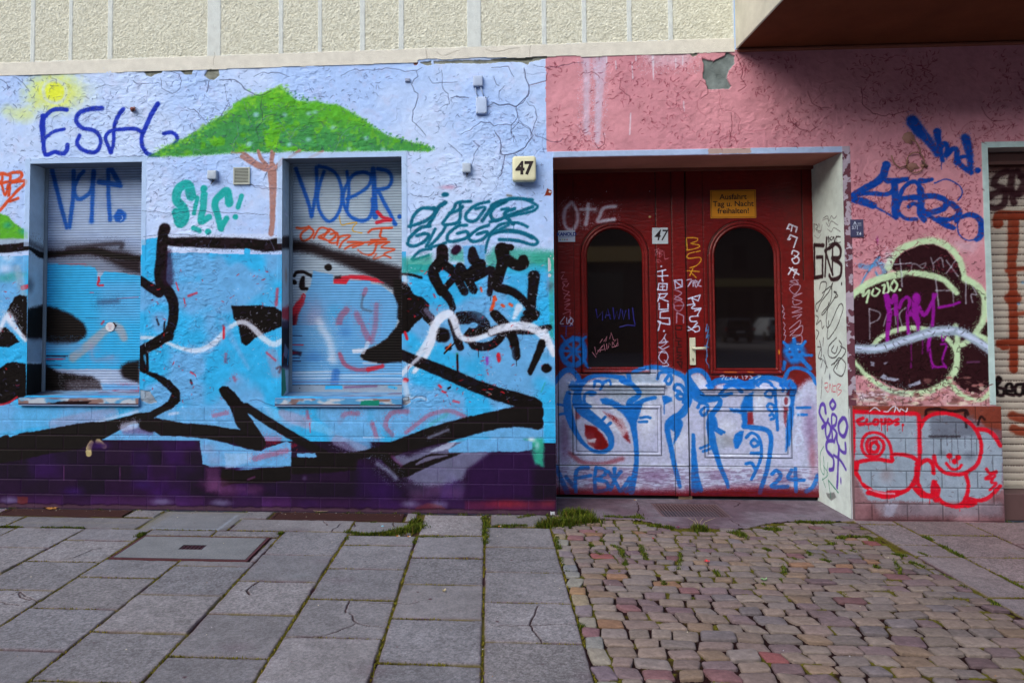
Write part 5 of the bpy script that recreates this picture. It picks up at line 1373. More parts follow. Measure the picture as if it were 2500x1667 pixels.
DOOR_TXT = """
@c3r3
f sil*.97 26 : 470,400 520,350 600,335 660,380 680,440 740,400 800,370 960,365 1050,350 1100,320 1200,298 1300,300 1400,322 1480,360 1530,340 1600,335 1660,400 1690,460 1740,420 1860,410 1960,440 2000,400 2160,380 2300,400 2330,470 2420,400 2500,380 2520,700 2510,1240 2300,1225 1600,1235 1500,1250 1100,1240 500,1225
f sil*.5 30 : 500,1050 2480,1050 2480,1240 1900,1200 1560,1250 1000,1250 520,1250
f rd 8 : 715,740 800,760 860,830 900,900 880,935 800,935 740,890 715,820
f wh*.8 5 : 725,850 800,850 790,880 740,875
f rd*.9 10 : 850,640 1000,700 1040,790 1060,880 1010,840 950,740 880,680
f rd*.7 8 : 1000,280 1240,270 1230,298 1100,320 1000,345
s rd*.9 16 5 : 700,345 860,345
s rd*.8 16 5 : 900,330 1200,335
f rd*.6 12 : 640,600 720,600 700,650 660,700 640,700
f rd*.5 16 : 1000,420 1050,400 1040,460
s rd*.5 30 12 : 600,960 700,1030 860,1040 1000,1000
f rd*.8 8 : 1930,650 2000,640 2010,740 1960,745
s gry*.8 200 40 : 960,450 1200,450
b gry*.7 120 120 : 560,560 560,800
b wh*.5 120 140 : 1350,480
b wh*.6 90 120 : 1440,860 1210,700
b wh*.6 110 90 : 1800,760
b wh*.6 60 60 : 1600,420
b cem*.4 70 60 : 1060,640
b cem*.5 90 70 : 1800,860
b wh*.5 70 90 : 2070,520
b wh*.4 80 120 : 740,900
b lil*.55 60 260 : 560,850
b lil*.5 260 60 : 900,1130
b lil*.5 160 70 : 1250,1130
b lil*.45 70 260 : 2440,760
b lil*.4 120 60 : 1750,1120
b lil*.4 160 50 : 2250,1160
b gry*.6 120 70 : 1700,880
b rd*.35 200 50 : 900,1230
b rd*.35 300 50 : 2000,1230
b rd*.4 40 200 : 2460,1000
b wh*.6 90 200 : 1180,700
b wh*.7 60 120 : 2050,560
s wh*.9 14 5 : 590,420 820,425 1320,432
s wh*.5 14 5 : 640,590 1290,592
s wh*.5 16 6 : 700,968 1290,968
s wh*.6 14 5 : 500,1052 1480,1050
s wh*.7 16 6 : 1700,975 2200,975
s wh*.5 30 12 : 1560,1072 1900,1078
s wh*.7 50/30 12 : 900,560 950,640 1030,780
s wh*.7 60/50 14 : 740,560 780,620 860,680 1000,800
s db 26/40/40/30 4 : 480,430 520,370 570,325 620,330 670,390 680,440
s db*.9 60 7 : 620,440 660,470
s db 40/60/60/40/28/26/26/34/44/54/66/80/80/60 4 : 590,500 578,580 600,690 640,790 700,880 770,935 850,948 910,915 915,850 880,780 800,710 710,640 660,580 655,510
s db 40/36/34/30/30/36 4 : 660,520 680,440 740,385 830,362 920,370 1010,385
s db 50/40 4 : 1000,400 1040,420
s db 22 3 : 755,600 712,570 715,510 760,490 790,495
b db 34 26 .5 : 770,500
s db 20 3 : 780,450 790,410 830,410 845,440 830,470
s db 18 3 : 850,420 900,400 905,430
s db 20 3 : 640,450 650,415 690,420
s db 34/36/36/34/40/60/60/50/40/34/32/40/50/50 4 : 1050,360 1060,420 1120,480 1125,520 1060,570 1060,640 1075,700 1090,780 1105,880 1110,1000 1100,1100 1080,1190 1070,1250
f db 7 : 830,545 860,535 920,545 1000,590 1060,600 1110,560 1160,570 1140,640 1110,730 1095,800 1060,740 1010,660 920,600 850,585
s db 34/26 4 : 1100,590 1180,550 1250,535
s db 22 3 : 825,735 870,682
s db 22 3 : 878,752 912,728
s db 20 3 : 1140,690 1190,682 1215,690
s db 20 3 : 1130,720 1190,718
s db 20 3 : 510,585 580,600
s db 20 3 : 522,662 590,650
s db 24/30/34/36/34/34/40/60/50/40/36/34/30/26 4 : 1080,340 1180,305 1290,305 1390,335 1470,380 1500,450 1498,560 1460,650 1370,710 1345,770 1370,900 1400,1050 1425,1150 1440,1215
f db 6 : 1330,710 1450,690 1468,740 1430,830 1390,900 1400,800 1350,760
f db 6 : 1305,515 1385,530 1380,560 1320,590
s db 7 3 : 1322,590 1322,660
s db 22 3 : 1270,390 1290,345 1350,345 1380,390 1360,430 1330,410 1350,370
s db 24 3 : 1440,490 1400,470 1410,435 1450,440 1475,480 1480,530 1440,545 1415,520 1440,500 1470,520 1465,570
s db 36/34/40/34/34 4 : 1500,600 1520,540 1500,440 1510,350 1580,325 1640,360 1680,440
s db 40/60/89/60/36/34/40/50/60/50/36/34/30/26 4 : 1500,370 1530,440 1580,520 1640,545 1740,545 1745,590 1690,660 1670,740 1690,860 1720,960 1750,1060 1790,1150 1810,1215
f db 6 : 1650,700 1700,640 1730,720 1730,770 1700,780 1690,850 1660,800
s db 26/36/50/60 4 : 1545,820 1548,950 1555,1080 1560,1230
s db 30/40 4 : 1560,1100 1600,1240
s db 22 3 : 1580,610 1600,575 1650,590 1650,640 1620,670 1600,640 1630,610
s db 20 3 : 1690,770 1760,812
s db 20 3 : 1720,765 1782,800
s db 20 3 : 1598,922 1690,882
s db 20 3 : 1620,945 1700,915
s db 40/46/50/60/50 4 : 1660,450 1740,405 1860,410 1960,440 2020,400
f db 7 : 1940,520 2000,480 2000,640 1960,640 1955,760 1920,770 1915,660 1830,640 1820,615 1900,620
s db 26 3 : 1740,520 1780,455 1850,440 1910,490
s db 30 3 : 1770,520 1830,500
f db 6 : 1850,860 1860,820 1900,785 1930,790 1920,860 1890,925 1860,925
s db 34/36/36/34/32/30/34 4 : 1930,755 2020,765 2110,785 2140,850 2130,960 2110,1080 2080,1180
s db 30 4 : 2080,1180 2055,1260
s db 22 3 : 1950,840 1990,805 2040,830 2065,900 2060,1000 2030,1080 1990,1160
s db 20 3 : 2010,850 1985,880 2010,910 2045,885 2010,850
s db 24 3 : 1990,960 2040,960
s db 24 3 : 1950,1040 1990,1035 2020,1080
s db 22 3 : 2035,440 2080,410 2140,430 2170,520 2180,620 2190,780
s db 20 3 : 2090,500 2110,475 2150,490 2140,530 2100,520
s db 20 3 : 2110,600 2130,580 2165,600 2150,640 2115,620
s db 20 3 : 2130,670 2150,660 2165,690 2140,700
s db*.9 30/40 4 : 495,1060 540,1170 580,1260
s db*.9 30 4 : 570,1140 630,1215
s db*.9 30 4 : 1060,1150 1000,1240
s db*.9 24 4 : 1080,1180 1030,1255
s db 28 3 : 645,1255 643,1140 665,1080 740,1070
s db 24 3 : 650,1150 760,1130
s db 28 3 : 800,1070 790,1160 795,1255
s db 26 3 : 800,1075 860,1080 870,1120 810,1160 880,1180 885,1235 800,1255
s db 26 3 : 940,1080 940,1160 910,1240
s db 26 3 : 895,1100 940,1150 990,1100
s db 26 3 : 940,1160 985,1250
b db 18 18 .5 : 942,1078
@c4r3
s db 40/36/36 4 : 60,450 130,395 240,380 330,400
s db 24/26 3 : 330,400 340,480
f db 7 : 340,420 400,390 460,440 440,560 425,760 400,900 370,945 370,800 400,560
s db 30/26/24/24 4 : 360,400 400,320 480,310 560,350 605,430
s db 20 3 : 455,612 555,610
s db 20 3 : 465,665 530,665
f rd*.7 8 : 350,560 400,420 385,620 370,760 355,700
s db 28 3 : 265,1120 300,1092 332,1130 300,1180 265,1215 385,1215
s db 26 3 : 415,1090 392,1155 510,1165
s db 26 3 : 445,1080 450,1250
s db*.9 30 4 : 530,1250 580,1215 615,1130
s pale*.9 14 4 : 355,530 375,520 398,545 395,585 365,595 350,565 355,530
s pale*.8 10 4 : 140,540 155,590 180,530
s pale*.7 12 4 : 310,540 330,540 320,590
s pale*.5 12 4 : 470,480 490,520 460,550 490,560
s pale*.6 12 4 : 440,690 470,650 480,700 450,720
s pale*.8 12 4 : 490,820 450,830 430,880 460,900 500,870 490,820
s pale*.8 10 4 : 460,770 485,800 450,820 440,940
s pale*.6 9 3 : 460,760 490,740
@c3r3
s pale*.8 7 3 : 1750,370 1780,365 1765,395
s pale*.8 7 3 : 1800,375 1790,395 1815,395
s pale*.8 7 3 : 1840,375 1825,390 1850,392
s pale*.8 7 3 : 1865,372 1870,392 1885,375
s pale*.8 7 3 : 1920,368 1925,390
s pale*.8 7 3 : 1940,370 1960,372 1945,390
s pale*.8 7 3 : 1980,368 2000,385 1975,390
s pale*.8 7 3 : 2040,365 2060,370 2020,392
s yw*.5 10 3 : 1780,338 1870,340
s yw*.5 10 3 : 1960,338 2000,340
@c3r2
s wh*.8 28/28/22/26/32/26/22/28 12 : 610,300 565,350 555,430 575,490 620,505 655,450 655,370 620,300
s wh*.9 26 10 : 740,310 735,390 722,465
s wh*.85 22 10 : 680,348 795,350
s wh*.9 26 10 : 950,325 860,340 830,400 815,440 870,435 940,425
b wh*.9 4 3 .5 : 880,213 1210,210
b tan 10 8 .6 : 1212,406
s pink*.8 5 2 : 535,830 560,830
s pink*.8 5 2 : 550,850 535,880 575,885
s pink*.8 5 2 : 580,900 545,905 570,940 590,915
s pink*.8 5 2 : 560,920 545,960 595,980
s pink*.8 5 2 : 550,990 600,1010
s pink*.8 5 2 : 590,985 555,1030 600,1040 560,1060
s pink*.8 5 2 : 560,1080 600,1070 560,1110 605,1120
s pink*.8 5 2 : 550,1150 600,1130 600,1165
s pale*.9 6 2 : 560,1170 525,1220 550,1225
s pale*.9 6 2 : 575,1180 580,1225 610,1180 590,1205 620,1230
s pale*.9 6 2 : 600,1170 625,1200 600,1240
s vb*.7 6 3 : 530,1242 625,1240
s vb*.8 7 3 : 572,1240 570,1320
s db 36/40/40/40 8 : 628,1335 560,1380 535,1440 570,1520 640,1540 705,1490 710,1410 680,1350 628,1335
b lav*.8 70 70 : 625,1430
s rd*.7 20 10 : 600,1420 650,1440
s db 20 4 : 628,1340 628,1530
s db 20 4 : 545,1430 710,1440
s db 20 4 : 570,1375 690,1500
s db 20 4 : 690,1380 570,1490
s db 24 6 : 700,1340 720,1325
s db 24 6 : 710,1500 735,1550
s db 12 3 : 535,1315 560,1350
@c4r2
b db 92 90 .55 : 440,1448
s db 26 4 : 435,1340 438,1400
s db 22 4 : 355,1365 390,1400
s db 22 4 : 520,1360 490,1400
s db 18 4 : 520,1465 570,1465
s db 30 6 : 360,1520 350,1568
s db 30 6 : 500,1500 560,1568
b rd*.6 16 14 : 402,1440 478,1438 415,1480
b pale*.6 8 8 : 400,1415 465,1420
b yw*.8 8 22 .3 : 316,1440
@zza1
l pink*.7 4 1.5 : 92,172 118,162
l pink*.7 4 1.5 : 100,155 108,185
s pink*.7 4 1.5 : 112,175 98,190 100,205 122,178 120,212 132,205
s pink*.7 4 1.5 : 118,170 140,178 118,190 138,198
l pink*.7 4 1.5 : 148,180 152,226 174,220
s pink*.6 4 1.5 : 100,232 120,228 130,240
s pink*.6 4 1.5 : 98,242 112,240 118,246
b pale 6 6 .6 : 132,267
l pale 7 2 : 110,298 158,288
l pale 7 2 : 138,292 138,350
l pale 7 2 : 112,325 170,322
l pale 7 2 : 140,345 142,356
l pale 7 2 : 118,368 166,370 164,408 112,406 118,368
l pale 6 2 : 140,376 140,398
l pale 6 2 : 128,388 152,386
l pale 7 2 : 116,430 168,428 150,450 118,452 172,474
l pale 7 2 : 126,428 112,472
l pale 7 2 : 120,485 118,522 172,520 172,488
l pale 7 2 : 172,530 126,536 124,572 180,572 182,610 118,600
l pale 7 2 : 112,590 128,594 114,645
b pale 6 6 .6 : 148,648
s sil 5 2 : 158,668 140,700 120,720 170,712 130,712
s sil 5 2 : 150,690 160,720 125,745 118,740 140,755 178,738
s sil 5 2 : 118,775 150,765 172,800 150,840 118,810 130,775 165,780
s sil 5 2 : 150,820 175,850 140,856
l sil 6 2 : 206,350 252,346 254,388 208,352 214,398 254,386
s sil*.7 5 2 : 206,405 250,425 206,460 252,462 210,440
s sil*.55 6 2 : 206,480 240,470 262,495 240,530 210,520 204,490
l sil*.6 5 2 : 210,500 262,498
l sil*.7 6 2 : 220,600 222,540 262,560 260,600
l bk*.9 6 2 : 252,618 214,616 214,642 250,640 248,625
l bk*.9 6 2 : 216,655 218,690 246,694
l bk*.9 6 2 : 246,706 216,706 232,706 232,730 246,730
l bk*.9 6 2 : 222,745 250,742 222,745 224,775 248,775
l bk*.9 6 2 : 224,790 248,790 222,810 250,815
l bk*.9 6 2 : 224,830 252,828 250,865 224,830
l yw 5 2 : 280,104 286,170
s yw 5 2 : 272,100 320,98 346,104 340,118 306,132 350,140 356,152 320,166 282,172
s yw 5 2 : 362,176 300,190 284,208 300,220 356,214 366,232 340,262 300,276
l yw 5 2 : 276,292 356,298
l yw 5 2 : 318,282 300,322
l yw 5 2 : 304,300 338,334
s pale*.85 5 2 : 280,348 310,345 290,385 320,350 320,385
s pale*.85 5 2 : 318,365 345,360 330,350 338,390 365,345 345,375 368,385
l pale 7 2 : 292,458 362,436 350,470 312,455 330,500
s pale 7 2 : 288,495 330,490 312,515 365,515 330,530
l pale 7 2 : 365,515 345,555
s pale 7 2 : 350,560 304,565 306,590 340,592
l pale 7 2 : 285,620 330,650
l pale 7 2 : 345,600 310,640 290,645
s pale 6 2 : 320,630 352,620 356,645 330,655
s lbl*.9 5 1.5 : 402,610 396,650 412,640 398,690 416,670 400,740 404,800
s lbl*.9 4 1.5 : 412,620 410,660
l lbl*.9 5 1.5 : 388,735 414,745
s lbl*.8 5 1.5 : 400,790 398,830 412,850 414,868
@zza2
l wh 8 2 : 52,70 66,42 112,62 104,88
l wh 7 2 : 84,50 76,84
l wh 7 2 : 66,72 60,68
l wh 8 2 : 58,132 72,106 112,122 92,180
l wh 7 2 : 72,128 66,134
s wh 8 2 : 80,218 90,198 122,214 100,240 82,250 96,275 118,270 122,245 96,228
l wh 8 2 : 66,300 122,340
l wh 8 2 : 60,338 84,300
l wh 8 2 : 76,312 110,310 94,344
b wh 4 4 .6 : 90,356
s pale*.6 5 1.5 : 90,360 120,395 70,380 118,372
s pale*.6 5 1.5 : 68,400 130,405 100,455 66,425 90,400
s pale*.6 5 1.5 : 90,465 140,450 84,480 140,500 96,520 86,495
s pale*.6 5 1.5 : 80,530 140,540 82,565 140,560
s pale*.6 5 1.5 : 84,590 138,575 110,600
s pale*.6 5 1.5 : 66,660 130,610 120,650 70,680
s pale*.6 5 1.5 : 70,700 140,640 136,690 84,700
s pale*.6 5 1.5 : 84,715 136,700 138,745 110,750
s pale*.8 3 1.5 : 24,522 34,545 22,560 38,568 30,590 40,600
s pale*.8 3 1.5 : 30,620 40,640 32,660 42,672 34,695 44,700 38,730
"""
D.mist = .12; D.run(DOOR_TXT)
# wear: wood grain showing through the sprayed silver low down, grime at the foot
lowm = (sstep(wz('c3r3', 1060) - dz_, 0, .02) * sstep(fbm(dx_ * .22, dz_, .010, 3, 135), .45, .62) * .6)[..., None]; D.C[:] = D.C * (1 - lowm * .7) + np.array((96, 60, 96)) / 255 * lowm * .7
ft = sstep(.10 + .10 * v1[..., 0] - dz_, 0, .12)[..., None] * .6; D.C[:] = D.C * (1 - ft) + np.array((96, 12, 30)) / 255 * ft
D.C[:] *= (.9 + .2 * fbm(dx_, dz_, .02, 3, 136)[..., None])
for P_ in (P1, P2):  # dark outlines drawn along the panel, cornice and arch mouldings
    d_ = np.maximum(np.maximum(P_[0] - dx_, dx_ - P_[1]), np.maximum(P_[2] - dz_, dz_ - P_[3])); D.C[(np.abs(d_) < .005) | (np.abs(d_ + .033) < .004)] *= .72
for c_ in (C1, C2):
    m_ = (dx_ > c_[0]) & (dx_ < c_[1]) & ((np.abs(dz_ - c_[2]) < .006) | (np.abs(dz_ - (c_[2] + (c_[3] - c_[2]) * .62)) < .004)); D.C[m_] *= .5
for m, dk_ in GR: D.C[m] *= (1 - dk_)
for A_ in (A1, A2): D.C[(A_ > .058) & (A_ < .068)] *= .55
def leaf(name, x0, x1, A_, ring, cn, lab, g):
    base = (lambda a, b: (a > x0) & (a < x1) & (b > .036))
    def cell(M): return M[:-1, :-1]
    m0 = lambda a, b: base(a, b) & ~cell(A_ < .062) & ~cell(ring) & ~cell(cn)
    lf = D.build(name, M_door, building, m0); tag(lf, lab)
    D.build('arch_frame', M_door, lf, lambda a, b: base(a, b) & cell((A_ < .062) & (A_ > -.004)))
    D.build('panel_frame', M_door, lf, lambda a, b: base(a, b) & cell(ring)); D.build('cornice', M_door, lf, lambda a, b: base(a, b) & cell(cn))
    return lf
leafL = leaf('gate_leaf', -1, seam, A1, ring1, corn[0], 'left leaf of the red gate with silver and blue letters below its arched window', G1)
leafR = leaf('gate_leaf', seam, 9, A2, ring2, corn[1], 'right leaf of the red gate with yellow sign and cream handle beside its arched window', G2)
m, nt_, bs = mat_new('dark_glass'); bs.inputs['Base Color'].default_value = (.006, .004, .004, 1); bs.inputs['Roughness'].default_value = .03; bs.inputs['IOR'].default_value = 2.2
M_glass = m
def pane(g, parent, strokes):
    x0, x1, z0, z1 = g; r = (x1 - x0) / 2 + .004; xc = DX0 + (x0 + x1) / 2; sp = z1 - r; b = MB(); y = .582
    o = [(xc - r, z0 - .004)] + [(xc + r, z0 - .004)] + [(xc + r * math.cos(t), sp + r * math.sin(t)) for t in np.linspace(0, math.pi, 33)]
    n = len(o); vs = [(p[0], y, p[1]) for p in o] + [(p[0], y + .006, p[1]) for p in o]
    b.poly(vs, [tuple(range(n)), tuple(range(2 * n - 1, n - 1, -1))] + [(i, (i + 1) % n, n + (i + 1) % n, n + i) for i in range(n)])
    pn = b.build('window_pane', M_glass, parent)
    if strokes:   # scratched and sprayed tags on the glass: a thin raised skin of paint
        for col, wd, txt in strokes:
            q = MB()
            for line in txt.split('|'):
                P = [D.inv('c3r2', *map(float, t.split(','))) for t in line.split()]
                q.tube([(DX0 + p[0], y - .001, p[1]) for p in P], wd, 5, alb(col)[:3])
            o_ = q.build('scrawl', M_vcol, pn)
pane(G1, leafL, [((206, 130, 150), .0022, '770,1440 800,1480|790,1400 800,1460 850,1390 830,1440|810,1430 860,1420|860,1380 870,1430|880,1375 885,1420|895,1410 900,1370 925,1400 925,1360|950,1350 930,1370 950,1400 965,1370|905,1340 915,1290 935,1350 965,1340 970,1390 920,1405|830,1370 850,1340 860,1360 885,1320 875,1360'),
                 ((24, 20, 110), .006, '800,1110 810,1180 850,1130 850,1200|870,1180 890,1110 910,1190|880,1160 910,1160|930,1100 940,1190 960,1130 975,1190 990,1110|1000,1120 1010,1190 1030,1120|1050,1110 1055,1190|1080,1100 1090,1190 1100,1230|980,1250 1040,1235 1100,1240')])
pane(G2, leafR, None)
# handle with long plate
hb = MB(); c0 = D.inv('c3r2', 1514, 1330); c1_ = D.inv('c3r2', 1562, 1540); hc = alb((206, 202, 180))[:3]
hx0, hx1 = DX0 + c0[0], DX0 + c1_[0]; hz1, hz0 = c0[1], c1_[1]
hb.quadbox(hx0, hx1, .566, .579, hz0, hz1, hc, .003); hp = hb.build('handle_plate', M_vcol, leafR)
hb = MB(); zc = D.inv('c3r2', 1560, 1410)[1]; hxc = (hx0 + hx1) / 2
hb.tube([(hxc, .566, zc), (hxc, .535, zc), (hxc + .015, .522, zc), (hxc + .05, .520, zc), (hxc + .105, .522, zc)], [.011, .010, .011, .013, .013], 12, hc); hb.build('handle_lever', M_vcol, hp, True)
hb = MB(); zk = D.inv('c3r2', 1540, 1492)[1]; hb.tube([(hxc, .5665, zk), (hxc, .5635, zk)], .009, 16, alb((150, 140, 120))[:3]); hb.quadbox(hxc - .003, hxc + .003, .5628, .5634, zk - .020, zk - .002, (.01, .01, .01)); hb.build('keyhole', M_vcol, hp)
# surround of the recess
lo = lining(BOXD[0], BOXD[1] + .004, 0, BOXD[3], .60, alb((190, 190, 200))[:3], colt=alb((206, 132, 114))[:3]); lo.quadbox(BOXD[0], BOXD[1], .535, .578, 2.985, 3.0115, alb((120, 66, 56))[:3])
gs = lo.build('gate_surround', M_render, building); RVD.build('reveal', M_reveal, gs)
gb_ = MB(); gb_.quadbox(.5, 3., .62, .66, 0, 3.1, (.01, .01, .01)); gb_.quadbox(seam + DX0 - .1, seam + DX0 + .02, .585, .6, .0, .03, (.12, .08, .05)); gb_.build('gate_backing', M_vcol, gs)  # black sheet added behind the gate so the gap below it shows dark
# ---- balcony
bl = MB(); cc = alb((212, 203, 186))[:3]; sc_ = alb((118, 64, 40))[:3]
def bx_(name, *a, col, bev=.0, parent=None):
    q = MB(); q.quadbox(*a, col, bev); return q.build(name, M_render, parent or building)
bal = bx_('balcony', 2.086, 2.104, -1.10, -.016, 3.893, 5.2, col=cc, bev=.006); tag(bal, 'cream sided balcony with dark brown underside')
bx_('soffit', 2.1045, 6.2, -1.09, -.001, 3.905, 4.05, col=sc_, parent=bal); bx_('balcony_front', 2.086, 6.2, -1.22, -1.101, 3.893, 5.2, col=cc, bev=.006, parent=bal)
bx_('cove', 2.10, 6.2, -.040, -.0025, 3.872, 3.9045, col=alb((140, 84, 68))[:3], bev=.012, parent=bal)
# ================================================================== things fixed to the wall
def wp(t, x, y, Y=0.0):
    u, v = to_px(t, x, y); r = ray(u, v); k = (Y - CAM[1]) / r[1]; p = CAM + r * k; return p[0], p[2]
_dg = None
def text(name, s, size, loc, col, parent, bold=.0, sx=1., shear=0., align='CENTER', depth=.0006):
    cu = bpy.data.curves.new(name, 'FONT'); cu.body = s; cu.size = size; cu.align_x = align; cu.align_y = 'CENTER'; cu.extrude = depth; cu.offset = bold; cu.shear = shear
    ob = bpy.data.objects.new(name + '_tmp', cu); scn.collection.objects.link(ob); dg = bpy.context.evaluated_depsgraph_get(); dg.update()
    me = bpy.data.meshes.new_from_object(ob.evaluated_get(dg)); scn.collection.objects.unlink(ob); bpy.data.objects.remove(ob)
    M = Matrix.Translation(Vector(loc)) @ Matrix.Rotation(math.pi / 2, 4, 'X') @ Matrix.Diagonal((sx, 1, 1, 1)); me.transform(M)
    at = me.color_attributes.new('paint', 'FLOAT_COLOR', 'POINT'); arr = np.ones((len(me.vertices), 4), np.float32); arr[:, :3] = alb(col)[:3]; at.data.foreach_set('color', arr.ravel())
    me.materials.clear(); return link(name, me, M_vcol, parent)
def pillow(x0, x1, z0, z1, yb, yf, rc, col, bulge=.3):
    """rounded square front with softly domed face"""
    b = MB(); n = 6; o = []
    for cx, cz, a0 in ((x1 - rc, z1 - rc, 0), (x0 + rc, z1 - rc, 90), (x0 + rc, z0 + rc, 180), (x1 - rc, z0 + rc, 270)):
        for k in range(n + 1):
            t = math.radians(a0 + 90 * k / n); o.append((cx + rc * math.cos(t), cz + rc * math.sin(t)))
    mx, mz = (x0 + x1) / 2, (z0 + z1) / 2; m = len(o); rings = [(1, yb), (1, yf + (yb - yf) * .35), (.985, yf + (yb - yf) * .15), (.94, yf + (yb - yf) * .04), (.80, yf), (.4, yf - .002)]
    vs = [(mx + (p[0] - mx) * s, y, mz + (p[1] - mz) * s) for s, y in rings for p in o]; fs = []
    for r in range(len(rings) - 1):
        for k in range(m): fs.append((r * m + k, r * m + (k + 1) % m, (r + 1) * m + (k + 1) % m, (r + 1) * m + k))
    fs.append(tuple((len(rings) - 1) * m + k for k in range(m))); fs.append(tuple(range(m))[::-1]); b.poly(vs, fs, col); return b
# illuminated house number
x0, z1 = wp('c3r1', 160, 1195, -.09); x1, z0 = wp('c3r1', 343, 1385, -.09)
o = empty('house_number_lamp', ((x0 + x1) / 2, 0, z0)); tag(o, 'cream plastic house number box reading 47 beside the gateway', 'house number')
b = MB(); b.quadbox(x0 + .02, x1 - .02, -.03, -.003, z0 + .02, z1 - .02, alb((150, 150, 140))[:3], .004); b.build('back_plate', M_vcol, o)
hb = pillow(x0, x1, z0, z1, -.028, -.092, .025, alb((222, 216, 184))[:3]).build('cover', M_vcol, o, True)
text('number', '47', .150, ((x0 + x1) / 2, -.0945, (z0 + z1) / 2 - .003), (30, 14, 20), hb, bold=.006, sx=.95)
def box_thing(name, t, xa, ya, xb, yb, dep, col, lab, cat, rc=.008, Y=0.0):
    x0, z1 = wp(t, xa, ya, Y - dep); x1, z0 = wp(t, xb, yb, Y - dep)
    o = empty(name, ((x0 + x1) / 2, Y, z0)); tag(o, lab, cat); pillow(x0, x1, z0, z1, Y - .001, Y - dep, rc, alb(col)[:3]).build('housing', M_vcol, o, True); return o, (x0, x1, z0, z1)
o, q = box_thing('junction_box', 'c2r1', 1738, 578, 1815, 658, .04, (176, 190, 222), 'upper of the two pale blue junction boxes joined by short conduits under the cream band', 'junction box')
o2, q2 = box_thing('junction_box', 'c2r1', 1760, 740, 1847, 870, .035, (182, 198, 232), 'lower, taller pale blue junction box hanging from two short conduits', 'junction box')
for sx in (.25, .75):
    b = MB(); xa = q[0] + (q[1] - q[0]) * sx; xb = q2[0] + (q2[1] - q2[0]) * sx; b.tube([(xa, -.02, q[2] + .004), ((xa * 2 + xb) / 3 + (sx - .5) * .02, -.018, (q[2] * .5 + q2[3] * .5)), (xb, -.018, q2[3] - .004)], .0055, 8, alb((150, 166, 196))[:3]); b.build('conduit', M_vcol, o, True)
for sx in (.12, .88):
    for sz in (.06, .94):
        b = MB(); xx, zz = q2[0] + (q2[1] - q2[0]) * sx, q2[2] + (q2[3] - q2[2]) * sz; b.tube([(xx, -.034, zz), (xx, -.039, zz)], .0035, 8, (.02, .02, .03)); b.build('screw', M_vcol, o2)
def bracket_box(t, xa, ya, xb, yb, bx, by, lab):
    o, q = box_thing('junction_box', t, xa, ya, xb, yb, .05, (176, 186, 204), lab, 'junction box', .006)
    xx, zz = wp(t, bx, by, -.02); b = MB(); m = (q[0] + q[1]) / 2; b.tube([(m, -.03, q[2] + .002), (m + .002, -.026, q[2] - .012), (xx, -.012, zz)], [.008, .006, .003], 7, alb((70, 60, 74))[:3]); b.tube([(m + .01, -.02, q[2] + .002), (m + .008, -.02, q[2] - .016)], .004, 6, alb((110, 90, 90))[:3]); b.build('cable_stub', M_vcol, o, True)
bracket_box('c1r1', 1584, 1303, 1655, 1372, 1612, 1412, 'small grey junction box between the left window and the vent grille')
bracket_box('c2r1', 1657, 1246, 1724, 1320, 1690, 1352, 'small grey junction box with rusty bracket left of the lit house number box')
# vent
x0, z1 = wp('c1r1', 1787, 1284, -.012); x1, z0 = wp('c1r1', 1912, 1412, -.012); o = empty('vent_grille', ((x0 + x1) / 2, 0, z0)); tag(o, 'square grey vent grille with horizontal slats left of the painted tree trunk', 'vent')
vc = alb((176, 178, 170))[:3]; b = MB(); f_ = .011
for a in ((x0, x1, z0, z0 + f_), (x0, x1, z1 - f_, z1), (x0, x0 + f_, z0 + f_, z1 - f_), (x1 - f_, x1, z0 + f_, z1 - f_)): b.quadbox(a[0], a[1], -.017, -.002, a[2], a[3], vc)
b.build('frame', M_vcol, o); b = MB(); b.quadbox(x0 + f_, x1 - f_, -.006, -.003, z0 + f_, z1 - f_, (.01, .01, .01)); b.build('backing', M_vcol, o); b = MB(); n = 10
for k in range(n):
    zz = z0 + f_ + (z1 - z0 - 2 * f_) * (k + .5) / n; b.poly([(x0 + f_, -.015, zz - .003), (x1 - f_, -.015, zz - .003), (x1 - f_, -.007, zz + .004), (x0 + f_, -.007, zz + .004)], [(0, 1, 2, 3)], vc); b.quadbox(x0 + f_, x1 - f_, -.0155, -.0125, zz - .0045, zz - .0025, vc)
b.build('slats', M_vcol, o, recalc=False)
o, q = box_thing('cable_clip', 'c2r1', 1219, 600, 1257, 624, .022, (150, 160, 190), 'tiny grey clip screwed to the wall above the tree crown', 'clip', .003)
# rusty anchor
x_, z_ = wp('c1r1', 1022, 842, -.02); b = MB(); b.tube([(x_ - .02, -.002, z_), (x_ - .008, -.03, z_ + .006), (x_ + .012, -.045, z_ - .003)], [.015, .018, .013], 8, alb((120, 56, 44))[:3]); b.tube([(x_ + .003, -.003, z_ + .018), (x_ + .009, -.03, z_ + .02), (x_ + .02, -.034, z_ - .012)], .007, 6, alb((160, 110, 100))[:3]); tag(b.build('wall_anchor', M_vcol, None, True), 'rusty broken anchor sticking out of the wall beside the blue letters', 'wall anchor')
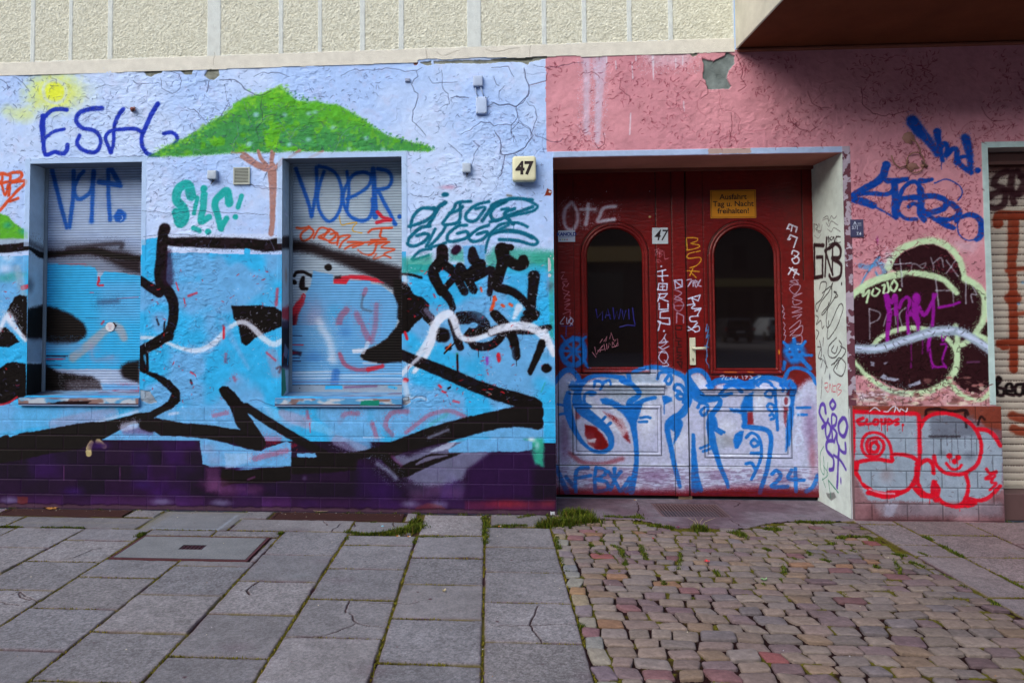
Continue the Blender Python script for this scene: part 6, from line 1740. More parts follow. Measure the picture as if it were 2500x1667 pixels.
# signs on the gate
def flat_sign(name, t, xa, ya, xb, yb, Y, col, lab, cat, th=.003, bev=.001):
    x0, z1 = wp(t, xa, ya, Y - th); x1, z0 = wp(t, xb, yb, Y - th); o = empty(name, ((x0 + x1) / 2, Y, z0)); tag(o, lab, cat)
    b = MB(); b.quadbox(x0, x1, Y - th, Y, z0, z1, alb(col)[:3], bev); p = b.build('plate', M_vcol, o); return o, p, (x0, x1, z0, z1, Y - th)
o, p, q = flat_sign('warning_sign', 'c3r2', 1674, 203, 2027, 414, .577, (216, 136, 14), 'yellow sign with black lettering asking to keep the exit clear, on the right gate leaf', 'sign')
b = MB(); x0, x1, z0, z1, y = q; g_ = .008; t_ = .003
for a in ((x0 + g_, x1 - g_, z0 + g_, z0 + g_ + t_), (x0 + g_, x1 - g_, z1 - g_ - t_, z1 - g_), (x0 + g_, x0 + g_ + t_, z0 + g_ + t_, z1 - g_ - t_), (x1 - g_ - t_, x1 - g_, z0 + g_ + t_, z1 - g_ - t_)): b.quadbox(a[0], a[1], y - .001, y - .0002, a[2], a[3], alb((30, 14, 10))[:3])
b.build('border', M_vcol, p); H_ = z1 - z0
for k, s in enumerate(('Ausfahrt', 'Tag u. Nacht', 'freihalten!')): text('lettering', s, H_ * .27, ((x0 + x1) / 2, y - .001, z1 - H_ * (.25 + .25 * k)), (30, 14, 10), p, bold=.0009, sx=1.0)
o, p, q = flat_sign('sticker', 'c3r2', 510, 511, 640, 597, .577, (196, 204, 224), 'small white sticker with blue company lettering and coloured dots on the left gate edge', 'sticker', .001, 0)
x0, x1, z0, z1, y = q; H_ = z1 - z0; text('lettering', 'KANOLD', H_ * .42, ((x0 + x1) / 2, y - .0006, z0 + H_ * .66), (20, 50, 140), p, bold=.0022, sx=.95)
b = MB(); b.quadbox(x0 + .008, x1 - .008, y - .0008, y - .0002, z0 + H_ * .43, z0 + H_ * .46, alb((110, 130, 180))[:3]); b.quadbox(x0 + .008, x1 - .02, y - .0008, y - .0002, z0 + H_ * .37, z0 + H_ * .39, alb((110, 130, 180))[:3]); b.build('small_print', M_vcol, p)
for k, c in enumerate(((60, 90, 170), (180, 190, 70), (90, 130, 90), (190, 60, 70))):
    b = MB(); xx = x0 + .018 + k * .021; b.tube([(xx, y - .0001, z0 + H_ * .2), (xx, y - .0009, z0 + H_ * .2)], .006, 12, alb(c)[:3]); b.build('dot', M_vcol, p)
o, p, q = flat_sign('number_plate', 'c3r2', 1229, 490, 1352, 612, .577, (190, 196, 206), 'worn white square painted with a slanted black 47 between the arched windows', 'house number', .001, 0)
x0, x1, z0, z1, y = q; text('number', '47', (z1 - z0) * .95, ((x0 + x1) / 2, y - .0006, (z0 + z1) / 2), (36, 22, 30), p, bold=.001, shear=.25, sx=.82)
o, p, q = flat_sign('utility_marker', 'c4r2', 866, 427, 969, 560, -.006, (62, 62, 96), 'small dark blue utility marker plate with white numerals on the pink pier', 'sign', .006, .001)
x0, x1, z0, z1, y = q; H_ = z1 - z0; Wd = x1 - x0
text('lettering', 'A', H_ * .24, (x0 + Wd * .34, y - .0008, z0 + H_ * .79), (196, 200, 220), p, .0008); text('lettering', '3.6', H_ * .24, (x0 + Wd * .27, y - .0008, z0 + H_ * .52), (196, 200, 220), p, .0008, sx=.85); text('lettering', '7.4', H_ * .24, (x0 + Wd * .62, y - .0008, z0 + H_ * .18), (196, 200, 220), p, .0008, sx=.85)
b = MB(); wc = alb((196, 200, 220))[:3]; b.quadbox(x0 + Wd * .14, x0 + Wd * .84, y - .001, y - .0002, z0 + H_ * .655, z0 + H_ * .675, wc); b.quadbox(x0 + Wd * .5, x0 + Wd * .53, y - .001, y - .0002, z0 + H_ * .42, z0 + H_ * .65, wc); b.quadbox(x0 + Wd * .55, x0 + Wd * .82, y - .001, y - .0002, z0 + H_ * .76, z0 + H_ * .79, wc); b.build('rule_lines', M_vcol, p)
# sticker on the left shutter
x_, z_ = wp('c1r2', 843, 1248, .225); x2, z2 = wp('c1r2', 868, 1236, .225); o = empty('sticker', (x_, .225, z_)); tag(o, 'round white sticker over a black diamond on the left roller shutter', 'sticker')
b = MB(); d_ = .030; b.poly([(x2 - d_, .2265, z2), (x2, .2265, z2 + d_), (x2 + d_, .2265, z2), (x2, .2265, z2 - d_), (x2 - d_, .229, z2), (x2, .229, z2 + d_), (x2 + d_, .229, z2), (x2, .229, z2 - d_)], [(0, 1, 2, 3), (7, 6, 5, 4), (0, 4, 5, 1), (1, 5, 6, 2), (2, 6, 7, 3), (3, 7, 4, 0)], alb((50, 24, 30))[:3]); b.build('diamond', M_vcol, o)
b = MB(); b.tube([(x_, .2262, z_), (x_, .2245, z_)], .042, 28, alb((206, 206, 216))[:3]); p = b.build('disc', M_vcol, o); b = MB()
for k in range(4): b.quadbox(x_ - .022 + .004 * k, x_ + .020 - .004 * k, .2238, .2244, z_ + .014 - k * .011, z_ + .017 - k * .011, alb((190, 90, 100))[:3])
b.build('print', M_vcol, p)
# torn cable and foam on the pink pier
b = MB(); o = empty('torn_cable', (*wp('c4r1', 1310, 1060)[:1], 0, wp('c4r1', 1310, 1060)[1])); tag(o, 'loose looped cable with dried foam patches torn from the pink pier', 'cable')
def P3(pts, Y): return [(wp('c4r1', x, y, Y)[0], Y, wp('c4r1', x, y, Y)[1]) for x, y in pts]
tc_ = alb((140, 100, 80))[:3]
loop = [(1365 + 68 * math.cos(t), 1245 + 78 * math.sin(t)) for t in np.linspace(-2.4, 3.9, 24)]
b.tube(P3([(1330, 1070), (1370, 1090), (1400, 1140), (1400, 1180)], -.025) , .005, 7, tc_); b.tube(P3(loop, -.02), .005, 7, tc_); b.tube(P3([(1180, 1190), (1200, 1250), (1240, 1285), (1300, 1270), (1310, 1230)], -.02), .005, 7, tc_); b.tube(P3([(1410, 1230), (1440, 1270), (1455, 1280)], -.02), [.005, .009, .009], 7, alb((90, 60, 50))[:3]); b.build('cable', M_vcol, o, True)
for cx, cy, rx, rz, sd_ in ((1312, 1058, .05, .055, 1), (1335, 1275, .055, .035, 2), (1430, 1270, .03, .02, 3)):
    X, Z = wp('c4r1', cx, cy); Rr = np.random.default_rng(sd_); vs = [(X, -.016, Z)]; n = 18
    for rr_, yy in ((.6, -.014), (1., -.001)):
        for k in range(n): t = 2 * math.pi * k / n; j = 1 + Rr.normal(0, .16); vs.append((X + rx * rr_ * j * math.cos(t), yy + Rr.normal(0, .002), Z + rz * rr_ * j * math.sin(t)))
    fs = [(0, 1 + k, 1 + (k + 1) % n) for k in range(n)] + [(1 + k, 1 + n + k, 1 + n + (k + 1) % n, 1 + (k + 1) % n) for k in range(n)]
    b = MB(); b.poly(vs, fs, alb((150, 106, 96))[:3]); b.build('foam', M_vcol, o, True)
# ================================================================== ground
GX0, GY0 = -5.2, -3.3
G = Canvas((GX0, GY0, 0), (1, 0, 0), (0, 1, 0), (0, 0, 1), 10.4, 3.88, .005, K=KG)
GXX = G.AA + GX0; GYY = G.BB + GY0
slabs = []
def col_slabs(x0, x1, ys):
    for a, b in zip(ys[:-1], ys[1:]): slabs.append((x0, x1, b, a))
def seq(*y):
    y = list(y)
    while y[-1] > -3.2: y.append(y[-1] - .52)
    return y
col_slabs(-5.33, -4.80, seq(-.55, -.80)); col_slabs(-4.80, -4.27, seq(-.55, -1.06)); col_slabs(-4.27, -3.76, seq(-.55, -.80)); col_slabs(-3.76, -3.20, seq(-.55, -1.04)); col_slabs(-3.20, -2.66, seq(-.55, -.85, -1.32, -1.84))
col_slabs(-2.66, -2.13, seq(-1.25, -1.60, -2.10)); col_slabs(-2.13, -1.60, seq(-1.25, -1.36, -1.87)); slabs += [(-2.66, -2.13, -.71, -.56), (-2.13, -1.60, -.71, -.56), (-1.655, -1.60, -1.25, -.71)]
col_slabs(-1.60, -1.085, seq(-.55, -1.11, -1.62, -2.12)); col_slabs(-1.085, -.555, seq(-.63, -.86, -1.36, -1.88)); col_slabs(-.555, -.04, seq(-.60, -1.11, -1.61, -2.13)); col_slabs(-.04, .478, seq(-.37, -.85, -1.37, -1.88, -2.40))
slabs += [(-.55, -.05, -.595, -.03), (-5.2, -4.2, -.22, .0), (-3.07, -2.80, -.22, .0), (-2.77, -2.06, -.545, -.02), (-2.08, -1.84, -.22, 0.), (-5.33, -3.9, -.545, -.225), (-3.9, -2.80, -.545, -.225), (-2.05, -1.1, -.545, -.225), (-1.1, -.60, -.60, -.26), (-.70, -.60, -.24, 0), (.0, .48, -.34, .0)]
col_slabs(2.935, 3.25, seq(-.02, -.13, -.66, -.91, -1.64, -2.2)); col_slabs(3.25, 3.80, seq(-.02, -.40, -.91, -1.37)); col_slabs(3.80, 4.35, seq(-.02, -.60, -1.1)); col_slabs(4.35, 4.9, seq(-.02, -.4, -.9)); col_slabs(4.9, 5.4, seq(-.02, -.6))
gn = fbm(GXX, GYY, .5, 3, 201); gf = fbm(GXX, GYY, .05, 3, 202); gs_ = G.grain
G.C[:] = mixc((52, 30, 34), (84, 78, 30), sstep(fbm(GXX, GYY, .25, 3, 203), .42, .52)[..., None]); G.H[:] = -.012 + (gf - .5) * .006 + (gs_ - .5) * .003
RS = np.random.default_rng(9)
for (x0, x1, y0, y1) in slabs:
    q = G.win(x0 - GX0 - .01, x1 - GX0 + .01, y0 - GY0 - .01, y1 - GY0 + .01)
    if q is None: continue
    X, Y = GXX[q], GYY[q]; jt = (vn(X, Y, .06, 7) - .5) * .006
    d = np.minimum(np.minimum(X - x0, x1 - X), np.minimum(Y - y0, y1 - Y)) - .0048 + jt
    e = sstep(d, 0, .007); tx, ty = RS.normal(0, .003, 2)
    h = RS.normal(0, .0015) + tx * (X - x0) + ty * (Y - y0) + (gf[q] - .5) * .0015 + (G.grain[q] - .5) * .0016
    G.H[q] = np.where(d > -.001, G.H[q] * (1 - e) + h * e, G.H[q])
    tn = RS.uniform(-1, 1); base = np.array((125 + 5 * tn, 125 + 4 * tn, 132 + 3 * tn)) / 255 * (1 + .035 * RS.normal())
    warm = sstep(X, 2.2, 4.0)[..., None]; base = base * (1 - warm) + np.array((124, 110, 114)) / 255 * warm  # browner to the right: vignette tone put into the slab colour
    sa = RS.uniform(.3, .8); sp = sa * ((G.grain[q] - .5) * .34 + (vn(X, Y, .011, 31) - .5) * .42); col = base * (1 + sp[..., None] + (gn[q] - .5)[..., None] * .18 + (gf[q] - .5)[..., None] * .14)
    edge = (1 - sstep(d, .0, .03))[..., None] * .18; col = col * (1 - edge) + np.array((96, 66, 76)) / 255 * edge
    G.C[q] = G.C[q] * (1 - e[..., None]) + col * e[..., None]
# threshold paving in the gateway
thr = [(.50, .7), (.50, -.02), (.80, -.04), (.89, -.07), (1.26, -.12), (1.44, -.32), (2.01, -.30), (2.2, -.16), (2.4, -.08), (2.83, -.06), (2.96, -.03), (2.96, .7)]
q = G.win(.45 - GX0, 3.0 - GX0, -.4 - GY0, .6 - GY0); sv = G.C[q].copy(); G.C[q] = 0; G.fill([(a - GX0, b - GY0) for a, b in thr], .003, (255, 255, 255)); al = G.C[q][..., :1].copy()
tc2 = mixc((118, 110, 122), (100, 84, 96), sstep(gn[q], .4, .6)[..., None]) * (1 + (gf[q][..., None] - .5) * .3 + (G.grain[q][..., None] - .5) * .12)
G.C[q] = sv * (1 - al) + tc2 * al; G.H[q] = G.H[q] * (1 - al[..., 0]) + al[..., 0] * (.004 + (gf[q] - .5) * .003)
in_thr = np.zeros(G.H.shape, bool); in_thr[q] = al[..., 0] > .5
GT = """
@c1r4
f slb*.5 4 : 1330,130 2060,150 1980,240 1770,310 1130,310
f cem*.55 4 : 1330,150 2060,160 2040,175 1430,178 1240,280 1200,310 1120,310
s gry*.8 12 4 : 1240,292 1400,300 1600,303 1770,300
s gry*.6 16 5 : 1400,158 1700,165 2050,168
s gry*.5 30 8 : 1940,190 1780,310
s cem*.5 40 20 : 20,250 1100,250
s lil*.4 60 20 : 40,150 120,130
f slb*.3 10 : 1400,180 1900,185 1760,280 1280,275
"""
G.run(GT)
def gcrack(t, pts, w_=.008, col=(40, 14, 20), dep=.006, op=.95):
    G.crack([G.inv(t, *map(float, q.split(','))) for q in pts.split()], w_, dep, col, op)
for t_, pts in (('c1r4', '0,862 90,850 160,820 200,850 265,885 310,905'), ('c1r4', '160,830 170,870 260,890 180,910'), ('c1r4', '0,905 90,925 185,938'), ('c1r4', '500,553 600,540 700,500 770,470 830,460'), ('c1r4', '2140,735 2080,770 2025,815 2050,850'), ('c2r4', '120,735 60,770 5,815 30,850'), ('c2r4', '850,890 830,930 820,990'), ('c2r4', '850,995 880,1050 920,1080 980,1090 1120,1108'),
    ('c2r4', '900,1080 800,1120 700,1160 600,1190'), ('c2r4', '320,1215 400,1190 480,1185 700,1200 990,1200'), ('c2r4', '940,900 1050,915 1230,910 1350,920 1425,900'), ('c3r4', '380,940 360,990 330,1050 315,1100 360,1160 410,1235'), ('c3r4', '0,1100 160,1105 315,1105 500,1090 690,1085'),
    ('c2r4', '780,260 730,300 700,330'), ('c2r4', '640,240 680,280'), ('c2r4', '1210,250 1215,290'), ('c2r4', '890,250 890,290'), ('c3r4', '1190,90 1210,140 1200,190'), ('c3r4', '1950,230 2050,290 2120,290'), ('c3r4', '1960,70 2040,100 1990,130'), ('c2r4', '1740,535 1950,538')): gcrack(t_, pts)
for t_, x_, y_, r_ in (('c2r4', 1408, 820, .010), ('c2r4', 1512, 878, .014), ('c2r4', 980, 570, .007), ('c3r4', 164, 556, .010), ('c2r4', 2180, 556, .010), ('c2r4', 150, 587, .008), ('c2r4', 70, 608, .008), ('c1r4', 1515, 1518, .013), ('c1r4', 1595, 250, .008), ('c3r4', 48, 1066, .012), ('c2r4', 605, 566, .005), ('c1r4', 415, 1088, .005), ('c1r4', 670, 612, .008)):
    G.blob(G.inv(t_, x_, y_), r_, r_ * 1.0, (70, 40, 50), .8, .3)
Rg = np.random.default_rng(77)
for k in range(420):
    G.blob((Rg.uniform(0, 10.4), Rg.uniform(0, 3.4)), Rg.uniform(.003, .008), Rg.uniform(.003, .008), (84, 50, 60) if k % 3 else (190, 196, 206), Rg.uniform(.3, .8), .2)
for k in range(60): G.blob((Rg.uniform(0, 10.4), Rg.uniform(0, 3.4)), Rg.uniform(.04, .15), Rg.uniform(.03, .1), (100, 84, 96) if k % 2 else (140, 150, 160), .25)
MH = (-2.648, -1.665, -1.238, -.712); GR1 = (-4.18, -3.09, -.195, -.008); GR2 = (-1.82, -.72, -.22, -.008); GR3 = (1.42, 2.0, -.01, .44)
cob = [(.478, -3.4), (.478, -.36), (.50, -.02), (.80, -.04), (.89, -.07), (1.26, -.12), (1.44, -.32), (2.01, -.30), (2.2, -.16), (2.4, -.08), (2.83, -.06), (2.935, -.10), (2.90, -.62), (2.93, -1.23), (2.935, -3.4)]
def inpoly(X, Y, P):
    ins = np.zeros(np.shape(X), bool)
    for k in range(len(P)):
        a, b = P[k], P[(k + 1) % len(P)]; ins ^= ((a[1] > Y) != (b[1] > Y)) & (X < (b[0] - a[0]) * (Y - a[1]) / (b[1] - a[1] + 1e-12) + a[0])
    return ins
def gmask(a, b):
    X, Y = a + GX0, b + GY0; m = ~inpoly(X, Y, cob)
    for r in (GR1, GR2, GR3, MH): m &= ~((X > r[0]) & (X < r[1]) & (Y > r[2]) & (Y < r[3]))
    m &= ~((Y > .03) & ((X < .50) | (X > 2.99)))
    return m
tag(G.build('pavement', M_ground, None, gmask), 'grey granite slab pavement along the wall with mossy joints', kind='structure')
b = MB(); b.quadbox(GX0, 5.2, -3.3, .6, -.30, -.26, (.02, .015, .015)); b.quadbox(-7.5, GX0, -3.3, .05, -.26, -.008, alb((124, 128, 136), KG)[:3]); b.quadbox(5.2, 7.5, -3.3, .05, -.26, -.008, alb((124, 118, 124), KG)[:3]); b.quadbox(-7.5, 7.5, -7.6, -3.3, -.26, -.008, alb((122, 124, 132), KG)[:3])
b.build('footpath', M_ground)['kind'] = 'structure'
# bedding of the setts
S = Canvas((.44, -3.3, -.013), (1, 0, 0), (0, 1, 0), (0, 0, 1), 2.54, 3.28, .008, K=KG); n_ = fbm(S.AA, S.BB, .12, 3, 211)[..., None]
S.C[:] = mixc((34, 16, 18), (84, 82, 24), sstep(n_ + .22 * sstep(S.BB, 1.4, 3.)[..., None], .52, .66)) * (.8 + .4 * S.grain[..., None]); S.H += (S.grain - .5) * .006 + sstep(n_[..., 0], .55, .7) * .006
tag(S.build('joint_soil', M_grass), 'dark soil and moss between the paving setts', kind='structure')
# setts
def sett(b, cx, cy, w_, d_, R, col, z):
    n = 20; sk = R.normal(0, .13); cw = [1 + R.normal(0, .06) for _ in range(4)]; rt = R.normal(0, .05); P = []
    for k in range(n):
        t = 2 * math.pi * k / n + .05; c, s = math.cos(t), math.sin(t); e = .27
        x = math.copysign(abs(c) ** e, c); y = math.copysign(abs(s) ** e, s); q = (0 if x > 0 else 1) + (0 if y > 0 else 2)
        x *= w_ / 2 * cw[q] * (1 + R.normal(0, .015)); y *= d_ / 2 * cw[3 - q] * (1 + R.normal(0, .02)); x += y * sk; P.append((cx + x * math.cos(rt) - y * math.sin(rt), cy + x * math.sin(rt) + y * math.cos(rt)))
    tx, ty = R.normal(0, .03, 2); vs = []; cs = []
    for s_, zz in ((1.0, -.045), (1.0, -.007), (.972, -.0022), (.91, .0), (.5, .0008)):
        for p in P:
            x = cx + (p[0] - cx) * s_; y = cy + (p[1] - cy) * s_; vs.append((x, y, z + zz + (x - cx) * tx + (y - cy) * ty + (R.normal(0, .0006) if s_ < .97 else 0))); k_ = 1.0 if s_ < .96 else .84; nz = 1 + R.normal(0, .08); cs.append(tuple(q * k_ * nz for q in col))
    vs.append((cx, cy, z + .0008)); cs.append(col); fs = []
    for r in range(4):
        for k in range(n): fs.append((r * n + k, r * n + (k + 1) % n, (r + 1) * n + (k + 1) % n, (r + 1) * n + k))
    for k in range(n): fs.append((4 * n + k, 4 * n + (k + 1) % n, 5 * n))
    b.poly(vs, fs, cs)
pal = [(132, 134, 134), (140, 140, 134), (136, 130, 128), (126, 118, 126), (120, 108, 120), (146, 136, 118), (150, 124, 98), (128, 98, 106), (144, 88, 92), (124, 128, 136), (142, 138, 130), (114, 102, 110)]
pw = np.array([20, 18, 16, 10, 5, 8, 1.6, 2, 1.0, 7, 12, 3]); pw = pw / pw.sum(); Rc = np.random.default_rng(21); b = MB()
y = .0; row = 0
while y > -3.35:
    rh = Rc.uniform(.088, .108) if y > -1.2 else Rc.uniform(.096, .118); x = .485 if y > -.36 else .585; x += Rc.uniform(-.01, .0)
    while x < 2.93:
        wd = Rc.uniform(.095, .165) if y > -1.2 else Rc.uniform(.11, .19)
        if x + wd > 2.93: wd = 2.93 - x
        cx, cy = x + wd / 2, y - rh / 2 + .012 * math.sin(x * 2.1 + 1) + Rc.normal(0, .003)
        if wd > .06 and inpoly(cx, cy + .03, cob) and inpoly(cx - wd * .3, cy + .035, cob) and inpoly(cx + wd * .3, cy + .035, cob):
            c = np.array(pal[Rc.choice(len(pal), p=pw)], float) * Rc.uniform(.88, 1.05); c = (c * .8 + np.array((126, 122, 120)) * .2) * np.array((1.02, .95, .95)) * (1 - .04 * cx) ; sett(b, cx, cy, wd - .010 - abs(Rc.normal(0, .004)), rh - .011 - abs(Rc.normal(0, .003)), Rc, alb(c, KG)[:3], Rc.normal(0, .0028))
        x += wd
    y -= rh; row += 1
y = -.37
while y > -3.35:
    hh = Rc.uniform(.11, .17); c = np.array(pal[Rc.choice(len(pal), p=pw)], float); sett(b, .531, y - hh / 2, .094, hh - .012, Rc, alb(c, KG)[:3], Rc.normal(0, .002)); y -= hh
so = b.build('cobblestones', M_stone, None, True, recalc=False); tag(so, 'worn multicoloured stone setts of the driveway in front of the gate', kind='structure')
# grates
def grate(r, bars, along, lab, col=(60, 34, 34)):
    x0, x1, y0, y1 = r; o = empty('floor_grate', ((x0 + x1) / 2, (y0 + y1) / 2, 0)); tag(o, lab, 'floor grate'); b = MB(); f_ = .022; c = alb(col, KG)[:3]
    for a in ((x0, x1, y0, y0 + f_), (x0, x1, y1 - f_, y1), (x0, x0 + f_, y0 + f_, y1 - f_), (x1 - f_, x1, y0 + f_, y1 - f_)): b.quadbox(a[0], a[1], a[2], a[3], -.06, .001, c)
    b.build('frame', M_vcol, o); b = MB()
    for k in range(bars):
        t = (k + .5) / bars
        if along == 'x': yy = y0 + f_ + (y1 - y0 - 2 * f_) * t; b.quadbox(x0 + f_, x1 - f_, yy - .0035, yy + .0035, -.05, -.002, c)
        else: xx = x0 + f_ + (x1 - x0 - 2 * f_) * t; b.quadbox(xx - .0042, xx + .0042, y0 + f_, y1 - f_, -.009, -.001, c)
    if along == 'x':
        for xx in (x0 * .67 + x1 * .33, x0 * .33 + x1 * .67): b.quadbox(xx - .004, xx + .004, y0 + f_, y1 - f_, -.055, -.004, c)
    b.build('bars', M_vcol, o); b = MB(); b.quadbox(x0, x1, y0, y1, -.256, -.24, (.01, .008, .008)); b.build('pit_floor', M_vcol, o)
grate(GR1, 11, 'x', 'long dark brown light well grate at the foot of the wall below the left window'); grate(GR2, 11, 'x', 'long dark brown light well grate at the foot of the wall below the middle window'); grate(GR3, 20, 'y', 'worn steel bar grate set in the threshold before the red gate', (104, 84, 90))
# manhole slab
C2_ = Canvas((MH[0] + .022, MH[2] + .022, .0), (1, 0, 0), (0, 1, 0), (0, 0, 1), MH[1] - MH[0] - .044, MH[3] - MH[2] - .044, .006, K=KG); n_ = fbm(C2_.AA, C2_.BB, .3, 3, 5)[..., None]
C2_.C[:] = np.array((122, 126, 132)) / 255 * (.95 + .1 * n_) * (1 + (C2_.grain[..., None] - .5) * .16); C2_.H += (C2_.grain - .5) * .001
o = empty('manhole_cover', ((MH[0] + MH[1]) / 2, (MH[2] + MH[3]) / 2, 0)); tag(o, 'rectangular concrete filled access cover with rusty frame and small iron grid in the pavement', 'manhole cover')
ga = C2_.inv('c1r4', 1475, 470); gb2 = C2_.inv('c1r4', 1690, 436); gx0, gx1, gy0, gy1 = ga[0], gb2[0], min(ga[1], gb2[1]), max(ga[1], gb2[1]); gx0 = C2_.inv('c1r4', 1485, 452)[0]; gx1 = C2_.inv('c1r4', 1680, 452)[0]
p = C2_.build('slab', M_ground, o, lambda a, b: ~((a > gx0) & (a < gx1) & (b > gy0) & (b < gy1))); b = MB(); f_ = .018; c = alb((84, 44, 50), KG)[:3]
for a in ((MH[0], MH[1], MH[2], MH[2] + f_), (MH[0], MH[1], MH[3] - f_, MH[3]), (MH[0], MH[0] + f_, MH[2] + f_, MH[3] - f_), (MH[1] - f_, MH[1], MH[2] + f_, MH[3] - f_)): b.quadbox(a[0], a[1], a[2], a[3], -.06, -.001, c)
b.build('frame', M_vcol, o); b = MB(); ox, oy = C2_.O[0], C2_.O[1]; c = alb((60, 30, 40), KG)[:3]
for k in range(6): xx = ox + gx0 + (gx1 - gx0) * (k + .5) / 6; b.quadbox(xx - .006, xx + .006, oy + gy0, oy + gy1, -.02, -.002, c)
for k in range(3): yy = oy + gy0 + (gy1 - gy0) * (k + .5) / 3; b.quadbox(ox + gx0, ox + gx1, yy - .005, yy + .005, -.021, -.003, c)
b.quadbox(ox + gx0 - .004, ox + gx1 + .004, oy + gy0 - .004, oy + gy1 + .004, -.05, -.03, (.006, .004, .004)); b.build('iron_grid', M_vcol, p)
# ================================================================== grass and moss
Rb = np.random.default_rng(31); gb = MB(); gcols = [(66, 84, 20), (84, 100, 26), (52, 66, 20), (110, 116, 40), (96, 84, 40)]
def blade(x, y, L, z=0.0, wd=.0022, lean=.6, c=None):
    th = Rb.uniform(0, 6.283); l = L * Rb.uniform(.5, 1.2); lx, ly = math.cos(th) * l * lean * Rb.uniform(.2, 1), math.sin(th) * l * lean * Rb.uniform(.2, 1); px_, py_ = -math.sin(th) * wd, math.cos(th) * wd
    c = alb(np.array(c if c is not None else gcols[Rb.choice(5, p=(.32, .28, .22, .1, .08))]) * Rb.uniform(.8, 1.2), KG)[:3]
    gb.poly([(x - px_, y - py_, z), (x + px_, y + py_, z), (x + lx * .45 + px_ * .8, y + ly * .45 + py_ * .8, z + l * .6), (x + lx * .45 - px_ * .8, y + ly * .45 - py_ * .8, z + l * .6), (x + lx, y + ly, z + l * .95)], [(0, 1, 2, 3), (3, 2, 4)], c)
def gpt(t, x, y): p = G.inv(t, x, y); return p[0] + GX0, p[1] + GY0
def tuft(t, pts, r, n, L, lean=.7):
    P = [gpt(t, *map(float, q.split(','))) for q in pts.split()]
    for k in range(int(n * 1.7)):
        i = Rb.integers(0, max(1, len(P) - 1)); a = P[i]; c = P[min(i + 1, len(P) - 1)]; f_ = Rb.random(); x = a[0] + (c[0] - a[0]) * f_ + Rb.normal(0, r * .5); y = a[1] + (c[1] - a[1]) * f_ + Rb.normal(0, r * .35)
        if y < -.004 or x > .57: blade(x, y, L * 1.3 * Rb.uniform(.5, 1.15), -.008, wd=.0028, lean=lean)
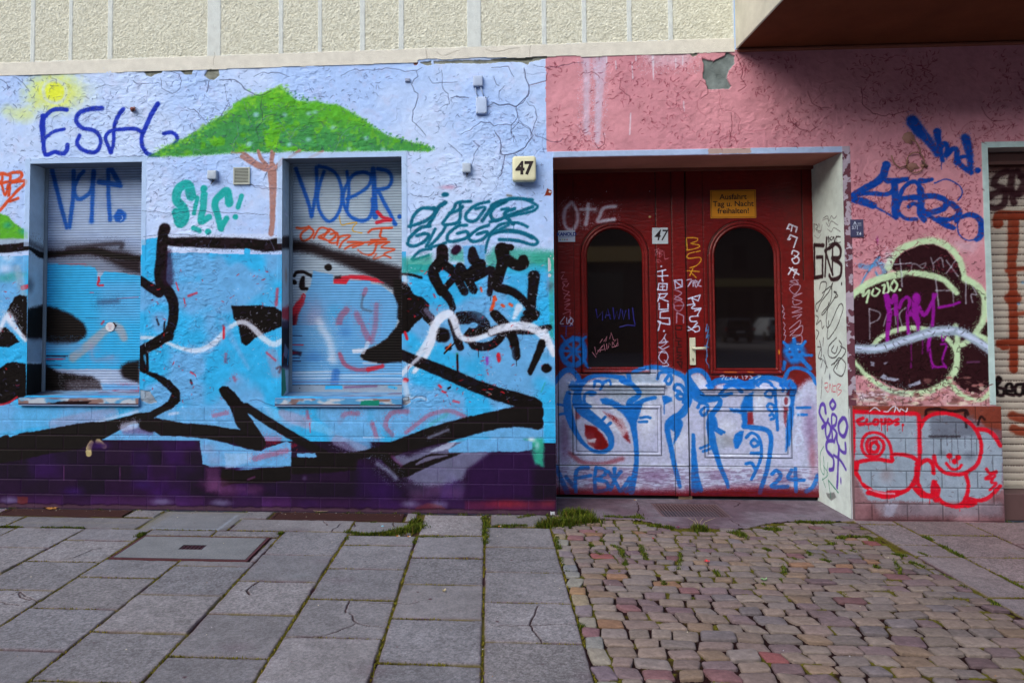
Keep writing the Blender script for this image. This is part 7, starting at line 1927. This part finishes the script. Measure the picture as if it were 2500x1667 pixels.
for a in (('c3r4', '440,270 560,280 640,270 780,240 830,260', .075, 1500, .055), ('c3r4', '600,200 700,190 780,200', .07, 700, .055), ('c3r4', '390,285 480,285', .05, 350, .035), ('c3r4', '20,285 160,280 290,280', .025, 500, .02), ('c3r4', '220,215 320,200', .03, 150, .02), ('c2r4', '820,330 960,350 1100,345 1200,345', .03, 900, .022), ('c2r4', '1200,345 1330,320 1420,280', .075, 1300, .032), ('c2r4', '1360,270 1420,250', .04, 300, .04),
          ('c2r4', '1400,370 1500,365 1600,370 1750,365', .02, 360, .012), ('c2r4', '1380,420 1390,380', .02, 160, .014), ('c2r4', '1950,210 1975,260 1965,330 1970,430', .03, 800, .02), ('c2r4', '820,440 1000,440 1370,445', .012, 220, .008), ('c2r4', '820,400 830,370', .02, 150, .014), ('c2r4', '300,340 270,350', .02, 160, .02), ('c2r4', '1040,255 1060,250', .02, 70, .016), ('c1r4', '0,285 90,285 180,288', .018, 300, .014), ('c1r4', '340,292 480,296 560,293 690,298', .018, 420, .016), ('c1r4', '1130,370 1180,340', .03, 220, .022),
          ('c3r4', '930,205 1050,215 1180,210 1240,230', .03, 600, .022), ('c3r4', '1170,225 1220,200', .03, 100, .03), ('c3r4', '1290,280 1380,270', .03, 200, .018), ('c3r4', '1430,290 1480,300', .03, 160, .022), ('c3r4', '1680,310 1740,330', .04, 500, .045), ('c3r4', '1950,340 2050,350 2060,380', .035, 400, .024), ('c3r4', '2240,310 2340,315', .03, 220, .022), ('c3r4', '900,400 910,410', .02, 90, .02), ('c3r4', '800,440 830,450', .02, 120, .02), ('c3r4', '990,440 1060,470 1090,560 1100,600', .02, 420, .018), ('c3r4', '1220,440 1250,500 1270,560', .02, 300, .018), ('c3r4', '850,490 900,520', .02, 120, .014), ('c3r4', '1550,490 1540,560 1530,640', .016, 200, .014), ('c3r4', '1620,435 1650,440', .016, 90, .014),
          ('c3r4', '1410,730 1420,760', .018, 90, .014), ('c3r4', '1830,650 1860,690', .02, 160, .018), ('c3r4', '1640,870 1650,875', .016, 60, .01), ('c3r4', '2230,470 2270,480', .02, 160, .018), ('c3r4', '720,1090 740,1110', .02, 90, .016), ('c3r4', '610,630 630,640', .02, 60, .012), ('c3r4', '530,370 540,440 560,470', .02, 300, .018), ('c3r4', '575,540 590,600', .014, 90, .014),
          ('c4r4', '0,330 30,370', .03, 220, .024), ('c4r4', '240,300 350,310', .03, 260, .02), ('c4r4', '480,250 620,255 780,255', .03, 700, .022), ('c4r4', '820,380 880,370', .025, 220, .018), ('c4r4', '900,360 1080,372 1100,400', .02, 300, .016), ('c4r4', '740,430 800,420', .02, 160, .016), ('c4r4', '900,435 980,445', .02, 160, .016), ('c4r4', '230,470 260,480', .02, 140, .016), ('c4r4', '690,560 750,570', .02, 200, .016), ('c4r4', '450,540 480,560', .02, 120, .014), ('c4r4', '370,600 390,680', .02, 200, .016), ('c4r4', '1270,510 1380,530', .02, 300, .016), ('c4r4', '1280,550 1320,620 1340,670', .018, 220, .014), ('c4r4', '1420,575 1530,620', .016, 260, .016), ('c4r4', '1490,500 1560,525', .016, 160, .014), ('c4r4', '1520,370 1600,400', .018, 200, .02), ('c4r4', '1660,440 1750,490 1850,540', .02, 420, .02), ('c4r4', '1680,670 1800,740 1890,800', .016, 200, .012), ('c4r4', '2060,890 2150,940', .018, 260, .016), ('c4r4', '930,480 970,495', .02, 90, .014), ('c4r4', '570,490 600,520', .02, 120, .014), ('c4r4', '350,715 390,725', .016, 90, .012), ('c4r4', '1130,610 1160,630', .02, 120, .016), ('c4r4', '2140,680 2220,720 2340,780', .014, 240, .012), ('c4r4', '200,740 230,770', .012, 60, .012)): tuft(*a)
# weeds rooted where the wall meets the paving
for k in range(46):
    xx = Rb.choice([Rb.uniform(-4.3, .5), Rb.uniform(2.98, 4.3), Rb.uniform(-.7, .5)]); nn = Rb.integers(6, 40)
    for q in range(nn): blade(xx + Rb.normal(0, .02), -.012 - abs(Rb.normal(0, .008)), Rb.uniform(.01, .03), -.004, .0020, .9)
# long dry stalks
for dx in (-.06, -.02, .03, .10):
    X, Y = gpt('c3r4', 1700, 310); gb.tube([(X, Y, 0), (X + dx * .5, Y + .01, .06), (X + dx * 1.3, Y + .02, .085)], [.0016, .0014, .0006], 4, alb((190, 180, 140), KG)[:3])
# moss cushions along the slab joints
for (x0, x1, y0, y1) in slabs:
    for seg in (((x1, y0), (x1, y1)), ((x0, y0), (x1, y0))):
        L_ = math.hypot(seg[1][0] - seg[0][0], seg[1][1] - seg[0][1]); n = int(L_ / .004)
        vert_ = seg[0][0] == seg[1][0]
        for k in range(n):
            t = Rb.random(); x = seg[0][0] + (seg[1][0] - seg[0][0]) * t; y = seg[0][1] + (seg[1][1] - seg[0][1]) * t
            dens = vn(np.array([x]), np.array([y]), .22, 3)[0]
            if dens < (.36 if vert_ else .5) or y > -.02: continue
            blade(x + Rb.normal(0, .004), y + Rb.normal(0, .004), .013, -.008, .0030, 1.0, (98, 98, 28) if Rb.random() < .7 else (118, 108, 40))
for k in range(13000):   # between setts
    x, y = Rb.uniform(.5, 2.93), -abs(Rb.normal(0, .75)) - .1
    if vn(np.array([x]), np.array([y]), .16, 13)[0] > .56 and inpoly(x, y, cob): blade(x, y, .016, -.018, .0028, 1.0)
tag(gb.build('grass', M_grass, None, recalc=False), 'tufts of grass and moss in the paving joints', 'grass', kind='stuff')
# ================================================================== litter
def gthing(name, t, x, y, build, lab, cat, grp=None):
    X, Y = gpt(t, x, y); b = MB(); build(b, X, Y); o = b.build(name, M_vcol, None, True); tag(o, lab, cat, grp); return o
def butt(ang): 
    def f(b, X, Y):
        d = (math.cos(ang) * .013, math.sin(ang) * .013); b.tube([(X - d[0], Y - d[1], .006), (X, Y, .0065)], .0042, 8, alb((206, 140, 60), KG)[:3]); b.tube([(X, Y, .0065), (X + d[0], Y + d[1], .006)], .0042, 8, alb((210, 206, 200), KG)[:3])
    return f
for t_, x_, y_, a_ in (('c2r4', 1250, 368, .1), ('c2r4', 1340, 372, .2), ('c2r4', 2082, 288, .5), ('c3r4', 1180, 72, -.8)):
    gthing('cigarette_butt', t_, x_, y_, butt(a_), {1250: 'orange tipped cigarette butt left below the thick moss tuft', 1340: 'orange tipped cigarette butt right below the thick moss tuft', 2082: 'cigarette butt in the moss left of the driveway setts', 1180: 'pale cigarette butt on the threshold left of the bar grate'}[x_], 'cigarette butt', 'cigarette butts')
def petal(col, r=.016, z=.008):
    def f(b, X, Y):
        R = np.random.default_rng(int(abs(X) * 1000))
        for k in range(5):
            t = k * 1.256 + R.normal(0, .3); a = (X + math.cos(t) * r, Y + math.sin(t) * r, z + R.uniform(.004, .018)); c = (X + math.cos(t + .6) * r * .8, Y + math.sin(t + .6) * r * .8, z + R.uniform(0, .01)); q = (X + math.cos(t - .6) * r * .8, Y + math.sin(t - .6) * r * .8, z + R.uniform(0, .01)); b.poly([(X, Y, z), q, a, c], [(0, 1, 2, 3)], alb(col, KG)[:3])
    return f
gthing('flower', 'c3r4', 1765, 582, petal((236, 40, 60), .020), 'crumpled red flower lying on the setts', 'flower'); gthing('flower', 'c3r4', 1528, 302, petal((170, 30, 110), .013), 'small magenta blossom by the grass at the threshold', 'flower'); gthing('flower', 'c3r4', 1325, 395, petal((220, 30, 50), .008), 'tiny red petal scrap on the setts', 'flower')
gthing('leaf', 'c4r4', 218, 728, petal((140, 180, 130), .022, .004), 'pale green leaf lying on the setts', 'leaf')
gthing('leaf', 'c2r4', 1628, 822, petal((176, 166, 130), .014, .004), 'small dry leaf on a slab', 'leaf')
gthing('bottle_cap', 'c2r4', 1122, 282, lambda b, X, Y: b.tube([(X, Y, .0), (X, Y, .004)], [.012, .011], 12, alb((120, 190, 220), KG)[:3]), 'flat light blue chewing gum or cap on the kerb strip below the middle window', 'litter')
def leafpile(b, X, Y):
    R = np.random.default_rng(4)
    for k in range(16):
        x, y = X + R.normal(0, .035), Y + R.normal(0, .012); r = R.uniform(.010, .022); t = R.uniform(0, 6); b.poly([(x + r * math.cos(t + q), y + r * math.sin(t + q), .004 + R.uniform(0, .014)) for q in (0, 1.3, 3.1, 4.6)], [(0, 1, 2, 3)], alb((178, 130, 70), KG)[:3])
gthing('dry_leaves', 'c1r4', 415, 142, leafpile, 'small heap of dry ochre leaves on the left grate', 'leaves')
def stone_(b, X, Y):
    R = np.random.default_rng(6)
    for k in range(14):
        a = -1.4 + k * .2; b.tube([(X - .06 + k * .0095, Y + .01, .004), (X - .06 + k * .0095 + .002, Y - .022 * math.sin((k + .5) / 14 * math.pi) , .014)], [.006, .003], 5, alb((170, 150, 130), KG)[:3])
gthing('mortar_lump', 'c2r4', 612, 168, stone_, 'crumbly pale mortar lump fallen on the middle grate', 'rubble')
Rl = np.random.default_rng(66); b = MB()
for k in range(520):      # crumbs of plaster and grit swept against the wall and into the joints
    if k < 330: x, y = Rl.uniform(-4.6, 4.6), -.006 - abs(Rl.normal(0, .05))
    else: x, y = Rl.uniform(-4.6, 4.6), Rl.uniform(-3., -.05)
    if .556 < x < 2.94 and y > -.02: y += Rl.uniform(0, .55)
    r = Rl.uniform(.002, .0055); c = alb([(176, 176, 186), (120, 100, 100), (90, 60, 60), (196, 190, 170), (150, 110, 70)][Rl.integers(5)], KG)[:3]
    P = [(x + r * math.cos(t) * Rl.uniform(.7, 1.2), y + r * math.sin(t) * Rl.uniform(.7, 1.2), .001) for t in (0, 1.6, 3.1, 4.7)]; b.poly(P + [(x, y, .001 + r * .9)], [(0, 1, 4), (1, 2, 4), (2, 3, 4), (3, 0, 4)], c)
tag(b.build('grit', M_vcol), 'crumbs of plaster and grit along the foot of the wall', 'grit', kind='stuff')
# ================================================================== the street behind the camera (only seen mirrored in the panes)
st = MB(); st.quadbox(-80, 80, -7.75, -7.6, -.3, -.005, alb((120, 120, 124), KG)[:3], .01); st.build('kerb', M_ground)['kind'] = 'structure'
M_asph = plain('asphalt', (84, 84, 90), rough=.85, K=KG, scale=3); st = MB(); st.quadbox(-120, 120, -120, -7.75, -.4, -.13, (1, 1, 1)); st.quadbox(-120, 120, -7.6, 20, -.6, -.31, (1, 1, 1)); st.build('street', M_asph)['kind'] = 'structure'
M_fac = plain('old_facade', (58, 49, 44), rough=.9, scale=1.5); M_dwin = plain('window_glass_far', (30, 32, 38), rough=.15)
def far_house(x0, x1, y, h, lab, band):
    o = empty('town_house', ((x0 + x1) / 2, y, 0)); tag(o, lab, 'building', 'houses across the square'); b = MB(); b.quadbox(x0, x1, y - 8, y, -.13, h, (1, 1, 1)); b.build('wall', M_fac, o)
    b = MB(); b.quadbox(x0, x1, y + .01, y + .25, 4.1, 4.8, alb(band)[:3]); b.build('fascia', M_vcol, o); n = int((x1 - x0) / 3.2)
    for k in range(n):
        cx = x0 + (k + .5) * (x1 - x0) / n
        for fl_ in range(4):
            if fl_ * 3.6 + 8.2 < h: b = MB(); b.quadbox(cx - .6, cx + .6, y + .01, y + .05, 5.6 + fl_ * 3.6, 7.8 + fl_ * 3.6, (1, 1, 1)); b.build('window', M_dwin, o)
        b = MB(); b.quadbox(cx - 1.1, cx + 1.1, y + .01, y + .06, .5, 3.6, (1, 1, 1)); b.build('shop_window', M_dwin, o)
far_house(-60, -24, -27, 14, 'brown town house on the left of the row across the street', (150, 120, 60)); far_house(-24, 10.3, -27, 15, 'tall brown town house across the street, left of the side street', (200, 150, 90)); far_house(16.8, 60, -27, 14, 'brown town house across the street, right of the side street', (190, 150, 90)); far_house(-5, 60, -60, 18, 'brown town house with tan fascia closing the side street behind the white car', (200, 160, 90))
def car(x, y, body, lab, rz=0):
    o = empty('parked_car', (x, y, -.13)); tag(o, lab, 'car', 'cars parked across the street')
    prof = [(-1.95, .35), (-1.98, .75), (-1.9, 1.0), (-1.78, 1.42), (-1.5, 1.50), (.1, 1.50), (.75, 1.02), (1.75, .86), (1.95, .62), (1.93, .32)]
    b = MB(); vs = []; nn = len(prof); rings = []
    for sx, ins in ((-.84, 1), (-.80, 1), (.80, 1), (.84, 1)):
        rings.append(len(vs))
        for py_, pz in prof:
            tap = 1 - .16 * max(0, pz - .95) / .55; vs.append((x + sx * tap, y + py_ * (1 if abs(sx) < .82 else .985) * -1, -.13 + pz * (1 if abs(sx) < .82 else .99)))
    fs = [tuple(range(nn)), tuple(range(3 * nn, 4 * nn))[::-1]]
    for r in range(3):
        for k in range(nn): fs.append((r * nn + k, r * nn + (k + 1) % nn, (r + 1) * nn + (k + 1) % nn, (r + 1) * nn + k))
    b.poly(vs, fs, alb(body)[:3]); bo = b.build('body', M_door, o)
    b = MB(); b.poly([(x - .62, y + 1.90, .90), (x + .62, y + 1.90, .90), (x + .56, y + 1.80, 1.24), (x - .56, y + 1.80, 1.24), (x - .62, y + 1.93, .90), (x + .62, y + 1.93, .90), (x + .56, y + 1.825, 1.24), (x - .56, y + 1.825, 1.24)], [(0, 1, 2, 3), (4, 5, 6, 7), (0, 1, 5, 4), (3, 2, 6, 7), (0, 3, 7, 4), (1, 2, 6, 5)], (.01, .01, .012)); b.build('rear_window', M_glass, bo)
    for s in (-1, 1):
        b = MB(); b.quadbox(x + s * .80 - .10, x + s * .80 + .04 * s + .06, y + 1.90, y + 1.975, .60, .82, (.35, .02, .02)); b.build('tail_light', M_vcol, o)
        for yy in (-1.25, 1.25): b = MB(); b.tube([(x + s * .68, y + yy, .18), (x + s * .86, y + yy, .18)], .31, 20, (.012, .012, .012)); b.build('wheel', M_vcol, o)
    b = MB(); b.quadbox(x - .26, x + .26, y + 1.97, y + 1.99, .50, .61, (.7, .7, .7)); b.build('number_plate', M_vcol, o); b = MB(); b.quadbox(x - .80, x + .80, y + 1.93, y + 2.02, .2, .42, alb(np.array(body) * .6)[:3], .03); b.build('bumper', M_vcol, o)
car(19.2, -44, (226, 222, 222), 'white hatchback parked with its rear to the gate, mirrored in the right pane'); car(15.4, -40.5, (50, 50, 58), 'dark hatchback parked left of the white car')
